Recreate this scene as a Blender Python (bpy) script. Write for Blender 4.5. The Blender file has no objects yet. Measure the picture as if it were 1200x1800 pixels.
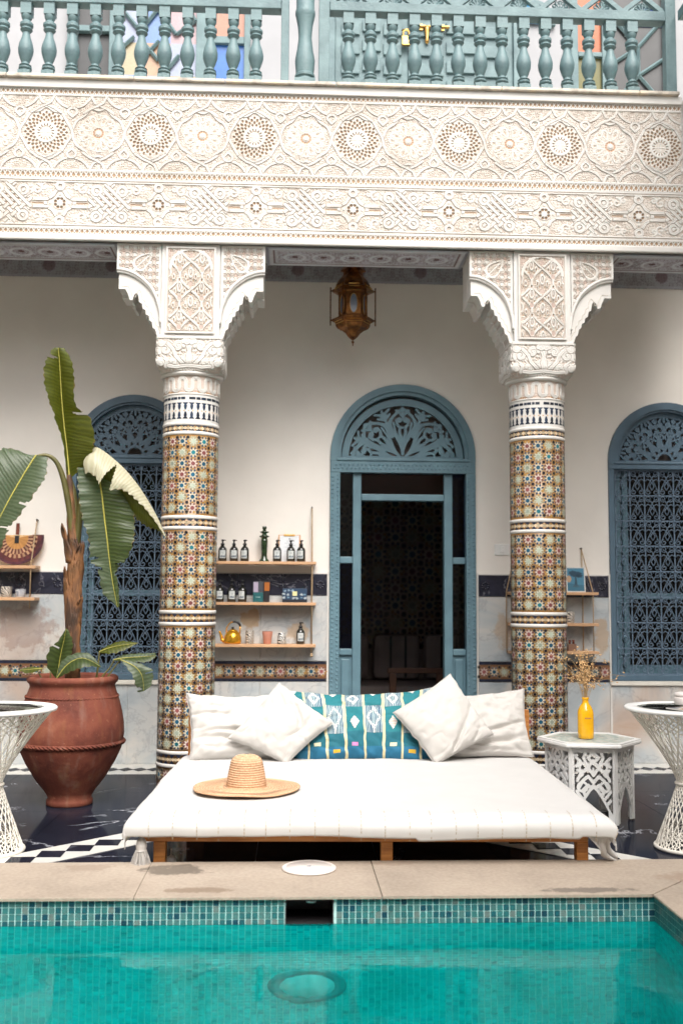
import bpy, bmesh, math, random
import numpy as np
from mathutils import Vector, Matrix, noise as mnoise

random.seed(7)
rng = np.random.RandomState(11)
SC = bpy.context.scene
COL = SC.collection
PI = math.pi
R = math.radians

# ------------------------------------------------------------------ camera
EYE = Vector((0.0, 0.0, 1.27))
YAW, PITCH, ROLL = R(2.57), R(4.98), R(0.345)
cam_d = bpy.data.cameras.new('camera')
cam = bpy.data.objects.new('camera', cam_d)
COL.objects.link(cam)
fwd = Vector((math.sin(YAW)*math.cos(PITCH), math.cos(YAW)*math.cos(PITCH), math.sin(PITCH)))
rgt = Vector((math.cos(YAW), -math.sin(YAW), 0))
up = rgt.cross(fwd)
rgt, up = (rgt*math.cos(ROLL)+up*math.sin(ROLL)), (up*math.cos(ROLL)-rgt*math.sin(ROLL))
mw = Matrix((rgt, up, -fwd)).transposed().to_4x4()
mw.translation = EYE
cam.matrix_world = mw
cam_d.sensor_fit = 'VERTICAL'
cam_d.sensor_height = 36.0
cam_d.sensor_width = 24.0
cam_d.lens = 36.0
cam_d.clip_start = 0.05
cam_d.clip_end = 500
cam_d.dof.use_dof = True
cam_d.dof.focus_distance = 5.4
cam_d.dof.aperture_fstop = 2.2
SC.camera = cam
SC.render.resolution_x, SC.render.resolution_y = 682, 1024

# ------------------------------------------------------------------ sky, sun, exposure
SUN_EL, SUN_AZ = 51.5, 168.0     # high soft daylight from behind the camera (azimuth from +Y, clockwise)
world = bpy.data.worlds.new('World')
SC.world = world
world.use_nodes = True
wn, wl = world.node_tree.nodes, world.node_tree.links
for n in list(wn): wn.remove(n)
w_out = wn.new('ShaderNodeOutputWorld')
w_bg = wn.new('ShaderNodeBackground')
w_sky = wn.new('ShaderNodeTexSky')
w_sky.sky_type = 'NISHITA'
w_sky.sun_disc = False
w_sky.sun_elevation = R(SUN_EL)
w_sky.sun_rotation = R(SUN_AZ)
w_sky.air_density = 1.0
w_sky.dust_density = 4.0
w_sky.ozone_density = 1.0
w_hs = wn.new('ShaderNodeHueSaturation')
w_hs.inputs['Saturation'].default_value = 0.38
wl.new(w_sky.outputs[0], w_hs.inputs['Color'])
wl.new(w_hs.outputs[0], w_bg.inputs['Color'])
w_bg.inputs['Strength'].default_value = 0.15
wl.new(w_bg.outputs[0], w_out.inputs[0])
sun_d = bpy.data.lights.new('sun', 'SUN')
sun_d.energy = 1.5
sun_d.angle = R(46)
sun_d.color = (1.0, 0.955, 0.90)
sun = bpy.data.objects.new('sun', sun_d)
COL.objects.link(sun)
sdir = Vector((math.sin(R(SUN_AZ))*math.cos(R(SUN_EL)), math.cos(R(SUN_AZ))*math.cos(R(SUN_EL)), math.sin(R(SUN_EL))))
sun.rotation_euler = sdir.to_track_quat('Z', 'Y').to_euler()
sun.location = (0, 0, 12)
vs = SC.view_settings
vs.view_transform = 'Standard'
try: vs.look = 'None'
except Exception: pass
vs.gamma = 1.0
vs.use_curve_mapping = False
vs.exposure = 1.15
SC.cycles.use_denoising = True
SC.cycles.caustics_refractive = True
SC.cycles.caustics_reflective = True
SC.cycles.max_bounces = 10
SC.cycles.diffuse_bounces = 5
SC.cycles.transparent_max_bounces = 12
SC.cycles.sample_clamp_indirect = 6.0

# ------------------------------------------------------------------ materials
MATS = {}
def srgb(r, g, b):
    f = lambda c: (c/255/12.92) if c/255 <= 0.04045 else ((c/255+0.055)/1.055)**2.4
    return (f(r), f(g), f(b))
def nt(name):
    m = bpy.data.materials.new(name); m.use_nodes = True
    t = m.node_tree
    b = t.nodes['Principled BSDF']
    MATS[name] = m
    return m, t, b
def node(t, kind, **kw):
    n = t.nodes.new(kind)
    for k, v in kw.items():
        if k.startswith('i_'): n.inputs[k[2:].replace('_', ' ')].default_value = v
        else: setattr(n, k, v)
    return n
def coords(t, scale=1.0, kind='Object'):
    tc = t.nodes.new('ShaderNodeTexCoord')
    if scale == 1.0: return tc.outputs[kind]
    mp = t.nodes.new('ShaderNodeMapping')
    mp.inputs['Scale'].default_value = scale if hasattr(scale, '__len__') else (scale,)*3
    t.links.new(tc.outputs[kind], mp.inputs[0])
    return mp.outputs[0]
def ramp(t, fac, stops):
    r = t.nodes.new('ShaderNodeValToRGB')
    el = r.color_ramp.elements
    while len(el) < len(stops): el.new(0.5)
    for e, (p, c) in zip(el, stops):
        e.position = p; e.color = (*c, 1) if len(c) == 3 else c
    t.links.new(fac, r.inputs[0])
    return r.outputs[0]
def noise_tex(t, vec, scale, detail=4, rough=0.55, dist=0.0):
    n = node(t, 'ShaderNodeTexNoise')
    n.inputs['Scale'].default_value = scale; n.inputs['Detail'].default_value = detail
    n.inputs['Roughness'].default_value = rough; n.inputs['Distortion'].default_value = dist
    t.links.new(vec, n.inputs['Vector'])
    return n
def add_bump(t, b, fac, strength, dist=0.01):
    bp = t.nodes.new('ShaderNodeBump')
    bp.inputs['Strength'].default_value = strength; bp.inputs['Distance'].default_value = dist
    t.links.new(fac, bp.inputs['Height'])
    t.links.new(bp.outputs[0], b.inputs['Normal'])
    return bp
def mixc(t, fac, a, bcol, mode='MIX'):
    m = t.nodes.new('ShaderNodeMix'); m.data_type = 'RGBA'; m.blend_type = mode
    for s, v in ((m.inputs[0], fac), (m.inputs[6], a), (m.inputs[7], bcol)):
        if hasattr(v, 'is_linked') or hasattr(v, 'links'): t.links.new(v, s)
        elif hasattr(v, '__len__'): s.default_value = (*v, 1) if len(v) == 3 else v
        else: s.default_value = v
    return m.outputs[2]
def M(name, c, rough=0.6, var=0.12, vscale=4.0, bump=0.0, bscale=60.0, metal=0.0, spec=0.5, coat=0.0, sss=0.0, kind='Object', c2=None):
    m, t, b = nt(name)
    v = coords(t, kind=kind)
    n = noise_tex(t, v, vscale, 5)
    lo = tuple(x*(1-var) for x in c) if c2 is None else c2
    hi = tuple(min(1, x*(1+var)) for x in c)
    t.links.new(ramp(t, n.outputs[0], [(0.3, lo), (0.7, hi)]), b.inputs['Base Color'])
    b.inputs['Roughness'].default_value = rough
    b.inputs['Metallic'].default_value = metal
    b.inputs['Specular IOR Level'].default_value = spec
    b.inputs['Coat Weight'].default_value = coat
    b.inputs['Coat Roughness'].default_value = 0.08
    if sss: b.inputs['Subsurface Weight'].default_value = sss
    if bump:
        n2 = noise_tex(t, v, bscale, 4)
        add_bump(t, b, n2.outputs[0], bump, 0.004)
    return m
def MA(name, rough=0.5, var=0.10, vscale=30.0, bump=0.0, bscale=120.0, coat=0.0, spec=0.5):
    """own colours of small pieces kept in the mesh attribute Col"""
    m, t, b = nt(name)
    a = node(t, 'ShaderNodeAttribute', attribute_name='Col')
    v = coords(t)
    n = noise_tex(t, v, vscale, 4)
    f = ramp(t, n.outputs[0], [(0.3, (1-var,)*3), (0.7, (1.0,)*3)])
    g = node(t, 'ShaderNodeNewGeometry')
    n3 = noise_tex(t, g.outputs['Position'], 2.3, 6, 0.65)
    f = mixc(t, 1.0, f, ramp(t, n3.outputs[0], [(0.32, (0.84, 0.82, 0.79)), (0.52, (1.0,)*3)]), 'MULTIPLY')
    t.links.new(mixc(t, 1.0, a.outputs['Color'], f, 'MULTIPLY'), b.inputs['Base Color'])
    b.inputs['Roughness'].default_value = rough
    b.inputs['Coat Weight'].default_value = coat
    b.inputs['Coat Roughness'].default_value = 0.1
    b.inputs['Specular IOR Level'].default_value = spec
    if bump:
        n2 = noise_tex(t, v, bscale, 4)
        add_bump(t, b, n2.outputs[0], bump, 0.003)
    return m

M('plaster', (0.83, 0.79, 0.735), 0.85, 0.09, 0.9, 0.4, 12)
M('white_plaster', (0.66, 0.64, 0.605), 0.8, 0.06, 5, 0.15, 60)
M('side_plaster', (0.62, 0.57, 0.50), 0.85, 0.05, 1.5)
MA('carved', 0.85, 0.12, 14, 0.10, 150)
MA('tiles', 0.34, 0.16, 90, 0.12, 240, coat=0.06)
MA('painted', 0.45, 0.08, 40)
MA('matte', 0.8, 0.10, 60, 0.1, 300)
M('teal_wood', (0.125, 0.225, 0.270), 0.45, 0.13, 6, 0.15, 40, c2=(0.10, 0.185, 0.23))
M('balcony_wood', (0.140, 0.215, 0.220), 0.5, 0.14, 7, 0.7, 75, c2=(0.085, 0.145, 0.155))
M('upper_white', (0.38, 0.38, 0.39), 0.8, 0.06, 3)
M('blue_wood', (0.085, 0.145, 0.200), 0.45, 0.14, 6, 0.12, 40)
M('blue_iron', (0.13, 0.19, 0.26), 0.4, 0.2, 20, 0.1, 80)
M('frieze_grey', (0.30, 0.30, 0.33), 0.8, 0.2, 10)
M('pale_wood', (0.60, 0.36, 0.20), 0.5, 0.12, 5, 0.08, 40)
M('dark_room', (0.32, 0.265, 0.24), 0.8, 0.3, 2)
M('chair_wood', (0.10, 0.04, 0.018), 0.5, 0.2, 6)
M('dark_stone', (0.05, 0.05, 0.05), 0.4, 0.3, 3)
M('rope', (0.42, 0.30, 0.18), 0.9, 0.25, 200, 0.5, 400)
M('iron', (0.05, 0.045, 0.04), 0.5, 0.2, 30)
M('brass', (0.62, 0.36, 0.11), 0.28, 0.2, 25, 0.1, 60, metal=1.0)
M('gold_enamel', (0.78, 0.40, 0.03), 0.22, 0.08, 8, metal=0.75, coat=0.3)
M('lantern_brass', (0.24, 0.10, 0.028), 0.34, 0.4, 22, 0.6, 90, metal=0.9, c2=(0.05, 0.02, 0.010))
M('lantern_glass', (0.17, 0.20, 0.26), 0.15, 0.2, 12)
M('terracotta', (0.40, 0.165, 0.095), 0.75, 0.2, 5, 0.3, 40)
M('cup_terracotta', (0.52, 0.22, 0.15), 0.8, 0.1, 20)
M('bottle', (0.012, 0.014, 0.012), 0.14, 0.2, 10, coat=0.6)
M('pump', (0.010, 0.010, 0.011), 0.32, 0.1, 10)
M('candle_green', (0.018, 0.040, 0.014), 0.2, 0.6, 25, 0.2, 40, coat=0.6)
M('white_paint', (0.82, 0.82, 0.80), 0.42, 0.05, 9, 0.06, 60)
M('wicker', (0.78, 0.74, 0.66), 0.5, 0.1, 40)
M('white_plastic', (0.78, 0.72, 0.68), 0.4, 0.05, 9)
M('black_box', (0.012, 0.012, 0.014), 0.4, 0.2, 10)
M('yellow_glaze', (0.86, 0.44, 0.006), 0.16, 0.10, 14, 0.1, 30, coat=0.5)
M('husk', (0.66, 0.42, 0.20), 0.75, 0.3, 30)
M('stalk', (0.45, 0.30, 0.14), 0.8, 0.2, 30)
M('soil', (0.05, 0.032, 0.02), 0.95, 0.4, 30, 0.8, 60)
M('sill_stone', (0.72, 0.69, 0.62), 0.6, 0.08, 8)
M('ring_white', (0.66, 0.64, 0.605), 0.4, 0.07, 30, 0.1, 90)
M('grout', (0.60, 0.60, 0.54), 0.8, 0.1, 40)
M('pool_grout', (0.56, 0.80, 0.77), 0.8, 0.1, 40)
M('skimmer_dark', (0.045, 0.042, 0.045), 0.5, 0.2, 20)
M('lining', (0.03, 0.44, 0.42), 0.6, 0.1, 4)
M('bezel', (0.03, 0.36, 0.37), 0.4, 0.1, 6)
M('frame_white', (0.62, 0.66, 0.66), 0.4, 0.06, 10)

def make_marble():
    m, t, b = nt('marble')
    v = coords(t)
    w = noise_tex(t, v, 1.8, 6, 0.6, 1.4)
    base = ramp(t, w.outputs[0], [(0.25, srgb(146, 158, 168)), (0.45, srgb(182, 188, 190)), (0.62, srgb(205, 202, 197)), (0.8, srgb(190, 172, 158))])
    n2 = noise_tex(t, v, 3.2, 8, 0.62, 1.0)
    vein = ramp(t, n2.outputs[0], [(0.478, (0, 0, 0)), (0.5, (1, 1, 1)), (0.522, (0, 0, 0))])
    c = mixc(t, mixc(t, 1.0, vein, (0.45,)*3, 'MULTIPLY'), base, srgb(140, 142, 148))
    sv = noise_tex(t, v, 0.9, 3)
    stain = ramp(t, sv.outputs[0], [(0.60, (0, 0, 0)), (0.72, (0.55,)*3)])
    c2 = mixc(t, stain, c, srgb(178, 140, 112))
    t.links.new(c2, b.inputs['Base Color'])
    b.inputs['Roughness'].default_value = 0.32
    m2, t, b = nt('black_marble')
    v = node(t, 'ShaderNodeNewGeometry').outputs['Position']
    n1 = noise_tex(t, v, 1.3, 7, 0.6, 1.8)
    base = ramp(t, n1.outputs[0], [(0.3, (0.010, 0.012, 0.020)), (0.7, (0.022, 0.025, 0.040))])
    n2 = noise_tex(t, v, 0.9, 9, 0.62, 0.6)
    vein = ramp(t, n2.outputs[0], [(0.494, (0, 0, 0)), (0.5, (1, 1, 1)), (0.506, (0, 0, 0))])
    n3 = noise_tex(t, v, 1.6, 2)
    msk = ramp(t, n3.outputs[0], [(0.52, (0, 0, 0)), (0.62, (1, 1, 1))])
    t.links.new(mixc(t, mixc(t, 1.0, vein, msk, 'MULTIPLY'), base, (0.45, 0.46, 0.5)), b.inputs['Base Color'])
    n4 = noise_tex(t, v, 9, 4)
    t.links.new(ramp(t, n4.outputs[0], [(0.3, (0.08,)*3), (0.7, (0.15,)*3)]), b.inputs['Roughness'])
    b.inputs['Specular IOR Level'].default_value = 0.0
    gl = node(t, 'ShaderNodeBsdfGlossy'); gl.inputs['Roughness'].default_value = 0.09
    fz = node(t, 'ShaderNodeFresnel'); fz.inputs[0].default_value = 1.30
    ml = node(t, 'ShaderNodeMath', operation='MULTIPLY'); ml.inputs[1].default_value = 0.5; t.links.new(fz.outputs[0], ml.inputs[0])
    mx = node(t, 'ShaderNodeMixShader'); t.links.new(ml.outputs[0], mx.inputs[0]); t.links.new(b.outputs[0], mx.inputs[1]); t.links.new(gl.outputs[0], mx.inputs[2])
    t.links.new(mx.outputs[0], t.nodes['Material Output'].inputs[0])
    m3, t, b = nt('white_marble')
    v = coords(t)
    n1 = noise_tex(t, v, 3, 7, 0.6, 1.5)
    t.links.new(ramp(t, n1.outputs[0], [(0.3, (0.60, 0.61, 0.60)), (0.6, (0.74, 0.72, 0.66))]), b.inputs['Base Color'])
    b.inputs['Roughness'].default_value = 0.2
    m4, t, b = nt('dark_band')
    v = coords(t)
    n1 = noise_tex(t, v, 4, 7, 0.6, 1.5)
    vein = ramp(t, noise_tex(t, v, 3.1, 8, 0.6, 1.2).outputs[0], [(0.492, (0, 0, 0)), (0.5, (0.5,)*3), (0.508, (0, 0, 0))])
    t.links.new(mixc(t, vein, ramp(t, n1.outputs[0], [(0.3, (0.010, 0.011, 0.020)), (0.7, (0.035, 0.037, 0.060))]), (0.4, 0.4, 0.45)), b.inputs['Base Color'])
    b.inputs['Roughness'].default_value = 0.25
make_marble()

def make_misc_mats():
    # pool coping: worn sandy stone with grey blotches
    m, t, b = nt('coping_stone')
    v = coords(t)
    n = noise_tex(t, v, 2.2, 8, 0.62)
    c = ramp(t, n.outputs[0], [(0.28, srgb(144, 132, 119)), (0.5, srgb(168, 154, 139)), (0.72, srgb(182, 169, 154))])
    n2 = noise_tex(t, v, 60, 4)
    c = mixc(t, 0.22, c, ramp(t, n2.outputs[0], [(0.35, srgb(118, 106, 94)), (0.65, srgb(186, 170, 152))]))
    n3 = noise_tex(t, v, 2.6, 5, 0.6, 0.4)
    c = mixc(t, ramp(t, n3.outputs[0], [(0.60, (0, 0, 0)), (0.70, (0.45,)*3)]), c, srgb(128, 116, 104))
    t.links.new(c, b.inputs['Base Color'])
    b.inputs['Roughness'].default_value = 0.8
    add_bump(t, b, n2.outputs[0], 0.25, 0.003)
    # ledge of small weathered stone pieces
    # water
    m, t, b = nt('water')
    b.inputs['Base Color'].default_value = (0.20, 0.99, 0.97, 1)
    b.inputs['Specular IOR Level'].default_value = 0.2
    b.inputs['Roughness'].default_value = 0.0
    b.inputs['IOR'].default_value = 1.33
    b.inputs['Transmission Weight'].default_value = 1.0
    v = coords(t, (1.0, 2.2, 1.0))
    n = noise_tex(t, v, 3.4, 4, 0.5)
    bp = add_bump(t, b, n.outputs[0], 0.07, 0.02)
    rf = node(t, 'ShaderNodeBsdfRefraction'); rf.inputs['Color'].default_value = (0.20, 0.99, 0.97, 1); rf.inputs['IOR'].default_value = 1.33; rf.inputs['Roughness'].default_value = 0.0
    gl = node(t, 'ShaderNodeBsdfGlossy'); gl.inputs['Roughness'].default_value = 0.02
    fz = node(t, 'ShaderNodeFresnel'); fz.inputs[0].default_value = 1.33
    ml = node(t, 'ShaderNodeMath', operation='MULTIPLY'); ml.inputs[1].default_value = 0.55; t.links.new(fz.outputs[0], ml.inputs[0])
    for q in (rf, gl, fz): t.links.new(bp.outputs[0], q.inputs['Normal'])
    mx = node(t, 'ShaderNodeMixShader'); t.links.new(ml.outputs[0], mx.inputs[0]); t.links.new(rf.outputs[0], mx.inputs[1]); t.links.new(gl.outputs[0], mx.inputs[2])
    t.nodes.remove(b)
    t.links.new(mx.outputs[0], t.nodes['Material Output'].inputs[0])
    # window glass
    for nm, tint, fr in (('glass', (0.55, 0.58, 0.6), 1.45), ('clear_glass', (0.93, 0.96, 0.95), 1.45), ('blue_glass', (0.08, 0.18, 0.55), 1.45), ('red_glass', (0.55, 0.25, 0.2), 1.45)):
        m, t, b = nt(nm)
        t.nodes.remove(b)
        o = t.nodes['Material Output']
        tr = node(t, 'ShaderNodeBsdfTransparent'); tr.inputs[0].default_value = (*tint, 1)
        gl = node(t, 'ShaderNodeBsdfGlossy'); gl.inputs['Roughness'].default_value = 0.03
        fz = node(t, 'ShaderNodeFresnel'); fz.inputs[0].default_value = fr
        mx = node(t, 'ShaderNodeMixShader')
        t.links.new(fz.outputs[0], mx.inputs[0]); t.links.new(tr.outputs[0], mx.inputs[1]); t.links.new(gl.outputs[0], mx.inputs[2])
        t.links.new(mx.outputs[0], o.inputs[0])
    # linen
    for nm, c, sc in (('linen', (0.54, 0.518, 0.488), 500), ('bed_cotton', (0.58, 0.57, 0.555), 420)):
        m, t, b = nt(nm)
        v = coords(t)
        n = noise_tex(t, v, 5, 4)
        t.links.new(ramp(t, n.outputs[0], [(0.3, tuple(x*0.94 for x in c)), (0.7, c)]), b.inputs['Base Color'])
        b.inputs['Roughness'].default_value = 0.95
        b.inputs['Sheen Weight'].default_value = 0.25
        n2 = noise_tex(t, v, sc, 2)
        add_bump(t, b, n2.outputs[0], 0.35, 0.001)
    # leaves: lengthwise veins run across the blade (uv.x along, uv.y across)
    for nm, c1, c2, tl in (('leaf_green', (0.044, 0.056, 0.006), (0.078, 0.092, 0.009), (0.20, 0.21, 0.005)),
                           ('leaf_grey', (0.060, 0.088, 0.044), (0.100, 0.132, 0.074), (0.08, 0.12, 0.02)),
                           ('leaf_pale', (0.52, 0.49, 0.33), (0.60, 0.57, 0.41), (0.25, 0.25, 0.05)),
                           ('leaf_dark', (0.035, 0.055, 0.016), (0.06, 0.09, 0.024), (0.09, 0.12, 0.01))):
        m, t, b = nt(nm)
        uv = node(t, 'ShaderNodeUVMap')
        w = node(t, 'ShaderNodeTexWave'); w.wave_type = 'BANDS'; w.bands_direction = 'X'
        w.inputs['Scale'].default_value = 13.0; w.inputs['Distortion'].default_value = 2.2; w.inputs['Detail'].default_value = 4; w.inputs['Detail Scale'].default_value = 1.5
        t.links.new(uv.outputs[0], w.inputs['Vector'])
        nn = noise_tex(t, uv.outputs[0], 4, 4)
        f = mixc(t, 0.5, w.outputs['Color'], nn.outputs[0])
        c = ramp(t, f, [(0.25, c1), (0.75, c2)])
        sp = node(t, 'ShaderNodeSeparateXYZ'); t.links.new(uv.outputs[0], sp.inputs[0])
        n9 = noise_tex(t, uv.outputs[0], 26, 4)
        ed = node(t, 'ShaderNodeMath', operation='MULTIPLY_ADD'); t.links.new(n9.outputs[0], ed.inputs[0]); ed.inputs[1].default_value = 0.05; t.links.new(sp.outputs['Y'], ed.inputs[2])
        c = mixc(t, ramp(t, ed.outputs[0], [(0.268, (0, 0, 0)), (0.280, (0.8,)*3)]), c, (0.20, 0.13, 0.05))
        t.links.new(c, b.inputs['Base Color'])
        b.inputs['Roughness'].default_value = 0.42
        add_bump(t, b, w.outputs['Fac'], 0.22, 0.005)
        o = t.nodes['Material Output']
        ts = node(t, 'ShaderNodeBsdfTranslucent'); ts.inputs[0].default_value = (*tl, 1)
        mx = node(t, 'ShaderNodeMixShader'); mx.inputs[0].default_value = 0.30
        t.links.new(b.outputs[0], mx.inputs[1]); t.links.new(ts.outputs[0], mx.inputs[2]); t.links.new(mx.outputs[0], o.inputs[0])
    M('midrib', (0.40, 0.36, 0.07), 0.5, 0.15, 10)
    M('leaf_stalk', (0.095, 0.085, 0.022), 0.5, 0.3, 8)
    # banana stem with brown dry sheaths
    m, t, b = nt('banana_stem')
    v = coords(t, (1, 1, 0.35))
    n = noise_tex(t, v, 9, 6, 0.6, 0.5)
    t.links.new(ramp(t, n.outputs[0], [(0.30, (0.026, 0.016, 0.010)), (0.44, (0.075, 0.034, 0.016)), (0.54, (0.22, 0.095, 0.034)), (0.62, (0.12, 0.055, 0.02)), (0.70, (0.10, 0.085, 0.02))]), b.inputs['Base Color'])
    b.inputs['Roughness'].default_value = 0.65
    n2 = noise_tex(t, coords(t, (6, 6, 0.6)), 12, 4)
    add_bump(t, b, n2.outputs[0], 0.6, 0.01)
    # straw
    m, t, b = nt('straw')
    v = coords(t)
    n = noise_tex(t, v, 150, 3)
    t.links.new(ramp(t, n.outputs[0], [(0.3, srgb(178, 134, 98)), (0.55, srgb(200, 156, 118)), (0.7, srgb(212, 172, 134))]), b.inputs['Base Color'])
    b.inputs['Roughness'].default_value = 0.85
    add_bump(t, b, noise_tex(t, v, 160, 3).outputs[0], 0.6, 0.003)
    base_links = b.inputs['Base Color'].links[0].from_socket
    # plaited coils: rings on the brim, courses on the crown
    for nm, wt, dr, sc in (('straw_brim', 'RINGS', 'Z', 26.0), ('straw_crown', 'BANDS', 'Z', 30.0)):
        m, t, b = nt(nm)
        v = coords(t)
        n = noise_tex(t, v, 120, 3)
        c = ramp(t, n.outputs[0], [(0.3, srgb(198, 154, 118)), (0.55, srgb(214, 174, 138)), (0.7, srgb(224, 190, 156))])
        w = node(t, 'ShaderNodeTexWave'); w.wave_type = wt
        if wt == 'RINGS': w.rings_direction = dr
        else: w.bands_direction = dr
        w.inputs['Scale'].default_value = sc; w.inputs['Distortion'].default_value = 0.6; w.inputs['Detail'].default_value = 2; w.inputs['Detail Scale'].default_value = 3
        t.links.new(v, w.inputs['Vector'])
        c = mixc(t, ramp(t, w.outputs['Fac'], [(0.0, (0.42,)*3), (0.30, (0, 0, 0))]), c, srgb(160, 110, 72))
        t.links.new(c, b.inputs['Base Color']); b.inputs['Roughness'].default_value = 0.85
        add_bump(t, b, w.outputs['Fac'], 0.8, 0.004)
    # oak for the bed, with grain
    m, t, b = nt('bed_wood')
    n = noise_tex(t, coords(t, (1.2, 14, 14)), 4, 6, 0.6, 0.8)
    t.links.new(ramp(t, n.outputs[0], [(0.3, srgb(150, 92, 38)), (0.6, srgb(186, 124, 62)), (0.8, srgb(200, 140, 78))]), b.inputs['Base Color'])
    b.inputs['Roughness'].default_value = 0.5
    # terracotta urn: mineral bloom and ochre runs
    m, t, b = nt('urn_clay')
    v = coords(t)
    n = noise_tex(t, v, 4, 7, 0.62)
    c = ramp(t, n.outputs[0], [(0.28, srgb(74, 40, 33)), (0.46, srgb(106, 56, 44)), (0.60, srgb(122, 68, 52)), (0.74, srgb(140, 88, 66))])
    n2 = noise_tex(t, coords(t, (9, 9, 0.9)), 1.6, 4)
    c = mixc(t, ramp(t, n2.outputs[0], [(0.55, (0, 0, 0)), (0.70, (0.35,)*3)]), c, srgb(138, 96, 58))
    n3 = noise_tex(t, coords(t, (7, 7, 1.4)), 2.0, 5)
    c = mixc(t, ramp(t, n3.outputs[0], [(0.54, (0, 0, 0)), (0.74, (0.4,)*3)]), c, srgb(142, 116, 104))
    n4 = noise_tex(t, v, 45, 3)
    c = mixc(t, ramp(t, n4.outputs[0], [(0.66, (0, 0, 0)), (0.72, (0.5,)*3)]), c, srgb(160, 112, 86))
    t.links.new(c, b.inputs['Base Color'])
    b.inputs['Roughness'].default_value = 0.78
    b.inputs['Specular IOR Level'].default_value = 0.3
    add_bump(t, b, noise_tex(t, v, 26, 6).outputs[0], 0.5, 0.008)
    # weathered stone ledge
    m, t, b = nt('ledge_stone')
    v = coords(t)
    n = noise_tex(t, v, 9, 6)
    t.links.new(ramp(t, n.outputs[0], [(0.3, srgb(150, 140, 128)), (0.5, srgb(206, 196, 182)), (0.7, srgb(226, 206, 176))]), b.inputs['Base Color'])
    b.inputs['Roughness'].default_value = 0.7
    # figured cup / jar prints
    for nm, ca, cb, sc in (('print_dark', (0.72, 0.66, 0.58), (0.03, 0.03, 0.03), 38), ('print_white', (0.05, 0.05, 0.05), (0.75, 0.74, 0.7), 34), ('print_blue', (0.74, 0.74, 0.72), (0.03, 0.05, 0.13), 60)):
        m, t, b = nt(nm)
        v = coords(t)
        w = node(t, 'ShaderNodeTexWave'); w.inputs['Scale'].default_value = sc*0.9; w.inputs['Distortion'].default_value = 7; w.inputs['Detail'].default_value = 1.5
        w.bands_direction = 'DIAGONAL'
        t.links.new(v, w.inputs['Vector'])
        t.links.new(ramp(t, w.outputs['Fac'], [(0.45, ca), (0.55, cb)]), b.inputs['Base Color'])
        b.inputs['Roughness'].default_value = 0.35
make_misc_mats()
# ------------------------------------------------------------------ helpers
def link(name, data, parent=None, loc=(0, 0, 0)):
    o = bpy.data.objects.new(name, data)
    COL.objects.link(o)
    o.location = loc
    if parent is not None: o.parent = parent
    return o
def tag(o, label=None, cat=None, group=None, kind=None):
    if label: o['label'] = label
    if cat: o['category'] = cat
    if group: o['group'] = group
    if kind: o['kind'] = kind
    return o
def thing(name, label, cat, loc=(0, 0, 0), rz=0.0, group=None):
    o = link(name, None, None, loc)
    o.rotation_euler = (0, 0, rz)
    o.empty_display_size = 0.1
    return tag(o, label, cat, group)
def copy_tree(o, parent=None):
    c = o.copy(); COL.objects.link(c); c.parent = parent
    for ch in [x for x in bpy.data.objects if x.parent == o]: copy_tree(ch, c)
    return c
def wpos(o):
    p = Vector((0, 0, 0))
    while o is not None: p += Vector(o.location); o = o.parent
    return p

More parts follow.
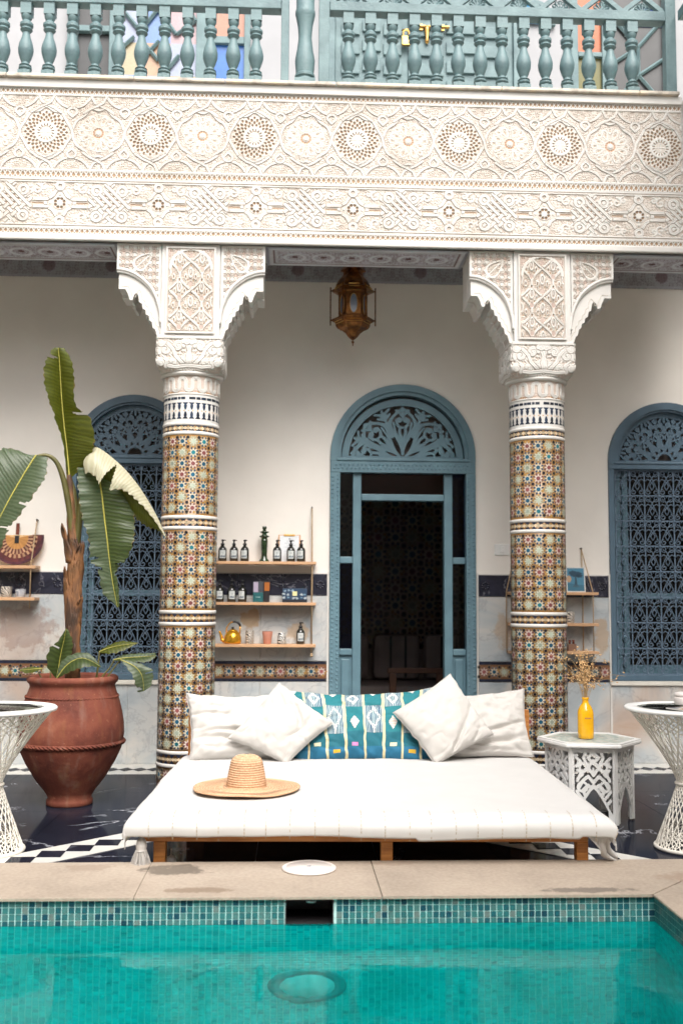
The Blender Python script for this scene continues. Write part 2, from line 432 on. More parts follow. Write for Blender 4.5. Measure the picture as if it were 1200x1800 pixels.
class MB:
    def __init__(self): self.v = []; self.f = []; self.c = []; self.uv = None
    def add(self, vs, fs, c=None):
        k = len(self.v)
        self.v += [tuple(p) for p in vs]
        for f in fs: self.f.append(tuple(i+k for i in f)); self.c.append(c)
        return self
    def poly(self, pts, c=None): return self.add(pts, [tuple(range(len(pts)))], c)
    def box(self, x0, x1, y0, y1, z0, z1, c=None):
        return self.add([(x0,y0,z0),(x1,y0,z0),(x1,y1,z0),(x0,y1,z0),(x0,y0,z1),(x1,y0,z1),(x1,y1,z1),(x0,y1,z1)],
            [(0,3,2,1),(4,5,6,7),(0,1,5,4),(1,2,6,5),(2,3,7,6),(3,0,4,7)], c)
    def prism_y(self, pts, y0, y1, c=None):
        """outline in x,z (counter-clockwise seen from -y), from y0 (front) to y1"""
        n = len(pts)
        vs = [(x, y0, z) for x, z in pts]+[(x, y1, z) for x, z in pts]
        fs = [tuple(range(n)), tuple(range(2*n-1, n-1, -1))]
        fs += [(i, i+n, (i+1) % n+n, (i+1) % n) for i in range(n)]
        return self.add(vs, fs, c)
    def prism_z(self, pts, z0, z1, c=None):
        n = len(pts)
        vs = [(x, y, z0) for x, y in pts]+[(x, y, z1) for x, y in pts]
        fs = [tuple(range(n-1, -1, -1)), tuple(range(n, 2*n))]
        fs += [(i, (i+1) % n, (i+1) % n+n, i+n) for i in range(n)]
        return self.add(vs, fs, c)
    def tube(self, pts, r, n=8, closed=False, c=None, cap=True):
        pts = [Vector(p) for p in pts]
        m = len(pts)
        rr = r if hasattr(r, '__len__') else [r]*m
        vs = []; prev = None
        for i, p in enumerate(pts):
            if closed: t = pts[(i+1) % m]-pts[i-1]
            else: t = pts[min(i+1, m-1)]-pts[max(i-1, 0)]
            if t.length < 1e-9: t = Vector((0, 0, 1))
            t.normalize()
            if prev is None:
                a = Vector((0, 0, 1)) if abs(t.z) < 0.9 else Vector((1, 0, 0))
                u = t.cross(a).normalized()
            else:
                u = prev-t*prev.dot(t)
                u = u.normalized() if u.length > 1e-6 else t.orthogonal().normalized()
            prev = u
            w = t.cross(u)
            for k in range(n):
                a = 2*PI*k/n
                vs.append(p+(u*math.cos(a)+w*math.sin(a))*rr[i])
        fs = []
        for i in range(m if closed else m-1):
            j = (i+1) % m
            for k in range(n):
                fs.append((i*n+k, i*n+(k+1) % n, j*n+(k+1) % n, j*n+k))
        if cap and not closed:
            fs.append(tuple(range(n-1, -1, -1))); fs.append(tuple(range((m-1)*n, m*n)))
        return self.add(vs, fs, c)
    def lathe(self, prof, n=24, ctr=(0, 0, 0), c=None, a0=0.0, cap=True, fn=None):
        vs = []
        for r, z in prof:
            for k in range(n):
                a = a0+2*PI*k/n
                x, y, zz = r*math.cos(a), r*math.sin(a), z
                if fn: x, y, zz = fn(x, y, zz, a)
                vs.append((ctr[0]+x, ctr[1]+y, ctr[2]+zz))
        m = len(prof); fs = []
        for i in range(m-1):
            for k in range(n):
                fs.append((i*n+k, i*n+(k+1) % n, (i+1)*n+(k+1) % n, (i+1)*n+k))
        if cap:
            if prof[0][0] > 1e-5: fs.append(tuple(range(n-1, -1, -1)))
            if prof[-1][0] > 1e-5: fs.append(tuple(range((m-1)*n, m*n)))
        return self.add(vs, fs, c)
    def mesh(self, name, mats, org=(0, 0, 0), smooth=False):
        me = bpy.data.meshes.new(name)
        o = Vector(org)
        vv = [(p[0]-o.x, p[1]-o.y, p[2]-o.z) for p in self.v] if o.length > 0 else self.v
        me.from_pydata(vv, [], self.f)
        for m in (mats if isinstance(mats, (list, tuple)) else [mats]): me.materials.append(MATS[m])
        if any(c is not None for c in self.c):
            at = me.color_attributes.new('Col', 'FLOAT_COLOR', 'CORNER')
            ls = np.empty(len(me.polygons), dtype=np.int32); me.polygons.foreach_get('loop_total', ls)
            cc = np.array([(1, 1, 1) if c is None else c for c in self.c], dtype=np.float32)
            cc = np.concatenate([cc, np.ones((len(cc), 1), np.float32)], 1)
            at.data.foreach_set('color', np.repeat(cc, ls, axis=0).ravel())
        if smooth: me.shade_smooth()
        me.update()
        return me
    def build(self, name, mats, parent=None, world=False, smooth=False, bevel=0.0, loc=(0, 0, 0), auto=None):
        org = wpos(parent) if (world and parent is not None) else (0, 0, 0)
        me = self.mesh(name, mats, org, smooth or auto is not None)
        o = link(name, me, parent, loc)
        if auto is not None: sharp(me, auto)
        if bevel: bev(o, bevel)
        return o
def sharp(me, deg):
    try: me.set_sharp_from_angle(angle=R(deg))
    except Exception: pass
def bev(o, w, seg=2):
    m = o.modifiers.new('bevel', 'BEVEL'); m.width = w; m.segments = seg; m.limit_method = 'ANGLE'; m.angle_limit = R(40)
    return o
def wbox(name, mat, parent, x0, x1, y0, y1, z0, z1, bevel=0.0, world=True):
    return MB().box(x0, x1, y0, y1, z0, z1).build(name, mat, parent, world, bevel=bevel)
def arc(cx, cz, r, a0, a1, n):
    return [(cx+r*math.cos(R(a0+(a1-a0)*i/n)), cz+r*math.sin(R(a0+(a1-a0)*i/n))) for i in range(n+1)]
def at(px, py, Y):
    """point of the place seen at pixel (px, py) of the 1200 x 1800 photograph, at distance Y from the camera plane"""
    d = fwd+rgt*((px-600)/1800)-up*((py-900)/1800)
    return EYE+d*(Y/d.y)
def catmull(P, n):
    P = [Vector(p) for p in P]; out = []
    for i in range(len(P)-1):
        p0, p1, p2, p3 = P[max(i-1, 0)], P[i], P[i+1], P[min(i+2, len(P)-1)]
        for k in range(n):
            t = k/n
            out.append(0.5*((2*p1)+(p2-p0)*t+(2*p0-5*p1+4*p2-p3)*t*t+(3*p1-p0-3*p2+p3)*t**3))
    out.append(P[-1])
    return out

# ---- distance-field drawing used for the carved plaster and the pierced wood
def d_seg(X, Y, a, b):
    ax, ay = a; bx, by = b
    dx, dy = bx-ax, by-ay
    L = dx*dx+dy*dy+1e-12
    t = np.clip(((X-ax)*dx+(Y-ay)*dy)/L, 0, 1)
    return np.hypot(X-ax-t*dx, Y-ay-t*dy)
def d_line(X, Y, pts):
    d = None
    for a, b in zip(pts[:-1], pts[1:]):
        e = d_seg(X, Y, a, b); d = e if d is None else np.minimum(d, e)
    return d
def d_circ(X, Y, cx, cy, r): return np.abs(np.hypot(X-cx, Y-cy)-r)
def st(d, w, s): return np.clip((w-d)/s+0.5, 0, 1)
def d_spiral(X, Y, cx, cy, r, turns, a0, hand):
    pts = [(cx+r*(1-0.85*i/22)*math.cos(a0+hand*turns*2*PI*i/22), cy+r*(1-0.85*i/22)*math.sin(a0+hand*turns*2*PI*i/22)) for i in range(23)]
    return d_line(X, Y, pts)
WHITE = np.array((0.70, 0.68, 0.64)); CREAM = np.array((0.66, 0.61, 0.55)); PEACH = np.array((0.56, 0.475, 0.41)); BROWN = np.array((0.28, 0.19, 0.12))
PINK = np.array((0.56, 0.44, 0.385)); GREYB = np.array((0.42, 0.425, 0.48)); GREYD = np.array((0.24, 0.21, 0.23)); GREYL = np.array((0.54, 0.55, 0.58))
def filler(X, Z, k=260.0):
    """small curling leafwork"""
    a = np.cos(k*X+2.6*np.sin(0.55*k*Z)+1.3*np.sin(0.21*k*X)); b = np.cos(k*Z+2.6*np.sin(0.55*k*X)+1.1*np.sin(0.23*k*Z))
    return np.clip((a*b+0.12)*1.6+0.5, 0, 1)
def hf_mesh(name, us, vs, Hh, Cc, mat='carved', depth=0.012, mapper=None, mask=None):
    """relief panel: u to the right, v up, raised towards -y"""
    nu, nv = len(us), len(vs)
    U, V = np.meshgrid(us, vs)
    if mapper is None: co = np.stack([U, -Hh*depth, V], -1)
    else: co = np.stack(mapper(U, V, Hh*depth), -1)
    co = co.reshape(-1, 3).astype(np.float32)
    idx = np.arange(nu*nv).reshape(nv, nu)
    q = np.stack([idx[:-1, :-1], idx[:-1, 1:], idx[1:, 1:], idx[1:, :-1]], -1).reshape(-1, 4)
    if mask is not None:
        mk = (mask[:-1, :-1]+mask[:-1, 1:]+mask[1:, 1:]+mask[1:, :-1]).reshape(-1) >= 3
        q = q[mk]
        used = np.unique(q); remap = np.zeros(nu*nv, np.int64); remap[used] = np.arange(len(used))
        co = co[used]; q = remap[q]; Cc = Cc.reshape(-1, 3)[used]
    me = bpy.data.meshes.new(name)
    me.vertices.add(len(co)); me.vertices.foreach_set('co', co.ravel())
    me.loops.add(len(q)*4); me.loops.foreach_set('vertex_index', q.ravel().astype(np.int32))
    me.polygons.add(len(q)); me.polygons.foreach_set('loop_start', np.arange(0, len(q)*4, 4, dtype=np.int32))
    me.update(calc_edges=True)
    at_ = me.color_attributes.new('Col', 'FLOAT_COLOR', 'POINT')
    c4 = np.concatenate([Cc.reshape(-1, 3), np.ones((len(co), 1))], 1).astype(np.float32)
    at_.data.foreach_set('color', c4.ravel())
    me.materials.append(MATS[mat])
    me.shade_smooth()
    return me
def comp(layers, base_h, base_c, shape):
    """stack (mask, height, colour) layers"""
    Hh = np.full(shape, base_h, float); C = np.empty(shape+(3,)); C[:] = base_c
    for m, h, c in layers:
        Hh = Hh*(1-m)+h*m
        C = C*(1-m[..., None])+np.asarray(c)*m[..., None]
    return Hh, C
def fret_mesh(name, xs, zs, F, thick, mat):
    """pierced panel: keeps F > 0 (marching squares), front at y = 0, back at +thick"""
    nx, nz = len(xs), len(zs)
    V = []; key = {}; faces = []
    def gv(i, j):
        k = (i, j)
        if k not in key: key[k] = len(V); V.append((xs[i], zs[j]))
        return key[k]
    def ev(i0, j0, i1, j1):
        k = (i0, j0, i1, j1) if (i0, j0) < (i1, j1) else (i1, j1, i0, j0)
        if k not in key:
            a, b = F[j0, i0], F[j1, i1]; t = a/(a-b)
            t = min(max(t, 0.02), 0.98)
            key[k] = len(V); V.append((xs[i0]+(xs[i1]-xs[i0])*t, zs[j0]+(zs[j1]-zs[j0])*t))
        return key[k]
    P = F > 0
    for j in range(nz-1):
        for i in range(nx-1):
            cs = ((i, j), (i+1, j), (i+1, j+1), (i, j+1))
            ins = [bool(P[b, a]) for a, b in cs]
            if not any(ins): continue
            poly = []
            for k in range(4):
                a, b = cs[k], cs[(k+1) % 4]
                if ins[k]: poly.append(gv(*a))
                if ins[k] != ins[(k+1) % 4]: poly.append(ev(*a, *b))
            if len(poly) >= 3: faces.append(tuple(poly))
    # walls of the cut-outs: boundary edges
    cnt = {}
    for f in faces:
        for a, b in zip(f, f[1:]+f[:1]):
            if (b, a) in cnt: del cnt[(b, a)]
            else: cnt[(a, b)] = 1
    n = len(V)
    mb = MB()
    mb.v = [(x, 0.0, z) for x, z in V]+[(x, thick, z) for x, z in V]
    mb.f = list(faces)+[tuple(i+n for i in f[::-1]) for f in faces]+[(b, a, a+n, b+n) for a, b in cnt]
    mb.c = [None]*len(mb.f)
    return mb.mesh(name, mat)
# ------------------------------------------------------------------ floor of the gallery and terrace
YW = 8.15          # front face of the gallery wall
floor = tag(wbox('floor', 'dark_stone', None, -6, 6, 4.40, YW+0.2, -0.20, -0.006), kind='structure')
floor['label'] = 'polished black marble floor with white inlay bands'
slab_me = MB().box(-0.2985, 0.2985, -0.2985, 0.2985, -0.018, 0.0).mesh('marble_slab', 'black_marble')
for i in range(-6, 7):
    for j in range(0, 6):
        link('marble_slab', slab_me, floor, (0.12+i*0.6, 4.86+j*0.6-0.0, 0))
mb = MB()
def strip(name, pts, z0=0.0005, z1=0.004, mat='white_marble'):
    return MB().prism_z(pts, z0, z1).build(name, mat, floor)
strip('inlay_strip', [(-6, 7.68), (6, 7.68), (6, YW-0.015), (-6, YW-0.015)])
dm = MB().prism_z([(-0.052, 0), (0, -0.075), (0.052, 0), (0, 0.075)], 0.004, 0.0075).mesh('inlay_diamond', 'black_marble')
for i in range(-28, 36):
    link('inlay_diamond', dm, floor, (i*0.104, 7.87, 0))
# chevron: two diagonal white bands meeting between the columns
ax, ay, bw = 0.12, 6.80, 0.37
strip('inlay_band', [(ax-2.4, ay-2.4), (ax-2.4, ay-2.4-bw), (ax, ay-bw), (ax, ay)])
strip('inlay_band', [(ax, ay), (ax, ay-bw), (ax+2.4, ay-2.4-bw), (ax+2.4, ay-2.4)])
sq = MB().prism_z([(-0.06, -0.06), (0.06, -0.06), (0.06, 0.06), (-0.06, 0.06)], 0.004, 0.0075).mesh('inlay_square', 'black_marble')
for k in range(2, 19):
    for s in (-1, 1):
        link('inlay_square', sq, floor, (ax+s*(k*0.12), ay-bw/2-k*0.12, 0))

# ------------------------------------------------------------------ gallery wall with three arched openings
wall = thing('gallery_wall', 'tall plastered gallery wall with marble dado behind the columns', 'wall', (0.858, YW, 0))
OPEN = [(-1.29, 0.485, 0.655, 2.42), (0.858, 0.585, 0.0, 2.435), (3.01, 0.485, 0.655, 2.42)]
ZT = 4.45
mb = MB()
xs_ = [-6.0]
for cx, hw, sill, spr in OPEN:
    mb.prism_y([(xs_[-1], 0), (cx-hw, 0), (cx-hw, ZT), (xs_[-1], ZT)], YW, YW+0.2)
    a = arc(cx, spr, hw, 180, 0, 28)
    mb.prism_y([(cx-hw, ZT)]+a+[(cx+hw, ZT)], YW, YW+0.2)
    if sill > 0: mb.prism_y([(cx-hw, 0), (cx+hw, 0), (cx+hw, sill-0.03), (cx-hw, sill-0.03)], YW, YW+0.2)
    xs_.append(cx+hw)
mb.prism_y([(xs_[-1], 0), (6, 0), (6, ZT), (xs_[-1], ZT)], YW, YW+0.2)
mb.build('plaster_wall', 'plaster', wall, True)
segs = [(-5.0, -1.80), (-0.79, 0.255), (1.462, 2.512), (3.515, 5.5)]
for s0, s1 in segs:
    n = max(1, round((s1-s0)/0.62)); w = (s1-s0)/n
    for i in range(n):
        x0, x1 = s0+i*w+0.0018, s0+(i+1)*w-0.0018
        wbox('marble_panel', 'marble', wall, x0, x1, YW-0.012, YW-0.0005, 0.80, 1.310, 0.0015)
        wbox('marble_panel', 'marble', wall, x0, x1, YW-0.012, YW-0.0005, 0.004, 0.636, 0.001)
    # dark marble frieze band in pieces with carved rosettes
    n = max(1, round((s1-s0)/0.35)); w = (s1-s0)/n
    for i in range(n):
        x0, x1 = s0+i*w+0.001, s0+(i+1)*w-0.001
        wbox('dark_band', 'dark_band', wall, x0, x1, YW-0.016, YW-0.0005, 1.314, 1.484, 0.002)
    for i in range(n+1):
        xr = min(max(s0+i*w, s0+0.055), s1-0.055)
        m2 = MB()
        for k in range(8):
            a = k*PI/4
            m2.lathe([(0.012, -0.004), (0.010, 0.002), (0.0, 0.004)], 8, (0, 0, 0))
            for q in range(len(m2.v)-24, len(m2.v)):
                x, y, z = m2.v[q]
                m2.v[q] = (xr+x+0.026*math.cos(a), YW-0.017-z, 1.399+y+0.026*math.sin(a))
        m2.build('rosette', 'dark_band', wall, True, smooth=True)
    wbox('edge_trim', 'white_plaster', wall, s1+0.001, s1+0.016, YW-0.012, YW-0.0005, 0.0, 1.50)
    wbox('edge_trim', 'white_plaster', wall, s0-0.016, s0-0.001, YW-0.012, YW-0.0005, 0.0, 1.50)
    wbox('edge_trim', 'white_plaster', wall, s0-0.016, s1+0.016, YW-0.010, YW-0.0005, 1.485, 1.494)
for cx in (-1.29, 3.01):
    for i in range(2):
        x0 = cx-0.485+i*0.485
        wbox('marble_panel', 'marble', wall, x0+0.001, x0+0.484, YW-0.011, YW-0.0005, 0.004, 0.612, 0.001)
    wbox('sill', 'sill_stone', wall, cx-0.495, cx+0.495, YW-0.03, YW+0.19, 0.615, 0.648, 0.004)

# zellige: many-coloured star tilework as small raised pieces
NAVY = (0.014, 0.020, 0.045); BLACKT = (0.016, 0.013, 0.016); MUST = (0.50, 0.265, 0.060); OCHRE = (0.46, 0.24, 0.04); CREAMT = (0.50, 0.41, 0.27); TERRA = (0.33, 0.13, 0.06)
STAR = {'b': ((0.015, 0.115, 0.20), (0.010, 0.045, 0.115), (0.70, 0.63, 0.49)),
        't': ((0.012, 0.17, 0.21), (0.012, 0.055, 0.12), (0.70, 0.65, 0.52)),
        'm': ((0.27, 0.085, 0.085), (0.15, 0.035, 0.045), (0.70, 0.58, 0.53)),
        'g': ((0.40, 0.45, 0.36), (0.42, 0.38, 0.24), (0.58, 0.61, 0.49))}
def jit(c, k=0.12):
    f = 1+random.uniform(-k, k)
    return (min(1, c[0]*f), min(1, c[1]*f), min(1, c[2]*f))
def zellige(mb, n, m, cu, cv, mapf, half=False, phase=0):
    def emit(pts, h, c): mb.poly([mapf(u, v, h) for u, v in pts], c)
    for j in range(m):
        for i in range(n):
            uc, vc = (i+0.5)*cu, (j+0.5)*cv
            if (i+j+phase) % 2 == 0: s = 'b' if (i*7+j*3) % 5 else 't'
            else: s = 'm' if ((i+j+1+phase)//2+j) % 2 else 'g'
            cc, pc, rc = STAR[s]
            S = min(cu, cv)
            emit([(uc+S*(0.455 if k % 2 == 0 else 0.215)*math.cos(k*PI/8), vc+S*(0.455 if k % 2 == 0 else 0.215)*math.sin(k*PI/8)) for k in range(16)], 0.0012, jit(rc, 0.08))
            for k in range(4): emit([(uc+S*(0.56+q)*math.cos(k*PI/2+PI/4+a), vc+S*(0.56+q)*math.sin(k*PI/2+PI/4+a)) for q, a in ((-0.06, 0), (0, -0.11), (0.06, 0), (0, 0.11))], 0.0008, jit(TERRA, 0.4))
            emit([(uc+S*0.195*math.cos(k*PI/4+PI/8), vc+S*0.195*math.sin(k*PI/4+PI/8)) for k in range(8)], 0.0024, jit(cc, 0.3))
            for k in range(8):
                a = k*PI/4+PI/8
                q = []
                for rr, da in ((0.295, 0), (0.415, -0.225), (0.535, 0), (0.415, 0.225)):
                    q.append((uc+S*rr*math.cos(a+da), vc+S*rr*math.sin(a+da)))
                emit([(uc+S*rr*math.cos(a+da), vc+S*rr*math.sin(a+da)) for rr, da in ((0.255, 0), (0.41, -0.30), (0.57, 0), (0.41, 0.30))], 0.0009, jit(CREAMT, 0.12))
                emit(q, 0.0020, jit(pc if random.random() > 0.12 else OCHRE, 0.35))
            for du, dv in ((0, 0.5), (0.5, 0)):
                u, v = uc+du*cu, vc+dv*cv
                if v > m*cv-0.2*cv: continue
                a, b = (0.055, 0.035) if du == 0 else (0.035, 0.055)
                emit([(u-a*S*2.1, v), (u, v-b*S*2.1), (u+a*S*2.1, v), (u, v+b*S*2.1)], 0.0010, jit(OCHRE, 0.3))
            for dv in ((-0.5, 0.5) if j == m-1 else (-0.5,)):
                v0 = vc+dv*cv
                if dv < 0 and j == 0: v0 += 0.14*S
                if dv > 0: v0 -= 0.14*S
                emit([(uc-0.5*cu+S*0.15*math.cos(k*PI/4+PI/8), v0+S*0.15*math.sin(k*PI/4+PI/8)) for k in range(8)], 0.0022, jit(BLACKT, 0.4))
                emit([(uc-0.5*cu+S*0.17*math.cos(k*PI/4+PI/8), v0+S*0.17*math.sin(k*PI/4+PI/8)) for k in range(8)], 0.0015, jit(CREAMT, 0.15))
for s0, s1 in segs:
    L = s1-s0
    wbox('tile_border', 'dark_stone', wall, s0, s1, YW-0.012, YW-0.0005, 0.640, 0.797)
    mb = MB()
    y0 = YW-0.0125
    mb.poly([(s0, y0, 0.664), (s1, y0, 0.664), (s1, y0, 0.773), (s0, y0, 0.773)], (0.22, 0.10, 0.045))
    n = int(L/0.08)
    zellige(mb, n, 1, L/n, 0.098, lambda u, v, h: (s0+u, y0-h, 0.6695+v), phase=1)
    for i in range(int(L/0.045)):
        for z0 in (0.6425, 0.777):
            x = s0+i*0.045
            mb.poly([(x+0.001, y0-0.001, z0), (x+0.043, y0-0.001, z0), (x+0.043, y0-0.001, z0+0.0175), (x+0.001, y0-0.001, z0+0.0175)], jit(NAVY, 0.4))
    tag(mb.build('star_tiles', 'tiles', wall, True), kind='stuff')

# grey carved frieze under the gallery ceiling
us = np.linspace(-0.5, 0.5, 180); vs_ = np.linspace(0, 0.50, 90)
U, V = np.meshgrid(us, vs_)
lay = [(filler(U, V, 150), 0.6, GREYB), (filler(U+0.01, V+0.02, 320)*0.6, 0.9, GREYL*0.8)]
for cx in (-0.5, 0.0, 0.5): lay.append((st(np.hypot(U-cx, (V-0.10)), 0.05, 0.01)*0.7, 0.5, np.array((0.16, 0.09, 0.11))))
lay.append((st(np.abs(V-0.012), 0.010, 0.004), 0.8, GREYB))
hh, cc = comp(lay, 0.0, GREYD, U.shape)
fr_me = hf_mesh('frieze_panel', us, vs_, hh, cc, depth=0.008)
for i in range(-6, 7):
    link('frieze_panel', fr_me, wall, (i*1.0-0.858, -0.004, 3.856))

# ------------------------------------------------------------------ arched doorway
door = thing('arched_doorway', 'teal arched doorway with pierced fan light between the two columns', 'doorway', (0.858, YW, 0))
CX, HW, SP = 0.858, 0.583, 2.435
def arch_band(cx, r0, r1, z0, spr, y0, y1, n=36):
    a = arc(cx, spr, r1, 180, 0, n); b = arc(cx, spr, r0, 0, 180, n)
    return MB().prism_y([(cx-r1, z0)]+a+[(cx+r1, z0), (cx+r0, z0)]+b+[(cx-r0, z0)], y0, y1)
o = arch_band(CX, HW-0.055, HW, SP-0.045, SP, YW-0.030, YW+0.12).build('arch_frame', 'teal_wood', door, True, auto=35)
o = arch_band(CX, HW-0.085, HW-0.055, SP-0.02, SP, YW-0.012, YW+0.10).build('arch_moulding', 'teal_wood', door, True, auto=35)
wbox('lintel', 'teal_wood', door, CX-HW+0.001, CX+HW-0.001, YW-0.030, YW+0.115, 2.298, 2.389, 0.003)
wbox('lintel_moulding', 'teal_wood', door, CX-HW+0.045, CX+HW-0.045, YW-0.040, YW+0.02, 2.391, 2.416, 0.006)
for s in (-1, 1):
    x0, x1 = sorted((CX+s*HW, CX+s*(HW-0.078)))
    wbox('outer_jamb', 'teal_wood', door, x0, x1, YW-0.030, YW+0.12, 0.0, 2.297, 0.003)
    x0, x1 = sorted((CX+s*(HW-0.182), CX+s*(HW-0.250)))
    wbox('inner_post', 'teal_wood', door, x0, x1, YW+0.01, YW+0.10, 0.0, 2.296, 0.006)
    x0, x1 = sorted((CX+s*(HW-0.079), CX+s*(HW-0.181)))
    for z0, z1 in ((1.572, 1.625), (0.845, 0.895)):
        wbox('cross_rail', 'teal_wood', door, x0, x1, YW+0.012, YW+0.09, z0, z1, 0.006)
    wbox('door_panel', 'teal_wood', door, x0, x1, YW+0.035, YW+0.08, 0.0, 0.844)
    wbox('raised_panel', 'teal_wood', door, x0+0.018, x1-0.018, YW+0.018, YW+0.034, 0.08, 0.815, 0.012)
    wbox('glass_pane', 'glass' if s < 0 else 'blue_glass', door, x0, x1, YW+0.05, YW+0.055, 1.626, 2.296)
    wbox('glass_pane', 'blue_glass' if s < 0 else 'glass', door, x0, x1, YW+0.05, YW+0.055, 0.896, 1.571)
wbox('transom_rail', 'teal_wood', door, CX-HW+0.251, CX+HW-0.251, YW+0.012, YW+0.10, 2.077, 2.130, 0.006)
wbox('glass_pane', 'red_glass', door, CX-HW+0.251, CX+HW-0.251, YW+0.05, YW+0.055, 2.131, 2.297)
# small chip-carved lozenges on the jambs and the lintel
cv = MB()
def chip(x, z, s=0.013):
    y = YW-0.0303
    for (a, b), (c, d) in (((-s, 0), (0, s)), ((0, s), (s, 0)), ((s, 0), (0, -s)), ((0, -s), (-s, 0))):
        cv.poly([(x+a, y, z+b), (x+c, y, z+d), (x, y-0.006, z)])
z = 0.05
while z < 2.28:
    for s in (-1, 1):
        for q in (-0.02, 0.02): chip(CX+s*(HW-0.039)+q, z+(0.016 if q > 0 else 0))
    z += 0.033
x = CX-HW+0.03
while x < CX+HW-0.02:
    chip(x, 2.330); chip(x+0.016, 2.360); x += 0.034
tag(cv.build('carved_chips', 'teal_wood', door, True), kind='stuff')

def lunette(cx_, r, ribs, seed):
    xs = np.linspace(-r, r, 230); zs = np.linspace(0.0, r, 118)
    X, Z = np.meshgrid(xs, zs)
    X = X/r; Z = Z/r
    rho = np.hypot(X, Z)
    d = np.full(X.shape, 9.0)
    def rib(pts, w):
        nonlocal d
        d = np.minimum(d, d_line(X, Z, pts)-w*(1.18 if ribs == 5 else 0.82))
    def ring(cx, cz, rr, w):
        nonlocal d
        d = np.minimum(d, d_circ(X, Z, cx, cz, rr)-w*(1.1 if ribs == 5 else 0.85))
    if ribs == 5:    # teardrop fan
        for k, a in enumerate((90, 42, 138, 6, 174)):
            ca, sa = math.cos(R(a)), math.sin(R(a))
            L = 0.83
            def P(l, w): return (l*ca-w*sa, l*sa+w*ca)
            for s in (-1, 1):
                w_ = 0.20
                pts = [P(l, s*w_*math.sin(max(0, min(1, (l-0.10)/(L-0.10)))**1.7*PI)*1.0) for l in np.linspace(0.08, L, 18)]
                rib(pts, 0.020)
                rib([P(0.30, 0), P(0.42, s*0.05), P(0.52, s*0.045), P(0.57, s*0.09), P(0.64, s*0.10), P(0.67, s*0.05)], 0.020)
                rib([P(0.67, s*0.05), P(0.63, s*0.03), P(0.62, s*0.06)], 0.018)
                rib([P(0.2, 0), P(0.33, s*0.06), P(0.46, s*0.12), P(0.60, s*0.15)], 0.014)
                rib([P(0.70, 0), P(0.76, s*0.05), P(0.80, s*0.10)], 0.018)
            rib([P(0.1, 0), P(0.34, 0)], 0.02); rib([P(0.52, 0.05), P(0.52, -0.05)], 0.016); rib([P(0.66, 0), P(0.84, 0)], 0.016)
        for a in (66, 114, 23, 157):
            ca, sa = math.cos(R(a)), math.sin(R(a))
            def P(l, w): return (l*ca-w*sa, l*sa+w*ca)
            rib([P(0.40, 0), P(0.85, 0)], 0.018)
            for l in (0.5, 0.6, 0.7, 0.78):
                for s in (-1, 1): rib([P(l, 0), P(l+0.06, s*(l-0.36)*0.30)], 0.017)
            ring(0.77*ca, 0.77*sa, 0.045, 0.014)
    else:            # arabesque of curls
        for a in (90, 64, 116, 38, 142, 13, 167):
            ca, sa = math.cos(R(a)), math.sin(R(a))
            def P(l, w): return (l*ca-w*sa, l*sa+w*ca)
            for s in (-1, 1):
                rib([P(0.22, 0), P(0.36, s*0.035), P(0.46, s*0.09), P(0.56, s*0.075), P(0.64, s*0.015), P(0.72, s*0.07), P(0.80, s*0.10), P(0.86, s*0.06)], 0.026)
                cx, cz = P(0.74, s*0.075); ring(cx, cz, 0.04, 0.018)
                cx, cz = P(0.50, s*0.06); ring(cx, cz, 0.045, 0.018)
                rib([P(0.24, 0), P(0.34, s*0.08), P(0.40, s*0.11)], 0.026)
            rib([P(0.2, 0), P(0.32, 0)], 0.028); rib([P(0.58, 0), P(0.70, 0)], 0.026); rib([P(0.8, 0), P(0.9, 0)], 0.028)
        ring(0, 0.04, 0.16, 0.03)
        for a in (77, 103, 51, 129, 26, 154):
            ca, sa = math.cos(R(a)), math.sin(R(a))
            def P(l, w): return (l*ca-w*sa, l*sa+w*ca)
            rib([P(0.30, 0), P(0.88, 0)], 0.016)
            for l in (0.36, 0.46, 0.57, 0.68, 0.78):
                for s in (-1, 1): rib([P(l, 0), P(l+0.035, s*0.03), P(l+0.07, s*0.035)], 0.018)
        for rr in (0.60,):
            rib([(rr*math.cos(t), rr*math.sin(t)) for t in np.linspace(0.05, PI-0.05, 40)], 0.014)
    d = np.minimum(d, 0.88-rho)      # outer rim
    d = np.minimum(d, Z-0.045)       # bottom rail
    F = -d
    F = np.where(rho > 0.995, -0.5, F)
    return fret_mesh('pierced_fan', xs, zs, F, 0.022, 'teal_wood' if ribs == 5 else 'blue_wood')
o = link('pierced_fan', lunette(0, HW-0.087, 5, 1), door, (0, 0.03, 2.418))
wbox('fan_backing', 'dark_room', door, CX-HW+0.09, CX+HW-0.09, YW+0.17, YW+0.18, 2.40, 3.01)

# ------------------------------------------------------------------ arched windows with scrolled grilles
lun_me = lunette(0, 0.425, 7, 2)
def scroll_pts(cx, cz, r, a0, hand, turns=1.25, n=14):
    return [(cx+r*(1-0.72*i/n)*math.cos(a0+hand*turns*2*PI*i/n), 0, cz+r*(1-0.72*i/n)*math.sin(a0+hand*turns*2*PI*i/n)) for i in range(n+1)]
cell = MB()
cw, ch = 0.12, 0.205
for s in (-1, 1):
    # tall leaning bars ending in small curls at head and foot of the cell
    cell.tube([(s*0.052, 0, -0.075), (s*0.030, 0, -0.025), (0.0, 0, 0.035), (-s*0.014, 0, 0.058)], 0.0035, 5)
    cell.tube([(-s*0.014, 0, 0.058), (-s*0.030, 0, 0.045)], 0.0035, 5)
    cell.tube(scroll_pts(s*0.030, 0.074, 0.0255, -PI/2 if s > 0 else -PI/2, s), 0.0036, 5)
    cell.tube(scroll_pts(s*0.030, -0.076, 0.0245, PI/2, -s), 0.0036, 5)
cell.tube([(0, 0, 0.082), (0, 0, 0.1)], 0.004, 5)
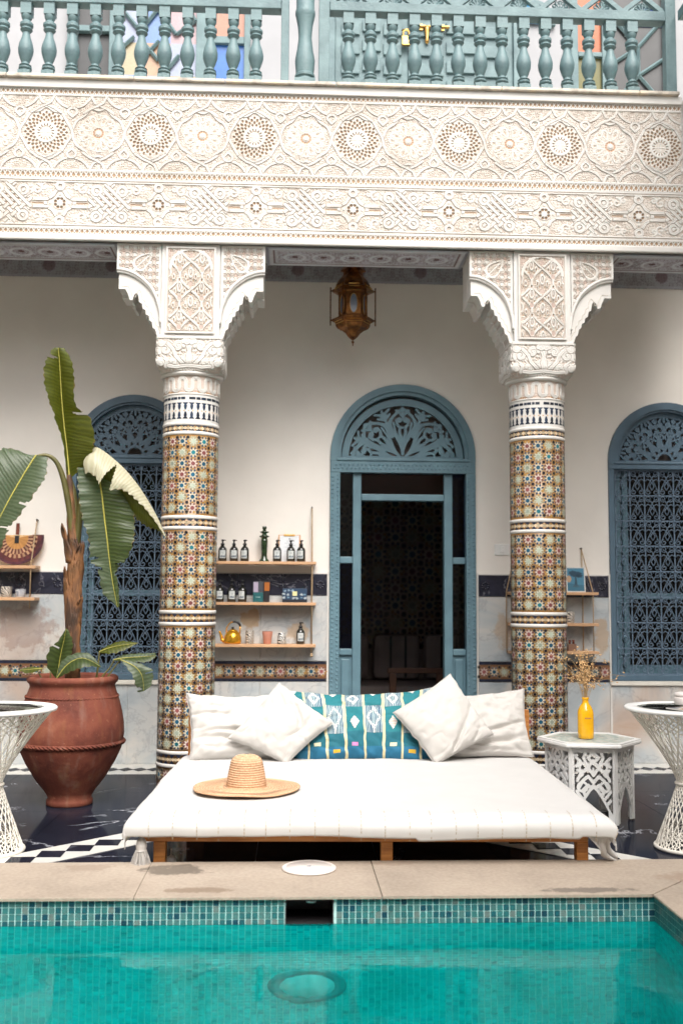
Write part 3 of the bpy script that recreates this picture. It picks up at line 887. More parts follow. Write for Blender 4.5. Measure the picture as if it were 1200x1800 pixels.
for s in (-1, 1):
    cell.tube([(s*0.058, 0, 0.012), (s*0.036, 0, 0.030), (s*0.016, 0, 0.018), (0, 0, 0.0)], 0.0036, 5)
    cell.tube([(0, 0, 0.004), (s*0.018, 0, -0.028), (s*0.006, 0, -0.050), (0, 0, -0.062)], 0.0036, 5)
cell_me = cell.mesh('scroll', 'blue_iron', smooth=True)
knob = MB().lathe([(0.0, -0.010), (0.0085, -0.006), (0.0085, 0.006), (0.0, 0.010)], 8).mesh('stud', 'blue_iron', smooth=True)
vbar = MB().box(-0.0042, 0.0042, -0.004, 0.004, 0, 1.645).mesh('upright_bar', 'blue_iron')
hbar = MB().box(-0.44, 0.44, -0.0035, 0.0035, -0.0042, 0.0042).mesh('cross_bar', 'blue_iron')
def window(cx, label):
    w = thing('arched_window', label, 'window', (cx, YW, 0.65), group='arched grille windows of the gallery')
    def B(name, x0, x1, y0, y1, z0, z1, mat='blue_wood', b=0.004):
        return MB().box(x0, x1, y0, y1, z0-0.65, z1-0.65).build(name, mat, w, bevel=b)
    o = arch_band(0, 0.425, 0.483, 2.42-0.03-0.65, 2.42-0.65, -0.022, 0.14).build('arch_frame', 'blue_wood', w, auto=35)
    o = arch_band(0, 0.408, 0.425, 2.42-0.01-0.65, 2.42-0.65, -0.006, 0.12).build('arch_moulding', 'blue_wood', w, auto=35)
    B('lintel', -0.482, 0.482, -0.021, 0.135, 2.352, 2.389)
    B('lintel_moulding', -0.44, 0.44, -0.028, 0.05, 2.391, 2.412, b=0.006)
    for s in (-1, 1):
        x0, x1 = sorted((s*0.483, s*0.441)); B('jamb', x0, x1, -0.022, 0.14, 0.651, 2.351)
    B('bottom_rail', -0.440, 0.440, -0.020, 0.13, 0.651, 0.698)
    link('pierced_fan', lun_me, w, (0, 0.04, 2.412-0.65))
    B('fan_backing', -0.43, 0.43, 0.17, 0.18, 2.40, 2.86, 'dark_room', 0)
    for i in range(0, 8):
        link('upright_bar', vbar, w, (-0.36+i*0.12-0.06, 0.02, 0.701-0.65))
    for j in range(9):
        link('cross_bar', hbar, w, (0, 0.012, 0.708+j*ch-0.65-0.004))
    for j in range(8):
        for i in range(7):
            link('scroll', cell_me, w, (-0.36+i*0.12, 0.013, 0.708+(j+0.5)*ch-0.65))
        for i in range(0, 8):
            link('stud', knob, w, (-0.42+i*0.12, 0.008, 0.708+j*ch-0.65-0.004))
    # casement behind the grille
    for s in (-1, 1):
        x0, x1 = sorted((s*0.44, s*0.36)); B('casement_stile', x0, x1, 0.085, 0.125, 0.70, 2.35, 'teal_wood')
        x0, x1 = sorted((s*0.02, s*0.33)); 
    B('casement_stile', -0.345, -0.30, 0.08, 0.12, 0.70, 2.35, 'teal_wood'); B('casement_stile', 0.30, 0.345, 0.08, 0.12, 0.70, 2.35, 'teal_wood')
    B('casement_rail', -0.30, 0.30, 0.081, 0.119, 1.30, 1.35, 'teal_wood'); B('casement_rail', -0.30, 0.30, 0.081, 0.119, 0.701, 0.77, 'teal_wood')
    B('glass_pane', -0.299, 0.299, 0.10, 0.104, 0.771, 1.299, 'glass', 0); B('glass_pane', -0.299, 0.299, 0.10, 0.104, 1.351, 2.349, 'glass', 0)
    return w
window(-1.29, 'blue arched window with scrolled grille behind the banana plant')
window(3.01, 'blue arched window with scrolled grille at the right behind the wicker table')

# dark rooms behind the openings
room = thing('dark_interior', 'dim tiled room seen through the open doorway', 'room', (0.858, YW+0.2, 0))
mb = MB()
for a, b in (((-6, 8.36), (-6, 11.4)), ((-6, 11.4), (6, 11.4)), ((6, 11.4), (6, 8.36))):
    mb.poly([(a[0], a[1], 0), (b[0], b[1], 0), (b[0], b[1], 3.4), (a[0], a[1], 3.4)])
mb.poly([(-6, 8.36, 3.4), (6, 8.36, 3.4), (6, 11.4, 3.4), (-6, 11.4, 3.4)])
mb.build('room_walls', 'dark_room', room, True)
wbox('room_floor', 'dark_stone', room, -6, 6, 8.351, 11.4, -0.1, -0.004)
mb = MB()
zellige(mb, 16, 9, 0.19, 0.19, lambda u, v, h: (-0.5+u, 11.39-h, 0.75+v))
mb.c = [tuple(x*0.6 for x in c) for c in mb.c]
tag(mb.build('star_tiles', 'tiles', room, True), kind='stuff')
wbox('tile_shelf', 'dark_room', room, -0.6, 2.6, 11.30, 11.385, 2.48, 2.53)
bench = thing('banquette', 'dim low banquette against the far wall inside the doorway', 'bench', (1.0, 10.8, 0))
wbox('seat', 'dark_room', bench, -0.6, 2.6, 10.45, 11.3, 0.05, 0.42, 0.04)
for i in range(5):
    x = -0.25+i*0.55
    q = wbox('back_cushion', 'matte', bench, x, x+0.5, 11.05, 11.25, 0.44, 0.92, 0.06)
    q.data.materials[0] = MATS['dark_room']
    for k in (0.10, 0.17, 0.33, 0.40):
        wbox('cushion_stripe', 'dark_room' if k in (0.10, 0.40) else 'pump', bench, x+k, x+k+0.025, 11.044, 11.049, 0.46, 0.90)
chair = thing('wooden_chair', 'brown wooden low chair half hidden inside the doorway', 'chair', (1.18, 9.6, 0))
wbox('top_rail', 'chair_wood', chair, 0.90, 1.46, 9.95, 10.01, 0.58, 0.63, 0.006)
wbox('side_post', 'chair_wood', chair, 0.92, 0.985, 9.952, 10.008, 0.0, 0.579, 0.006)
wbox('side_post', 'chair_wood', chair, 1.375, 1.44, 9.952, 10.008, 0.0, 0.579, 0.006)
wbox('seat', 'chair_wood', chair, 0.986, 1.374, 9.85, 10.0, 0.30, 0.35, 0.006)
# gallery ceiling and upper floor
ceil = tag(wbox('gallery_ceiling', 'plaster', None, -6, 6, 7.20, YW+0.2, 4.451, 4.80), kind='structure')  # unseen ceiling, given pale plaster to bounce light into the gallery
# ------------------------------------------------------------------ carved plaster beam above the columns
YF = 6.82
XR = 2.69          # inner corner of the courtyard, where the right-hand wing begins
beam = thing('carved_beam', 'long carved white plaster beam with rosettes carried by the columns', 'beam', (0.30, YF, 3.695))
wbox('core', 'white_plaster', beam, -6, XR+0.42, YF+0.012, 7.24, 3.70, 4.80)
wbox('lower_edge', 'white_plaster', beam, -6, XR-0.012, YF-0.018, YF+0.011, 3.690, 3.735, 0.008)
wbox('upper_fascia', 'white_plaster', beam, -6, XR-0.012, YF-0.022, YF+0.011, 4.757, 4.815, 0.004)
# weathered ledge in separate lengths of stone
x = -6.0
while x < XR-0.05:
    L = random.uniform(0.55, 1.15); x1 = min(x+L, XR-0.035)
    if XR-0.035-x1 < 0.2: x1 = XR-0.035
    wbox('ledge_stone', 'ledge_stone', beam, x+0.002, x1-0.002, YF-0.045-random.uniform(0, 0.006), 7.20, 4.816, 4.838+random.uniform(0, 0.003), 0.004)
    x = x1
P1, H1 = 0.708, 0.538
def upper_unit(x0=-0.5, x1=0.5):
    nx = int(380*(x1-x0)); us = np.linspace(x0*P1, x1*P1, nx); vs = np.linspace(-H1/2, H1/2, 280)
    X, Z = np.meshgrid(us, vs)
    fil = np.maximum(filler(X, Z, 210), 0.55*filler(X+0.004, Z, 400))
    A = np.abs(Z)
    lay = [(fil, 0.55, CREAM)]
    # outlined leaves in the fields
    for cx in (-P1/2, 0, P1/2):
        ang = np.arctan2(Z, X-cx); rad = np.hypot(X-cx, Z)
        if cx == 0:
            # sixteen-fold pierced rosette
            lay.append((st(rad, 0.150+0.006*np.cos(16*ang), 0.004), 0.60, CREAM))
            for q, (rr, hs, n0) in enumerate(((0.086, 0.0088, 20), (0.104, 0.0100, 20), (0.122, 0.0112, 20), (0.139, 0.0095, 20))):
                a = (ang*n0/(2*PI)+(0.5 if q % 2 else 0)) % 1.0-0.5
                dd = np.hypot(a*2*PI*rr/n0, (rad-rr)*0.75)
                lay.append((st(dd, hs*0.78, 0.003), 0.0, BROWN))
            lay.append((st(np.abs(rad-0.058), 0.017, 0.003), 1.0, WHITE))
            a = (ang*16/(2*PI)) % 1.0-0.5
            lay.append((st(np.hypot(a*2*PI*0.047/16*1.6, (rad-0.049)*0.55), 0.0055, 0.002), 0.3, BROWN*1.3))
            lay.append((st(rad, 0.036, 0.003), 0.75, CREAM))
            lay.append((st(np.abs(np.abs(X)-0.0)+0*Z, 0.003, 0.002)*st(rad, 0.034, 0.003), 0.95, WHITE))
            lay.append((st(A, 0.003, 0.002)*st(rad, 0.034, 0.003), 0.95, WHITE))
        else:
            lay.append((st(rad, 0.135, 0.004)*0.5, 0.35, CREAM*0.95))
            lay.append((st(rad, 0.135, 0.004)*fil, 0.55, CREAM))
            for n0, rr, la, lb, ph in ((8, 0.088, 0.040, 0.020, 0.0), (8, 0.112, 0.024, 0.016, 0.5)):
                a = ((ang*n0/(2*PI)+ph) % 1.0-0.5)*2*PI/n0*rr
                e = np.hypot(a/lb, (rad-rr)/la)
                lay.append((st(np.abs(e-0.85), 0.15, 0.1)*0.8, 0.75, WHITE*0.97)); lay.append((st(e, 0.3, 0.1)*0.7, 0.2, BROWN*1.5))
            lay.append((st(rad, 0.047, 0.003)*0.7, 0.6, CREAM))
            a = (ang*12/(2*PI)) % 1.0-0.5
            lay.append((st(np.hypot(a*2*PI*0.03/12, rad-0.030), 0.0078, 0.003), 0.2, np.array((0.50, 0.31, 0.20))))
            lay.append((st(rad, 0.014, 0.003), 1.0, WHITE))
    ribs = []
    # interlaced waves framing the rosettes
    xx = np.linspace(-0.56*P1, 0.56*P1, 90)
    c = np.cos(2*PI*xx/P1)
    h = 0.172*np.sign(c)*np.abs(c)**0.62+0.010*np.cos(2*PI*xx/P1*7)*np.sign(c)
    for s in (-1, 1):
        ribs.append(list(zip(xx, s*h)))
    # hanging swags and crossing ogees at top and bottom
    for s in (-1, 1):
        for cx in (-0.75*P1, -P1/4, P1/4, 0.75*P1):
            ribs.append([(cx+0.132*math.cos(t), s*(H1/2+0.040-0.134*math.sin(t))) for t in np.linspace(0.30, PI-0.30, 16)])
            ribs.append([(cx+0.030*math.cos(t), s*(0.150+0.026*math.sin(t))) for t in np.linspace(-0.4, PI+0.4, 10)]+[(cx, s*0.112), (cx+0.0275, s*0.139)])
        for cx in (-P1/2, 0, P1/2):
            for q in (-1, 1):
                ribs.append([(cx+q*0.056, s*H1/2), (cx+q*0.030, s*0.215), (cx-q*0.010, s*0.192), (cx-q*0.055, s*0.172), (cx-q*0.10, s*0.14)])
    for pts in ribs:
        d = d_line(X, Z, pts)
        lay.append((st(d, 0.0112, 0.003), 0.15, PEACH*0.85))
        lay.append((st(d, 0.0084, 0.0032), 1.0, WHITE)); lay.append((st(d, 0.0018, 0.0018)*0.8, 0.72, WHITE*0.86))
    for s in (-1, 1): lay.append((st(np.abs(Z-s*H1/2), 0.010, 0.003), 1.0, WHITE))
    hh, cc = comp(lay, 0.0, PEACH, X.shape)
    return hf_mesh('carved_panel', us, vs, hh, cc, depth=0.010)
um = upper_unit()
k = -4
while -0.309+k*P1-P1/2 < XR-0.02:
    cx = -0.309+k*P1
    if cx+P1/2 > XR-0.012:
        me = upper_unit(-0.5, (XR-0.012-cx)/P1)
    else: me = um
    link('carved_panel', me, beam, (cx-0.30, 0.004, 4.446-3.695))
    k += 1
P2, H2 = 0.663, 0.350
def lower_unit(x0=-0.5, x1=0.5):
    us = np.linspace(x0*P2, x1*P2, int(380*(x1-x0))); vs = np.linspace(-H2/2, H2/2, 200)
    X, Z = np.meshgrid(us, vs)
    fil = np.maximum(filler(X+0.003, Z, 170), 0.5*filler(X, Z, 380))
    lay = [(fil*0.95, 0.5, CREAM)]
    ribs = []
    def rb(pts): ribs.append(pts)
    for s in (-1, 1):
        for q in (-1, 1):
            # leafy curls in the four spandrels
            for (cx, cz, r, hand) in ((0.155, 0.095, 0.036, 1), (0.20, 0.085, 0.028, -1), (0.105, 0.112, 0.024, -1)):
                lay.append((st(d_spiral(X, Z, q*cx, s*cz, r, 1.1, 0.5*PI if s > 0 else -0.5*PI, hand*q*s), 0.0062, 0.004), 0.8, WHITE*0.97))
    rad = np.hypot(X, Z); ang = np.arctan2(Z, X)
    # four-lobed frame with loops, bars to the knots
    fr_ = [((0.083+0.014*math.cos(4*t))*math.cos(t), (0.083+0.014*math.cos(4*t))*math.sin(t)) for t in np.linspace(0, 2*PI, 49)]
    rb(fr_)
    lay.append((st(rad, 0.075, 0.004), 0.45, CREAM))
    for s in (-1, 1):
        rb([(0.024*math.cos(t), s*0.120+0.024*math.sin(t)) for t in np.linspace(0, 2*PI, 20)])
        rb([(s*0.085, 0.026), (s*0.195, 0.026)]); rb([(s*0.085, -0.026), (s*0.195, -0.026)])
        lay.append((st(d_seg(X, Z, (s*0.10, 0), (s*0.185, 0)), 0.005, 0.003), 0.1, BROWN*1.2))
        for q in (-1, 1):
            rb([(q*0.195, s*0.026), (q*0.235, s*0.066)])
    n0 = 8
    lay.append((st(rad, 0.046, 0.003), 0.9, WHITE*0.95))
    a = (ang*n0/(2*PI)) % 1.0-0.5
    lay.append((st(np.hypot(a*2*PI*0.030/n0, rad-0.031), 0.0098, 0.003), 0.05, BROWN*1.1))
    lay.append((st(rad, 0.016, 0.003), 1.0, WHITE))
    for n_, rr in ((4, 0.062),):
        a = (ang*n_/(2*PI)+0.5) % 1.0-0.5
        lay.append((st(np.hypot(a*2*PI*rr/n_, rad-rr), 0.009, 0.003), 0.9, WHITE))
    # knotted lattice at either end
    for cx in (-P2/2, P2/2):
        g = 0.054
        for k in range(-2, 3):
            o = k*g
            L = 0.100-abs(k)*0.010
            rb([(cx+o/2-L, o/2+L), (cx+o/2+L, o/2-L)]); rb([(cx+o/2-L, -o/2-L), (cx+o/2+L, -o/2+L)])
        for sx in (-1, 1):
            for sz in (-1, 1):
                rb([(cx+sx*0.085+0.030*math.cos(t), sz*0.090+0.030*math.sin(t)) for t in np.linspace(0, 2*PI, 20)])
        for i in range(-2, 3):
            for j in range(-2, 3):
                if abs(i)+abs(j) <= 3 and (i+j) % 2 == 0:
                    px, pz = cx+i*g/2+0.0, j*g/2+g/2
                    lay.append((st(np.abs(X-px)+np.abs(Z-pz), 0.011, 0.003), 0.05, BROWN*1.3))
        for s in (-1, 1):
            rb([(cx-0.03, s*0.163), (cx, s*0.135), (cx+0.03, s*0.163)])
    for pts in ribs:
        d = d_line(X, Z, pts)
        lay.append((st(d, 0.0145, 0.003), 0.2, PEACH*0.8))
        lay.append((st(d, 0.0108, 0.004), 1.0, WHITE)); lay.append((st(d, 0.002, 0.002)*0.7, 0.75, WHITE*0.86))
    for cx in (-P2/2, P2/2):       # alternate crossings pass over, so the bands plait
        g = 0.054
        for k in range(-2, 3):
            for l in range(-2, 3):
                if (k+l) % 2: continue
                o, q = k*g, l*g
                px, pz = cx+(o+q)/2, (o-q)/2
                L = 0.0155
                dl = d_seg(X, Z, (px-L, pz+L), (px+L, pz-L))
                if abs(px-cx)+abs(pz) > 0.12: continue
                lay.append((st(dl, 0.0145, 0.003)*st(np.hypot(X-px, Z-pz), 0.021, 0.003), 0.2, PEACH*0.8)); lay.append((st(dl, 0.0108, 0.004)*st(np.hypot(X-px, Z-pz), 0.023, 0.003), 1.0, WHITE)); lay.append((st(dl, 0.002, 0.002)*0.7*st(np.hypot(X-px, Z-pz), 0.022, 0.003), 0.75, WHITE*0.86))
    for s in (-1, 1):
        lay.append((st(np.abs(Z-s*0.161), 0.016, 0.003), 1.0, WHITE)); lay.append((st(np.abs(Z-s*0.158), 0.0028, 0.002), 0.3, PEACH))
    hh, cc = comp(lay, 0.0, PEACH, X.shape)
    return hf_mesh('carved_panel', us, vs, hh, cc, depth=0.009)
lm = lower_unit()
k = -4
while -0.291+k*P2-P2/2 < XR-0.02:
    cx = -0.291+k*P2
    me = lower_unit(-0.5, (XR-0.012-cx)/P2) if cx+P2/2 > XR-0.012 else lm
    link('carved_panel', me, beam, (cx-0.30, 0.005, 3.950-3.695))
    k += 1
# plaited cord mouldings
def cord(h, pitch, L):
    us = np.linspace(0, L, int(L/pitch*10)); vs = np.linspace(-h/2, h/2, 15)
    X, Z = np.meshgrid(us, vs)
    a = np.abs(((X/pitch+Z/h*0.9) % 1.0)-0.5)*pitch*2; b = np.abs(((X/pitch-Z/h*0.9) % 1.0)-0.5)*pitch*2
    d = np.minimum(a, b)
    m = np.maximum(st(d, pitch*0.27, 0.004), st(h/2-np.abs(Z), 0.005, 0.003))
    hh, cc = comp([(m, 1.0, WHITE)], 0.0, BROWN*1.45, X.shape)
    return hf_mesh('cord_moulding', us, vs, hh, cc, depth=0.007)
for zc, h, p in ((4.736, 0.040, 0.030), (4.151, 0.050, 0.034), (3.755, 0.040, 0.034)):
    L = 30*p; me = cord(h, p, L); x = -3.4
    while x < XR-0.02:
        if x+L > XR-0.012: me = cord(h, p, XR-0.012-x)
        link('cord_moulding', me, beam, (x-0.30, 0.002, zc-3.695))
        x += L
# sunk carved panels on the underside between the brackets
def soffit(L):
    us = np.linspace(-L/2, L/2, int(L*230)); vs = np.linspace(-0.19, 0.19, 84)
    X, Z = np.meshgrid(us, vs)
    e = np.minimum(L/2-np.abs(X), 0.19-np.abs(Z))
    lay = [(filler(X, Z, 120), 0.5, GREYB*1.7), (filler(X+0.02, Z, 260)*0.6, 0.7, np.array((0.30, 0.24, 0.24)))]
    n = max(1, int(L/0.19)); p = L/n
    a = (X/p) % 1.0-0.5
    lay.append((st(np.abs(np.hypot(a*p/0.07, Z/0.07)-1), 0.18, 0.1), 0.9, GREYL*1.3))
    lay.append((st(np.hypot(a*p, Z), 0.022, 0.006), 0.3, np.array((0.14, 0.07, 0.07))))
    lay.append((st(e, 0.075, 0.004), 0.55, GREYL*1.15)); lay.append((st(e, 0.060, 0.004), 0.2, np.array((0.24, 0.15, 0.15)))); lay.append((st(e, 0.048, 0.003), 0.8, GREYL*1.25)); lay.append((st(e, 0.020, 0.003), 0.3, GREYB))
    hh, cc = comp(lay, 0.0, GREYD*1.8, X.shape)
    return hf_mesh('soffit_panel', us, vs, hh, cc, depth=0.012)
COLX = (-0.727, 1.684)
for x0, x1 in ((-4.0, COLX[0]-0.505), (COLX[0]+0.505, COLX[1]-0.505), (COLX[1]+0.505, XR+0.4)):
    o = link('soffit_panel', soffit(x1-x0), beam, ((x0+x1)/2-0.30, 0.22, -0.006))
    o.rotation_euler = (PI/2, 0, 0)

# ------------------------------------------------------------------ tiled columns
def column():
    c = thing('tiled_column', 'mosaic tiled column with carved white capital behind the banana plant', 'column', (COLX[0], 7.05, 0), group='tiled columns of the gallery')
    RC = 0.188
    def cyl(u, v, h):
        a = u/RC-PI/2
        return ((RC+h)*math.cos(a), (RC+h)*math.sin(a), v)
    MB().lathe([(RC, 0.0), (RC, 2.68)], 64, c=(0.30, 0.155, 0.04)).build('shaft', 'tiles', c, smooth=True)
    CIR = 2*PI*RC
    for z0, z1, rows in ((1.837+0.012, 2.385-0.010, 7), (1.203+0.012, 1.742-0.01, 7), (0.292, 1.102-0.01, 11), (0.0, 0.165, 2)):
        mb = MB()
        cu, cv = CIR/16, (z1-z0)/rows
        zellige(mb, 16, rows, cu, cv, lambda u, v, h: cyl(u, v+z0, h), phase=rows % 2)
        tag(mb.build('star_tiles', 'tiles', c), kind='stuff')
    def ringp(z, h=0.026, e=0.006):
        prof = [(RC+0.0005, z-h/2), (RC+e*0.8, z-h/2+0.003), (RC+e, z), (RC+e*0.8, z+h/2-0.003), (RC+0.0005, z+h/2)]
        MB().lathe(prof, 64, cap=False).build('white_ring', 'ring_white', c, smooth=True)
    def teeth(z, h, n, up_, col, hh=0.002):
        mb = MB()
        w = CIR/n
        for i in range(n):
            u = i*w
            q = [(u+w*0.06, z), (u+w*0.94, z), (u+w*0.5, z+h)] if up_ else [(u+w*0.06, z+h), (u+w*0.5, z), (u+w*0.94, z+h)]
            mb.poly([cyl(a, b, hh) for a, b in q], jit(col, 0.3))
        return mb
    def band(zb, zt):
        ringp(zb+0.011, 0.024); ringp(zt-0.011, 0.024)
        m = teeth(zb+0.0235, 0.022, 26, True, NAVY)
        m2 = teeth(zt-0.0455, 0.022, 26, False, NAVY); m.add(m2.v, m2.f); m.c[-len(m2.f):] = m2.c
        w = CIR/30; zc = (zb+zt)/2
        for i in range(30):
            for (du, dz, s, col) in ((0.0, 0.0, 0.30, CREAMT), (0.5, 0.0, 0.22, (0.80, 0.62, 0.42))):
                u = (i+du)*w
                m.poly([cyl(u+a*w*s*1.6, zc+b*0.012, 0.0022) for a, b in ((-1, 0), (0, -1), (1, 0), (0, 1))], jit(col, 0.15))
        tag(m.build('border_tiles', 'tiles', c), kind='stuff')
    band(1.742, 1.837); band(1.102, 1.203); band(0.175, 0.282)
    # head of the shaft: white with blue skittle-shaped tiles
    MB().lathe([(RC+0.0012, 2.468), (RC+0.0012, 2.665)], 64, c=None, cap=False).build('white_collar', 'ring_white', c, smooth=True)
    band(2.385, 2.470)
    sk = MB()
    prof = [(-0.0, 0.0), (0.62, 0.0), (0.42, 0.18), (0.22, 0.28), (0.36, 0.45), (0.30, 0.72), (0.12, 1.0)]
    n = 28; w = CIR/n
    for zb, sg in ((2.490, 1), (2.602, -1)):
        for i in range(n):
            u0 = (i+0.5)*w
            q = [(u0+x*w*0.72, zb+sg*y*0.050) for x, y in prof[1:]]+[(u0-x*w*0.72, zb+sg*y*0.050) for x, y in prof[:0:-1]]
            if sg < 0: q = q[::-1]
            sk.poly([cyl(a, b, 0.0028) for a, b in q], jit((0.012, 0.026, 0.055), 0.5))
    for i in range(40):
        u0 = i*CIR/40
        sk.poly([cyl(u0+a, 2.546+b, 0.0028) for a, b in ((-0.006, 0), (0, -0.005), (0.006, 0), (0, 0.005))], jit((0.75, 0.42, 0.20), 0.2))
    i = 0; u0 = 0
    while u0 < CIR-0.04:
        L = random.uniform(0.03, 0.06)
        sk.poly([cyl(u0+0.003, 2.622, 0.0028), cyl(u0+L-0.003, 2.622, 0.0028), cyl(u0+L-0.003, 2.640, 0.0028), cyl(u0+0.003, 2.640, 0.0028)], jit((0.012, 0.022, 0.04), 0.4))
        u0 += L
    tag(sk.build('collar_tiles', 'tiles', c), kind='stuff')
    # carved neck: one winding groove
    us = np.linspace(0, CIR, 620); vs = np.linspace(0, 0.135, 70)
    X, Z = np.meshgrid(us, vs)
    p = CIR/13
    def wave(off):
        a = (X/p+off) % 1.0
        x_ = np.abs(a-0.5)*p      # distance to centre of hoop
        d1 = np.where(Z > 0.085, np.abs(np.hypot(x_, Z-0.085)-p*0.25), np.abs(x_-p*0.25))
        return d1
    d1 = np.where(Z > 0.067, wave(0.0), 0)
    a0 = np.abs(((X/p) % 1.0)-0.5)*p; b0 = np.abs(((X/p+0.5) % 1.0)-0.5)*p
    dt = np.abs(np.hypot(a0, Z-0.088)-p*0.25); db = np.abs(np.hypot(b0, Z-0.046)-p*0.25); dm_ = np.abs(a0-p*0.25)
    d = np.where(Z > 0.088, dt, np.where(Z < 0.046, db, dm_))
    lay = [(filler(X, Z, 210)*0.6, 0.5, PINK*1.12), (st(d, 0.0165, 0.003), 0.15, PEACH), (st(d, 0.0125, 0.003), 1.0, WHITE), (st(np.abs(d-0.0045), 0.0013, 0.0012), 0.55, WHITE*0.75)]
    lay += [(st(Z, 0.008, 0.003), 1.0, WHITE), (st(0.135-Z, 0.006, 0.003), 0.8, WHITE)]
    hh, cc = comp(lay, 0.1, PEACH*1.1, X.shape)
    me = hf_mesh('carved_neck', us, vs, hh, cc, depth=0.008, mapper=lambda u, v, h: ((RC-0.002+h)*np.cos(u/RC-PI/2), (RC-0.002+h)*np.sin(u/RC-PI/2), v+2.660))
    link('carved_neck', me, c)
    MB().lathe([(RC, 2.788), (RC+0.018, 2.790), (RC+0.026, 2.800), (RC+0.026, 2.808), (RC+0.012, 2.818)], 48, cap=False).build('neck_ring', 'white_plaster', c, smooth=True)
    # capital: square block rounding down to the shaft, with scrolled leaves
    na, nz = 720, 90
    th = np.linspace(-PI, PI, na); vs = np.linspace(0, 1, nz)
    T, Vv = np.meshgrid(th, vs)
    ex = 2.2+16*np.clip((Vv-0.02)/0.20, 0, 1)**1.2
    half = 0.204+0.027*np.clip(Vv/0.30, 0, 1)**0.55
    ct, st_ = np.cos(T), np.sin(T)
    rad = half/(np.abs(ct)**ex+np.abs(st_)**ex)**(1/ex)
    bx, by = rad*ct, rad*st_
    # face coordinate for the leaf scrolls
    fu = np.where(np.abs(ct) > np.abs(st_), by, bx); fz = Vv*0.235
    U2 = np.abs(fu)
    lay = [(filler(U2, fz, 150)*0.95, 0.75, WHITE*0.98)]
    ds = [d_spiral(U2, fz, 0.165, 0.145, 0.045, 1.3, -0.6, 1), d_spiral(U2, fz, 0.075, 0.170, 0.038, 1.2, PI, -1), d_spiral(U2, fz, 0.115, 0.065, 0.036, 1.1, 0.4, -1), d_spiral(U2, fz, 0.045, 0.085, 0.030, 1.1, 2.2, 1),
          d_line(U2, fz, [(0.0, 0.03), (0.012, 0.09), (0.0, 0.14), (0.02, 0.20)]), d_line(U2, fz, [(0.19, 0.10), (0.15, 0.075), (0.16, 0.03)]), d_line(U2, fz, [(0.04, 0.05), (0.09, 0.10), (0.11, 0.15), (0.15, 0.19)]), d_line(U2, fz, [(0.0, 0.04), (0.05, 0.035), (0.09, 0.03), (0.14, 0.035)]), d_spiral(U2, fz, 0.195, 0.195, 0.024, 1.0, PI, 1), d_spiral(U2, fz, 0.020, 0.20, 0.022, 1.0, 0, 1), d_spiral(U2, fz, 0.19, 0.06, 0.026, 1.0, PI/2, -1)]
    for d in ds:
        lay.append((st(d, 0.0150, 0.003), 0.1, PEACH*0.8)); lay.append((st(d, 0.0122, 0.004), 1.0, WHITE)); lay.append((st(d, 0.0018, 0.0018)*0.7, 0.75, WHITE*0.8))
    lay.append((st(0.235-fz, 0.012, 0.003), 1.1, WHITE)); lay.append((st(fz, 0.006, 0.003), 0.5, WHITE))
    hh, cc = comp(lay, 0.0, PEACH*1.15, T.shape)
    s_ = 1+hh*0.011/np.maximum(rad, 0.1)-0.05
    me = hf_mesh('capital', th, vs, hh, cc, depth=0, mapper=lambda u, v, h: (bx*s_, by*s_, 2.806+v*0.235))
    link('capital', me, c)
    MB().box(-0.215, 0.215, -0.215, 0.215, 3.0405, 3.052).build('abacus', 'white_plaster', c, bevel=0.003)
    # pier block above with framed carved panel
    MB().box(-0.196, 0.196, -0.200, 0.188, 3.053, 3.694).build('pier', 'white_plaster', c, bevel=0.003)
    us = np.linspace(-0.168, 0.168, 170); vs = np.linspace(0, 0.60, 300)
    X, Z = np.meshgrid(us, vs)
    lay = [(filler(X, Z, 300)*0.9, 0.6, CREAM*1.08)]
    lay.append((((np.cos(X*570)*np.cos(Z*570)) > 0.72)*0.8, 0.1, BROWN*1.5))
    px_, pz_ = 0.30, 0.40
    for k in range(-3, 4):
        for sg in (-1, 1):
            xc_ = k*px_/2+sg*px_/4*np.cos(2*PI*Z/pz_)
            dd = np.abs(X-xc_)/np.sqrt(1+(px_/4*2*PI/pz_*np.sin(2*PI*Z/pz_))**2)
            lay.append((st(dd, 0.0095, 0.003), 0.2, PEACH)); lay.append((st(dd, 0.0072, 0.003), 1.0, WHITE)); lay.append((st(dd, 0.0012, 0.0015)*0.6, 0.7, WHITE*0.85))
    for k in range(-1, 8):
        for j in range(-2, 3):
            cx, zc = j*px_/2+(px_/4 if k % 2 else 0), k*pz_/4
            for (dx, dz, rx, rz, hh_, cc_) in ((0, -0.058, 0.015, 0.021, 0.25, PINK*0.92), (0, 0.020, 0.020, 0.042, 0.95, WHITE), (0, 0.020, 0.010, 0.028, 0.2, PEACH*0.85), (0, 0.028, 0.004, 0.018, 0.7, WHITE), (0.034, -0.008, 0.011, 0.026, 0.9, WHITE), (-0.034, -0.008, 0.011, 0.026, 0.9, WHITE), (0.034, -0.010, 0.0045, 0.014, 0.1, BROWN*1.5), (-0.034, -0.010, 0.0045, 0.014, 0.1, BROWN*1.5), (0, 0.072, 0.006, 0.009, 0.1, BROWN*1.5), (0.017, -0.030, 0.005, 0.007, 0.1, BROWN*1.5), (-0.017, -0.030, 0.005, 0.007, 0.1, BROWN*1.5)):
                lay.append((st(np.hypot((X-cx-dx)/rx, (Z-zc-dz)/rz), 0.9, 0.2), hh_, cc_))
    L0 = 0.155
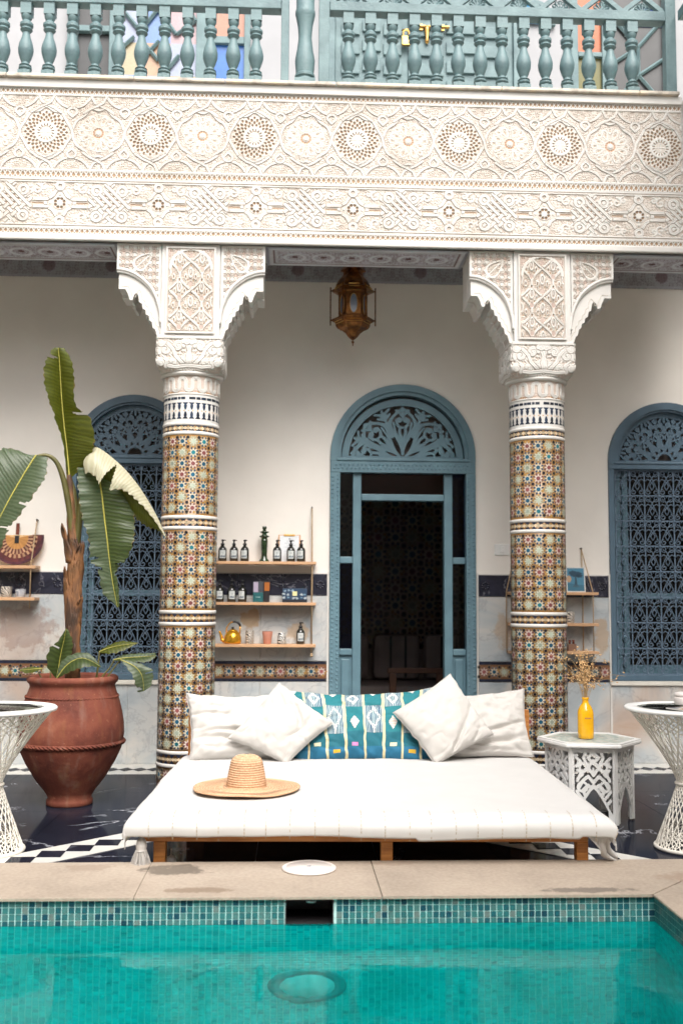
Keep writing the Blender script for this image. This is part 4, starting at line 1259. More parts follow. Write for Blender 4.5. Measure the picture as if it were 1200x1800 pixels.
    for k in range(0, 0):
        for sgn in (-1, 1):
            for off in (0.0, 0.5):
                zc = (k+off)*L0*1.25
                cx = sgn*0.0775 if off == 0 else 0.0
                # pointed lozenge with a drop and small palmette
                q = np.hypot((X-cx)/0.075, (Z-zc)/0.098)**1.0
                a = np.abs(X-cx)/0.078+np.abs(np.sin(np.clip((Z-zc)/0.098, -1, 1)*PI/2))**1.25
                lay.append((st(np.abs(a-1.0), 0.11, 0.05)*st(np.abs(Z-zc), 0.098, 0.004), 0.95, WHITE))
                lay.append((st(np.hypot((X-cx)/0.018, (Z-zc+0.052)/0.026), 0.8, 0.2), 0.2, PINK*0.95))
                lay.append((st(np.abs(np.hypot((X-cx)/0.024, (Z-zc-0.02)/0.036)-0.8), 0.2, 0.1), 0.85, WHITE))
                lay.append((st(np.hypot((X-cx)/0.009, (Z-zc-0.02)/0.018), 0.8, 0.2), 0.1, BROWN*1.6))
    for cx in (0.0,):
        d = d_circ(X, Z, 0, 0.445, 0.140)
        lay.append((st(d, 0.010, 0.003)*(Z > 0.445), 1.0, WHITE))
        out = (np.hypot(X, Z-0.445) > 0.150)*(Z > 0.445)
        lay.append((out*1.0*filler(X, Z, 330), 0.5, PINK))
    e = np.minimum(np.minimum(0.168-np.abs(X), Z), 0.60-Z)
    lay.append((st(e, 0.020, 0.003), 0.85, WHITE)); lay.append((st(np.abs(e-0.016), 0.003, 0.002), 0.2, PEACH)); lay.append((st(e, 0.012, 0.003), 1.2, WHITE))
    hh, cc = comp(lay, 0.0, PEACH*1.24, X.shape)
    link('carved_panel', hf_mesh('carved_panel', us, vs, hh, cc, depth=0.012), c, (0, -0.203, 3.070))
    # brackets: spandrel, curved moulding, scalloped hanging edge
    k_ = 1/1052.0
    edge = [(70, 262), (70, 390), (118, 390), (136, 425), (150, 468), (170, 470), (181, 432), (199, 414), (212, 440), (218, 484), (238, 494), (244, 532), (264, 540), (268, 574), (288, 582), (294, 616), (312, 628), (318, 668), (336, 682), (352, 735)]
    arcp = [(58, 250), (100, 253), (150, 266), (200, 290), (250, 326), (295, 372), (330, 428), (356, 495), (372, 560), (378, 640)]
    for s in (-1, 1):
        tr = lambda x, y: (s*(0.196+(380-x)*k_), 3.053+(735-y)*k_)
        out = [tr(x, y) for x, y in edge]
        poly = out+[(s*0.197, tr(0, 735)[1]), (s*0.197, 3.694), (out[0][0], 3.694)]
        if s > 0: poly = poly[::-1]
        # hanging scalloped edge in three layers of depth
        for (y0, y1, dz) in ((-0.170, -0.02, 0.0), (-0.02, 0.165, -0.018)):
            pts = [(x, z+(dz if z < 3.5 else 0)) for x, z in poly]
            MB().prism_y(pts, y0, y1).build('scalloped_bracket', 'white_plaster', c)
        # engraved line on the plain rim
        gl = [(x+s*0.0, z) for x, z in out[1:]]
        inner = [(x-(s*0.020), z+0.020) for x, z in gl]
        MB().tube([(x, -0.1705, z) for x, z in inner], 0.0025, 4).build('engraved_line', 'side_plaster', c)
        am = [tr(x, y) for x, y in arcp]
        MB().tube(catmull([(x, -0.186, z) for x, z in am], 4), 0.012, 8).build('arch_moulding', 'white_plaster', c, smooth=True)
        MB().tube(catmull([(x, -0.180, z-0.016) for x, z in am], 4), 0.009, 8).build('arch_moulding', 'white_plaster', c, smooth=True)
        # spandrel relief: little octagons and squares with a leaf
        xs0, xs1 = 0.206, 0.196+(380-58)*k_
        us = np.linspace(xs0, xs1, 150)*s
        if s < 0: us = us[::-1]
        vs = np.linspace(3.053+(735-560)*k_, 3.690, 220)
        X, Z = np.meshgrid(us, vs)
        ax_ = np.array([abs(p[0]) for p in am]); az_ = np.array([p[1] for p in am])
        zl = np.interp(np.abs(X), ax_[::-1], az_[::-1])
        p = 0.052
        a = ((np.abs(X)-0.2)/p) % 1.0-0.5; b = ((Z-3.69)/p) % 1.0-0.5
        oc = np.maximum(np.maximum(np.abs(a), np.abs(b)), (np.abs(a)+np.abs(b))*0.72)
        lay = [(st(np.abs(oc-0.40), 0.05, 0.03), 0.9, WHITE), (st(oc, 0.27, 0.04), 0.85, WHITE*0.96), (st(np.hypot(np.abs(a)-0.5, np.abs(b)-0.5), 0.10, 0.04), 0.0, BROWN*1.3),
               (st(np.minimum(np.abs(np.abs(a)-0.5), np.abs(np.abs(b)-0.5)), 0.04, 0.03), 0.5, PINK)]
        lx, lz = 0.196+(380-245)*k_, 3.053+(735-190)*k_
        dx, dz = (np.abs(X)-lx), (Z-lz)
        uu, ww = (-dx*0.72+dz*0.70), (dx*0.70+dz*0.72)
        e = np.hypot(uu/0.078, ww/(0.036*(1.2-0.7*np.clip(uu/0.078, -1, 1))))
        lay += [(st(e, 1.0, 0.06), 0.15, PEACH), (st(np.abs(e-0.92), 0.12, 0.05), 1.0, WHITE), (st(e, 0.75, 0.05)*filler(X, Z, 260), 0.7, CREAM), (st(np.abs(ww), 0.004, 0.003)*(e < 0.8), 0.8, WHITE)]
        ed = np.minimum(xs1-np.abs(X), np.minimum(np.abs(X)-xs0, 3.69-Z))
        lay.append((st(ed, 0.014, 0.003), 1.0, WHITE))
        hh, cc = comp(lay, 0.0, PEACH*1.2, X.shape)
        me = hf_mesh('spandrel', us, vs, hh, cc, depth=0.011, mask=(Z > zl-0.004).astype(int))
        link('spandrel', me, c, (0, -0.186, 0))
        MB().prism_y([(x, z-0.001) for x, z in (([(am[0][0], 3.694)]+am+[(s*0.1975, am[-1][1]), (s*0.1975, 3.694)]) if s < 0 else ([(s*0.1975, 3.694), (s*0.1975, am[-1][1])]+am[::-1]+[(am[0][0], 3.694)]))], -0.185, -0.1715).build('spandrel_ground', 'white_plaster', c)
        # painted drops on the underside of the scallops
        dr = MB()
        for (xa, za), (xb, zb) in zip(out[9:-1], out[10:]):
            L = math.hypot(xb-xa, zb-za)
            if L < 0.028: continue
            nx, nz_ = (zb-za)/L, -(xb-xa)/L
            if nz_ > 0: nx, nz_ = -nx, -nz_
            for y in (-0.135, -0.09, -0.05):
                cx, cz = (xa+xb)/2, (za+zb)/2
                tx, tz = (xb-xa)/L, (zb-za)/L
                dr.poly([(cx+tx*0.36*L*math.cos(t)+nx*0.0015, y+0.013*math.sin(t), cz+tz*0.36*L*math.cos(t)+nz_*0.0015) for t in np.linspace(0, 2*PI, 9)[:-1]], tuple(PINK*0.8))
        if dr.f: tag(dr.build('painted_drops', 'painted', c), kind='stuff')
    return c
col_l = column()
col_r = copy_tree(col_l)
col_r.location = (COLX[1], 7.05, 0)
col_r['label'] = 'mosaic tiled column with carved white capital beside the white side table'

# ------------------------------------------------------------------ balcony balustrade
YB = 6.90
bal = thing('balcony_balustrade', 'turned teal wooden balustrade standing on the carved beam', 'balustrade', (0.30, YB, 4.84))
prof = [(0.034, 0.0), (0.034, 0.075), (0.026, 0.080), (0.036, 0.090), (0.036, 0.100), (0.028, 0.106), (0.034, 0.114), (0.024, 0.122), (0.020, 0.135), (0.030, 0.165), (0.040, 0.205), (0.042, 0.235), (0.036, 0.275),
        (0.024, 0.320), (0.019, 0.355), (0.026, 0.362), (0.034, 0.375), (0.028, 0.388), (0.036, 0.402), (0.036, 0.420), (0.026, 0.432), (0.020, 0.442), (0.026, 0.455), (0.030, 0.470), (0.030, 0.480)]
def balus(sc=1.0, ztop=0.545):
    mb = MB()
    mb.lathe([(r*1.26*sc, z) for r, z in prof], 16)
    return mb
mb = balus()
mb.box(-0.041, 0.041, -0.041, 0.041, 0.0005, 0.070); mb.box(-0.037, 0.037, -0.037, 0.037, 0.482, 0.60)
b_me = mb.mesh('baluster', 'balcony_wood', smooth=True); sharp(b_me, 35)
def px_x(px, Y): return at(px, 90, Y).x
lefts = [px_x(5, YB)+i*0.1592 for i in range(-6, 12)]
rights = [px_x(612, YB)+i*0.1555 for i in range(14)]
for xb in lefts+rights:
    link('baluster', b_me, bal, (xb-0.30, 0, 0.0))
xn = px_x(536, YB)
mb = MB()
np_ = [(0.066, 0.0), (0.066, 0.06), (0.058, 0.075), (0.070, 0.085), (0.070, 0.10), (0.062, 0.11), (0.066, 0.16), (0.070, 0.21), (0.055, 0.30), (0.046, 0.38), (0.052, 0.46), (0.066, 0.53), (0.070, 0.545), (0.070, 0.57), (0.064, 0.58), (0.064, 0.9)]
mb.lathe(np_, 20, (xn-0.30, 0, 0.0))
mb.box(xn-0.30-0.072, xn-0.30+0.072, -0.07, 0.07, 0.001, 0.055)
o = mb.build('newel_post', 'balcony_wood', bal, smooth=True); sharp(o.data, 35)
def bb(name, xa, xb, y0, y1, z0, z1, b=0.004): return MB().box(xa-0.30, xb-0.30, y0-YB, y1-YB, z0-4.84, z1-4.84).build(name, 'balcony_wood', bal, bevel=b)
xl0, xl1 = -6.0, px_x(494, YB)
bb('rail', xl0, xl1-0.002, YB-0.045, YB+0.045, 5.405, 5.475)
bb('end_post', xl1, xl1+0.055, YB-0.04, YB+0.04, 4.841, 5.9)
xr0, xr1 = px_x(560, YB), px_x(1166, YB)
bb('end_post', xr0, xr0+0.075, YB-0.04, YB+0.04, 4.841, 5.9)
bb('rail', xr0+0.077, xr1-0.002, YB-0.045, YB+0.045, 5.405, 5.475)
bb('end_post', xr1, xr1+0.075, YB-0.04, YB+0.04, 4.841, 5.9)
bb('bottom_rail', xl0, xl1-0.002, YB-0.02, YB+0.02, 4.842, 4.868); bb('bottom_rail', xr0+0.077, xr1-0.002, YB-0.02, YB+0.02, 4.842, 4.868)
bb('upper_rail', xr0+0.077, xr1-0.002, YB-0.035, YB+0.035, 5.69, 5.75); bb('upper_rail', xl0, xl1-0.002, YB-0.035, YB+0.035, 5.69, 5.75)
# zigzag lattice above the rail with small pierced rosettes
zl = 0.31
for (xa, xb) in ((xr0+0.08, xr1), (xl0+3.2, xl1)):
    n = max(1, round((xb-xa)/zl)); w = (xb-xa)/n
    for i in range(n):
        for s in (0, 1):
            a = (xa+i*w-0.30, 0, 5.482-4.84) if s == 0 else (xa+(i+0.5)*w-0.30, 0, 5.605-4.84)
            b = (xa+(i+0.5)*w-0.30, 0, 5.605-4.84) if s == 0 else (xa+(i+1)*w-0.30, 0, 5.482-4.84)
            d = Vector(b)-Vector(a); L = d.length
            me = MB().box(0, L, -0.016-0.001*s, 0.016+0.001*s, -0.016, 0.016).mesh('lattice_bar', 'balcony_wood')
            o = link('lattice_bar', me, bal, a); o.rotation_euler = (0, -math.atan2(d.z, d.x), 0)
        fn_ = MB()
        cx, cz = xa+(i+0.5)*w-0.30, 5.49-4.84
        for k in range(5):
            a = R(30+k*30)
            fn_.tube([(cx+0.012*math.cos(a), 0.005, cz+0.012*math.sin(a)), (cx+0.065*math.cos(a), 0.005, cz+0.06*math.sin(a))], 0.006, 5)
            fn_.tube([(cx+0.05*math.cos(a)+0.013*math.cos(t), 0.005, cz+0.055*math.sin(a)+0.013*math.sin(t)) for t in np.linspace(0, 2*PI, 9)[:-1]], 0.004, 4, True)
        fn_.build('fan_fret', 'balcony_wood', bal)
ret = thing('return_balustrade', 'teal balustrade turning the corner at the upper right edge', 'balustrade', (XR, 5.0, 4.84))
for i in range(1, 12):
    link('baluster', b_me, ret, (0.035, 1.90-i*0.158-0.05, 0))
MB().box(-0.01, 0.08, -3.0, 1.85, 0.565, 0.635).build('rail', 'balcony_wood', ret, bevel=0.004)
MB().box(0.0, 0.075, -3.0, 1.84, 0.85, 0.91).build('upper_rail', 'balcony_wood', ret, bevel=0.004)

# ------------------------------------------------------------------ upper storey seen between the balusters
upw = thing('upper_wall', 'white upper storey wall seen between the balusters', 'wall', (0.30, YW, 4.81))
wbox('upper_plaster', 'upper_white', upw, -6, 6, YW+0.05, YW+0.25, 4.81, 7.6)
tag(wbox('upper_floor', 'sill_stone', None, -6, 6, 7.25, YW+0.05, 4.801, 4.83), 'stone floor of the balcony above the gallery', kind='structure')
def X8(px): return at(px, 60, YW).x
def glaze(name, x0, x1, z0, z1, col, parent):
    mb = MB().box(x0, x1, YW+0.015, YW+0.02, z0, z1, col)
    return mb.build(name, 'tiles', parent, True)
sg = thing('stained_glass_window', 'tall teal window with coloured glass above the left column', 'window', (X8(280), YW, 4.84))
def ub(name, p, x0, x1, z0, z1, y0=YW-0.02, y1=YW+0.04, m='balcony_wood'): return wbox(name, m, p, x0, x1, y0, y1, z0, z1, 0.004)
xa, xb_, xc, xd = X8(126), X8(204), X8(350), X8(434)
ub('frame', sg, xa-0.03, xa+0.05, 4.85, 7.2); ub('frame', sg, xb_-0.05, xb_+0.02, 4.85, 7.2); ub('frame', sg, xc-0.02, xc+0.07, 4.85, 7.2); ub('frame', sg, xd-0.02, xd+0.03, 4.85, 7.2)
ub('cross_rail', sg, xa+0.051, xb_-0.051, 5.93, 5.98); ub('cross_rail', sg, xc+0.071, xd-0.021, 5.86, 5.92)
wbox('dark_pane', 'dark_stone', sg, xa+0.05, xb_-0.05, YW+0.03, YW+0.045, 4.85, 7.2)
cols = [(0.16, 0.27, 0.52), (0.46, 0.32, 0.34), (0.42, 0.36, 0.23), (0.50, 0.31, 0.20), (0.34, 0.38, 0.50)]
n = 0
for i in range(3):
    for j in range(5):
        x0 = xb_+0.02+i*(xc-xb_-0.04)/3; x1 = xb_+0.02+(i+1)*(xc-xb_-0.04)/3
        z0 = 5.30+j*0.28
        glaze('glass_pane', x0, x1, z0, z0+0.28, cols[(i+j*2) % 5], sg)
for (x0, z0, x1, z1) in ((0.0, 1.02, 0.28, 0.80), (0.28, 0.80, 0.50, 1.0), (0.50, 1.0, 0.74, 0.78), (0.3, 0.55, 0.52, 0.72), (0.52, 0.55, 0.30, 0.72), (0.55, 0.65, 0.60, 0.30), (0.74, 0.78, 0.98, 0.9), (0.0, 0.62, 0.2, 0.75), (0.60, 0.45, 0.78, 0.6), (0.98, 0.9, 0.75, 1.2)):
    w_ = (xc-xb_-0.04)
    sgp = [(xb_+0.02+x0*w_, YW-0.005, 5.15+z0), (xb_+0.02+x1*w_, YW-0.005, 5.15+z1)]
    MB().tube(sgp, 0.017, 4).build('glazing_bar', 'balcony_wood', sg, True)
glaze('glass_pane', xc+0.071, xd-0.021, 5.92, 7.2, (0.45, 0.20, 0.13), sg)
glaze('glass_pane', xc+0.071, xd-0.021, 5.0, 5.86, (0.03, 0.15, 0.48), sg)
ud = thing('balcony_door', 'teal panelled double door with brass latch behind the balusters', 'door', (X8(740), YW, 4.84))
x0, x1 = X8(572), X8(916); xm = X8(716)
ub('door_leaf', ud, x0+0.08, xm-0.002, 4.85, 7.2); ub('door_leaf', ud, xm+0.002, x1-0.08, 4.85, 7.2)
ub('door_frame', ud, x0, x0+0.079, 4.85, 7.25, YW-0.05); ub('door_frame', ud, x1-0.079, x1, 4.85, 7.25, YW-0.05)
for (a, b) in ((x0+0.08, xm-0.002), (xm+0.002, x1-0.08)):
    w_ = (b-a)
    for j in range(6):
        z0 = 5.28+j*0.17
        for i in range(3):
            xx = a+0.04+i*(w_-0.08)/3
            ub('raised_block', ud, xx+0.012, xx+(w_-0.08)/3-0.012, z0+(0.03 if i % 2 else 0), z0+0.10+(0.03 if i % 2 else 0), YW-0.042, YW-0.0205)
bx = X8(716)
MB().tube([(bx-0.05, YW-0.05, 6.0), (bx-0.02, YW-0.065, 5.995), (bx+0.06, YW-0.065, 5.995)], 0.010, 8).build('latch', 'brass', ud, True, smooth=True)
mb = MB().box(bx-0.055, bx+0.015, YW-0.085, YW-0.055, 5.855, 5.935)
mb.tube([(bx-0.045, YW-0.07, 5.93), (bx-0.043, YW-0.07, 5.975), (bx-0.02, YW-0.07, 5.992), (bx+0.003, YW-0.07, 5.975), (bx+0.005, YW-0.07, 5.93)], 0.008, 6)
mb.build('padlock', 'brass', ud, True, bevel=0.006)
MB().tube([(bx+0.06, YW-0.06, 6.03), (bx+0.34, YW-0.06, 6.03)], 0.013, 8).box(bx+0.24, bx+0.30, YW-0.058, YW-0.045, 6.005, 6.055).box(bx+0.09, bx+0.12, YW-0.058, YW-0.045, 6.005, 6.055).build('bolt', 'brass', ud, True)
MB().lathe([(0.004, -0.12), (0.02, -0.10), (0.012, -0.07), (0.022, 0.0), (0.024, 0.03)], 10, (bx+0.155, YW-0.06, 6.0)).build('bolt_handle', 'brass', ud, True, smooth=True)
rw = thing('coloured_glass_window', 'teal lattice window with orange and olive glass at the upper right', 'window', (X8(1080), YW, 4.84))
xa, xb_, xd = X8(1012), X8(1056), X8(1165)
ub('frame', rw, xa-0.05, xa+0.01, 4.85, 7.2); ub('frame', rw, xb_, xb_+0.10, 4.85, 7.2); ub('frame', rw, xd, xd+0.1, 4.85, 7.2)
ub('cross_rail', rw, xa+0.011, xb_-0.001, 5.84, 5.88)
glaze('glass_pane', xa+0.011, xb_-0.001, 5.88, 7.2, (0.45, 0.10, 0.01), rw); glaze('glass_pane', xa+0.011, xb_-0.001, 5.0, 5.84, (0.12, 0.11, 0.008), rw)
wbox('dark_pane', 'dark_stone', rw, xb_+0.10, xd, YW+0.03, YW+0.045, 4.85, 7.2)
for (a, b, c_, d_) in ((0.0, 0.2, 0.5, 0.45), (0.5, 0.45, 1.0, 0.2), (0.0, 0.95, 0.5, 0.7), (0.5, 0.7, 1.0, 0.95), (0.5, 0.45, 0.5, 0.7), (0.0, 0.55, 0.5, 0.7), (0.5, 0.45, 1.0, 0.6)):
    w_ = xd-xb_-0.10
    MB().tube([(xb_+0.10+a*w_, YW+0.01, 5.25+b), (xb_+0.10+c_*w_, YW+0.01, 5.25+d_)], 0.016, 4).build('glazing_bar', 'balcony_wood', rw, True)
for k, (xq, col) in enumerate(((X8(935), (0.05, 0.40, 0.75)), (X8(1135), (0.02, 0.08, 0.35)))):
    t_ = thing('fan_light', 'bright blue glass light above the upper door' if k == 0 else 'deep blue glass light at the upper right corner', 'window', (xq, YW+0.04, 6.10))
    MB().prism_y(arc(xq, 6.14, 0.17, 0, 180, 14), YW+0.02, YW+0.03, col).build('glass_pane', 'tiles', t_, True)
    arch_band(xq, 0.165, 0.20, 6.12, 6.14, YW+0.0, YW+0.04, 14).build('frame', 'balcony_wood', t_, True)

# ------------------------------------------------------------------ other sides of the courtyard (outside the frame)
def wing(name, label, x0, x1, y0, y1, z0, z1, mat='side_plaster'):
    return tag(wbox(name, mat, None, x0, x1, y0, y1, z0, z1), label, 'wall')
wing('side_beam', 'plain white beam of the right-hand gallery', XR, XR+0.42, -4.0, 6.81, 3.695, 4.83)
wing('added_left_beam', 'plain white beam added out of view on the left to block sky light', -3.42, -3.0, -4.0, 6.81, 3.695, 4.83)  # unseen beam, added to narrow the sky and darken the gallery's left
wing('side_wall', 'plain white wall of the right-hand gallery', 4.6, 4.8, -4.0, YW, 0.0, 7.2)
wing('side_wall', 'plain white wall closing the courtyard on the left', -4.9, -4.7, -4.0, YW, 0.0, 7.2)
wing('opposite_wall', 'plain white wall on the far side of the pool', -4.9, 4.8, -4.4, -4.2, -0.2, 6.0)
tag(wbox('pavement', 'coping_stone', None, 1.97, 6, -4.2, 4.39, -0.2, -0.002), kind='structure')
tag(wbox('pavement', 'coping_stone', None, -6, -3.0, -4.2, 4.39, -0.2, -0.002), kind='structure')
# ------------------------------------------------------------------ stains with a shape of their own, at their place on the stone
def blob(t, ctr, rad, warp=1.0):
    g = node(t, 'ShaderNodeNewGeometry')
    n = noise_tex(t, g.outputs['Position'], 13, 6, 0.65)
    sub = node(t, 'ShaderNodeVectorMath', operation='SUBTRACT'); t.links.new(g.outputs['Position'], sub.inputs[0]); sub.inputs[1].default_value = ctr
    div = node(t, 'ShaderNodeVectorMath', operation='DIVIDE'); t.links.new(sub.outputs[0], div.inputs[0]); div.inputs[1].default_value = rad
    ln = node(t, 'ShaderNodeVectorMath', operation='LENGTH'); t.links.new(div.outputs[0], ln.inputs[0])
    ad = node(t, 'ShaderNodeMath', operation='MULTIPLY_ADD'); t.links.new(n.outputs[0], ad.inputs[0]); ad.inputs[1].default_value = warp*2
    t.links.new(ln.outputs['Value'], ad.inputs[2])
    hf = node(t, 'ShaderNodeMath', operation='MULTIPLY'); t.links.new(ad.outputs[0], hf.inputs[0]); hf.inputs[1].default_value = 0.4
    return ramp(t, hf.outputs[0], [((0.62+warp)*0.4, (1, 1, 1)), ((0.86+warp)*0.4, (0, 0, 0))])
def stain(matname, items):
    t = MATS[matname].node_tree; b = t.nodes['Principled BSDF']
    src = b.inputs['Base Color'].links[0].from_socket
    for ctr, rad, col, amt in items:
        m = blob(t, ctr, rad)
        f = mixc(t, 1.0, m, (amt,)*3, 'MULTIPLY')
        src = mixc(t, f, src, col)
    t.links.new(src, b.inputs['Base Color'])
stain('marble', [((-0.345, 8.14, 1.13), (0.10, 1, 0.09), srgb(178, 142, 86), 0.6), ((0.03, 8.14, 1.02), (0.12, 1, 0.09), srgb(180, 150, 110), 0.6),
                 ((-2.10, 8.14, 1.05), (0.30, 1, 0.22), srgb(150, 122, 110), 0.55), ((2.45, 8.14, 1.00), (0.075, 1, 0.20), srgb(176, 140, 92), 0.55), ((1.66, 8.14, 1.04), (0.09, 1, 0.17), srgb(180, 150, 112), 0.5)])
stain('coping_stone', [((-0.49, 4.41, 0.15), (0.17, 0.11, 1), srgb(92, 84, 74), 0.75), ((-0.36, 4.11, 0.15), (0.16, 0.05, 1), srgb(124, 106, 88), 0.7), ((1.16, 4.07, 0.15), (0.22, 0.045, 1), srgb(98, 90, 82), 0.75),
                       ((-0.85, 4.45, 0.15), (0.12, 0.07, 1), srgb(140, 122, 106), 0.5), ((0.45, 4.50, 0.15), (0.15, 0.05, 1), srgb(140, 122, 106), 0.5), ((1.62, 4.25, 0.15), (0.14, 0.09, 1), srgb(140, 118, 100), 0.5)])

# ------------------------------------------------------------------ pool
PX0, PX1, PY0, PY1 = -2.6, 1.405, 0.55, 4.03
WATER_Z = 0.043
cop = tag(wbox('pool_coping', 'sill_stone', None, PX0-0.5, PX1+0.50, PY1+0.27, 4.530, -0.15, 0.136), kind='structure')
def slab(pts, dz=0.0):
    return MB().prism_z(pts, 0.137, 0.150+dz).build('coping_slab', 'coping_stone', cop, bevel=0.0016)
xc = [-3.1, -2.5, -1.55, -0.597, 0.344, 1.10]
cf, cbk = PY1-0.018, 4.546
for i in range(len(xc)-2):
    slab([(xc[i]+0.0008, cf), (xc[i+1]-0.0008, cf), (xc[i+1]-0.005, cbk), (xc[i]-0.0033, cbk)], random.uniform(-0.0015, 0.0015))
slab([(0.346, cf), (PX1-0.016, cf), (PX1+0.513, cbk), (0.342, cbk)])
cs = tag(wbox('side_coping', 'sill_stone', None, PX1+0.004, PX1+0.50, -2.0, PY1, -0.15, 0.136), kind='structure')
def slab2(pts): return MB().prism_z(pts, 0.137, 0.150).build('coping_slab', 'coping_stone', cs, bevel=0.005)
slab2([(PX1-0.012, cf-0.001), (PX1-0.012, 3.1), (PX1+0.518, 3.1), (PX1+0.518, cbk-0.001)])
y = 3.1
while y > 0:
    slab2([(PX1-0.012, y-0.003), (PX1-0.012, y-0.9), (PX1+0.518, y-0.9), (PX1+0.518, y-0.003)]); y -= 0.9
# basin
SKX0, SKX1, SKZ0, SKZ1 = -0.021, 0.156, 0.038, 0.132
mb = MB().box(PX0, SKX0, PY1+0.0015, PY1+0.26, -1.4, 0.136).box(SKX1, PX1+0.002, PY1+0.0015, PY1+0.26, -1.4, 0.136).box(SKX0, SKX1, PY1+0.0015, PY1+0.26, -1.4, SKZ0-0.006)
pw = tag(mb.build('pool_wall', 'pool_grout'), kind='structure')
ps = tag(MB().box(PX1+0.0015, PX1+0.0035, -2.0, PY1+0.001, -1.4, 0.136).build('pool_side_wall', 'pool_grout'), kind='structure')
tag(wbox('pool_floor', 'lining', None, PX0, PX1, PY0, PY1, -1.45, -1.40), kind='structure')
tag(wbox('pool_near_wall', 'lining', None, PX0, PX1, PY0-0.05, PY0, -1.4, 0.10), kind='structure')
tag(wbox('pool_far_side_wall', 'lining', None, PX0-0.05, PX0, PY0, PY1, -1.4, 0.10), kind='structure')
tag(wbox('near_paving', 'coping_stone', None, PX0-0.5, PX1+0.5, -4.2, PY0-0.051, -0.15, 0.149), kind='structure')
T = 0.0247
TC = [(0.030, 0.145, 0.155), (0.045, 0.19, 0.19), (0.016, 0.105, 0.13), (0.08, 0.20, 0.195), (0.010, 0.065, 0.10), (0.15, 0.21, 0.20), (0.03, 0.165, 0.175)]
UC = [(0.020, 0.71, 0.72), (0.030, 0.75, 0.76), (0.012, 0.65, 0.67), (0.04, 0.77, 0.77), (0.010, 0.56, 0.60), (0.03, 0.76, 0.76), (0.025, 0.73, 0.74)]  # brighter teal below the waterline, the water's glow put into tile colour
PW = [0.20, 0.22, 0.17, 0.14, 0.09, 0.08, 0.10]
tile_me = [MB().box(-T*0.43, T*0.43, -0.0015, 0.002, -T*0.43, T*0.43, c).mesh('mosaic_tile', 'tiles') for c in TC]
rest = MB(); n_single = 0
ncol = int((PX1+1.75)/T); zt = 0.1355
for j in range(0, 60):
    for i in range(ncol):
        x = PX1-(i+0.5)*T; z = zt-(j+0.5)*T
        if SKX0-0.006 < x < SKX1+0.006 and z > SKZ0-0.006: continue
        k = rng.choice(7, p=PW)
        if j < 3 and x > -1.08:
            n_single += 1
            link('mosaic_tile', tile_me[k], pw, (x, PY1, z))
        else:
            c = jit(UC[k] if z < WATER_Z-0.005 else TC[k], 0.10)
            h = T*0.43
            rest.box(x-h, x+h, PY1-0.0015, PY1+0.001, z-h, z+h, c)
tag(rest.build('small_mosaic_tiles', 'tiles', pw), kind='stuff')
rest = MB()
for j in range(0, 60):
    for i in range(60):
        y = PY1-(i+0.5)*T; z = zt-(j+0.5)*T; h = T*0.43
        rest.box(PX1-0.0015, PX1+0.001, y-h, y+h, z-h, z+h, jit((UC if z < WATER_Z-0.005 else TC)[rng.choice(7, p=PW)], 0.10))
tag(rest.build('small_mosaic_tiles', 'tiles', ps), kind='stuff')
water = MB().poly([(PX0, PY0, WATER_Z), (PX1, PY0, WATER_Z), (PX1, PY1, WATER_Z), (PX0, PY1, WATER_Z)]).build('water', 'water')
tag(water, 'clear turquoise pool water with faint ripples', kind='structure')
# skimmer mouth and its lid
sk = thing('pool_skimmer', 'dark rectangular skimmer mouth in the pool wall below the white lid', 'skimmer', (0.0675, PY1, SKZ0))
mb = MB()
x0, x1, z0, z1 = SKX0, SKX1, SKZ0-0.004, SKZ1-0.002
yb = PY1+0.22
mb.poly([(x0, yb, z0), (x1, yb, z0), (x1, yb, z1), (x0, yb, z1)]); mb.poly([(x0, PY1, z0), (x0, yb, z0), (x0, yb, z1), (x0, PY1, z1)]); mb.poly([(x1, PY1, z0), (x1, PY1, z1), (x1, yb, z1), (x1, yb, z0)])
mb.poly([(x0, PY1, z0), (x1, PY1, z0), (x1, yb, z0), (x0, yb, z0)]); mb.poly([(x0, PY1, z1), (x0, yb, z1), (x1, yb, z1), (x1, PY1, z1)])
mb.build('throat', 'skimmer_dark', sk, True)
wbox('frame', 'skimmer_dark', sk, x0-0.004, x0, PY1-0.006, PY1+0.002, z0-0.004, z1); wbox('frame', 'skimmer_dark', sk, x1, x1+0.004, PY1-0.006, PY1+0.002, z0-0.004, z1)
wbox('frame', 'skimmer_dark', sk, x0, x1, PY1-0.006, PY1+0.002, z0-0.004, z0)
MB().lathe([(0.020, -0.004), (0.020, 0.004), (0.012, 0.008), (0.0, 0.006)], 16, (0.075, PY1+0.06, 0.112)).build('valve_knob', 'frame_white', sk, True, smooth=True)
lid = thing('skimmer_lid', 'round white plastic lid set into the pool coping', 'lid', (0.071, 4.416, 0.151))
MB().lathe([(0.114, 0.0), (0.114, 0.005), (0.110, 0.008), (0.101, 0.008), (0.100, 0.005), (0.098, 0.005), (0.097, 0.0085), (0.0, 0.0095)], 48).build('disc', 'white_plastic', lid, smooth=True)
MB().lathe([(0.010, 0.0096), (0.008, 0.011), (0.0, 0.0112)], 16).build('finger_hole', 'frieze_grey', lid, smooth=True)
pl = thing('pool_light', 'round underwater light on the pool wall below the skimmer', 'light', (0.062, PY1, -0.58))
m_ = MB(); prof = [(0.150, 0.0), (0.150, 0.008), (0.140, 0.014), (0.112, 0.014), (0.105, 0.008)]
def face(mb):
    mb.v = [(x, -z, y) for x, y, z in mb.v]; return mb
face(MB().lathe(prof, 40, cap=False)).build('bezel', 'bezel', pl, smooth=True)
face(MB().lathe([(0.106, 0.012), (0.08, 0.022), (0.0, 0.030)], 32, cap=False)).build('lens', 'frame_white', pl, smooth=True)
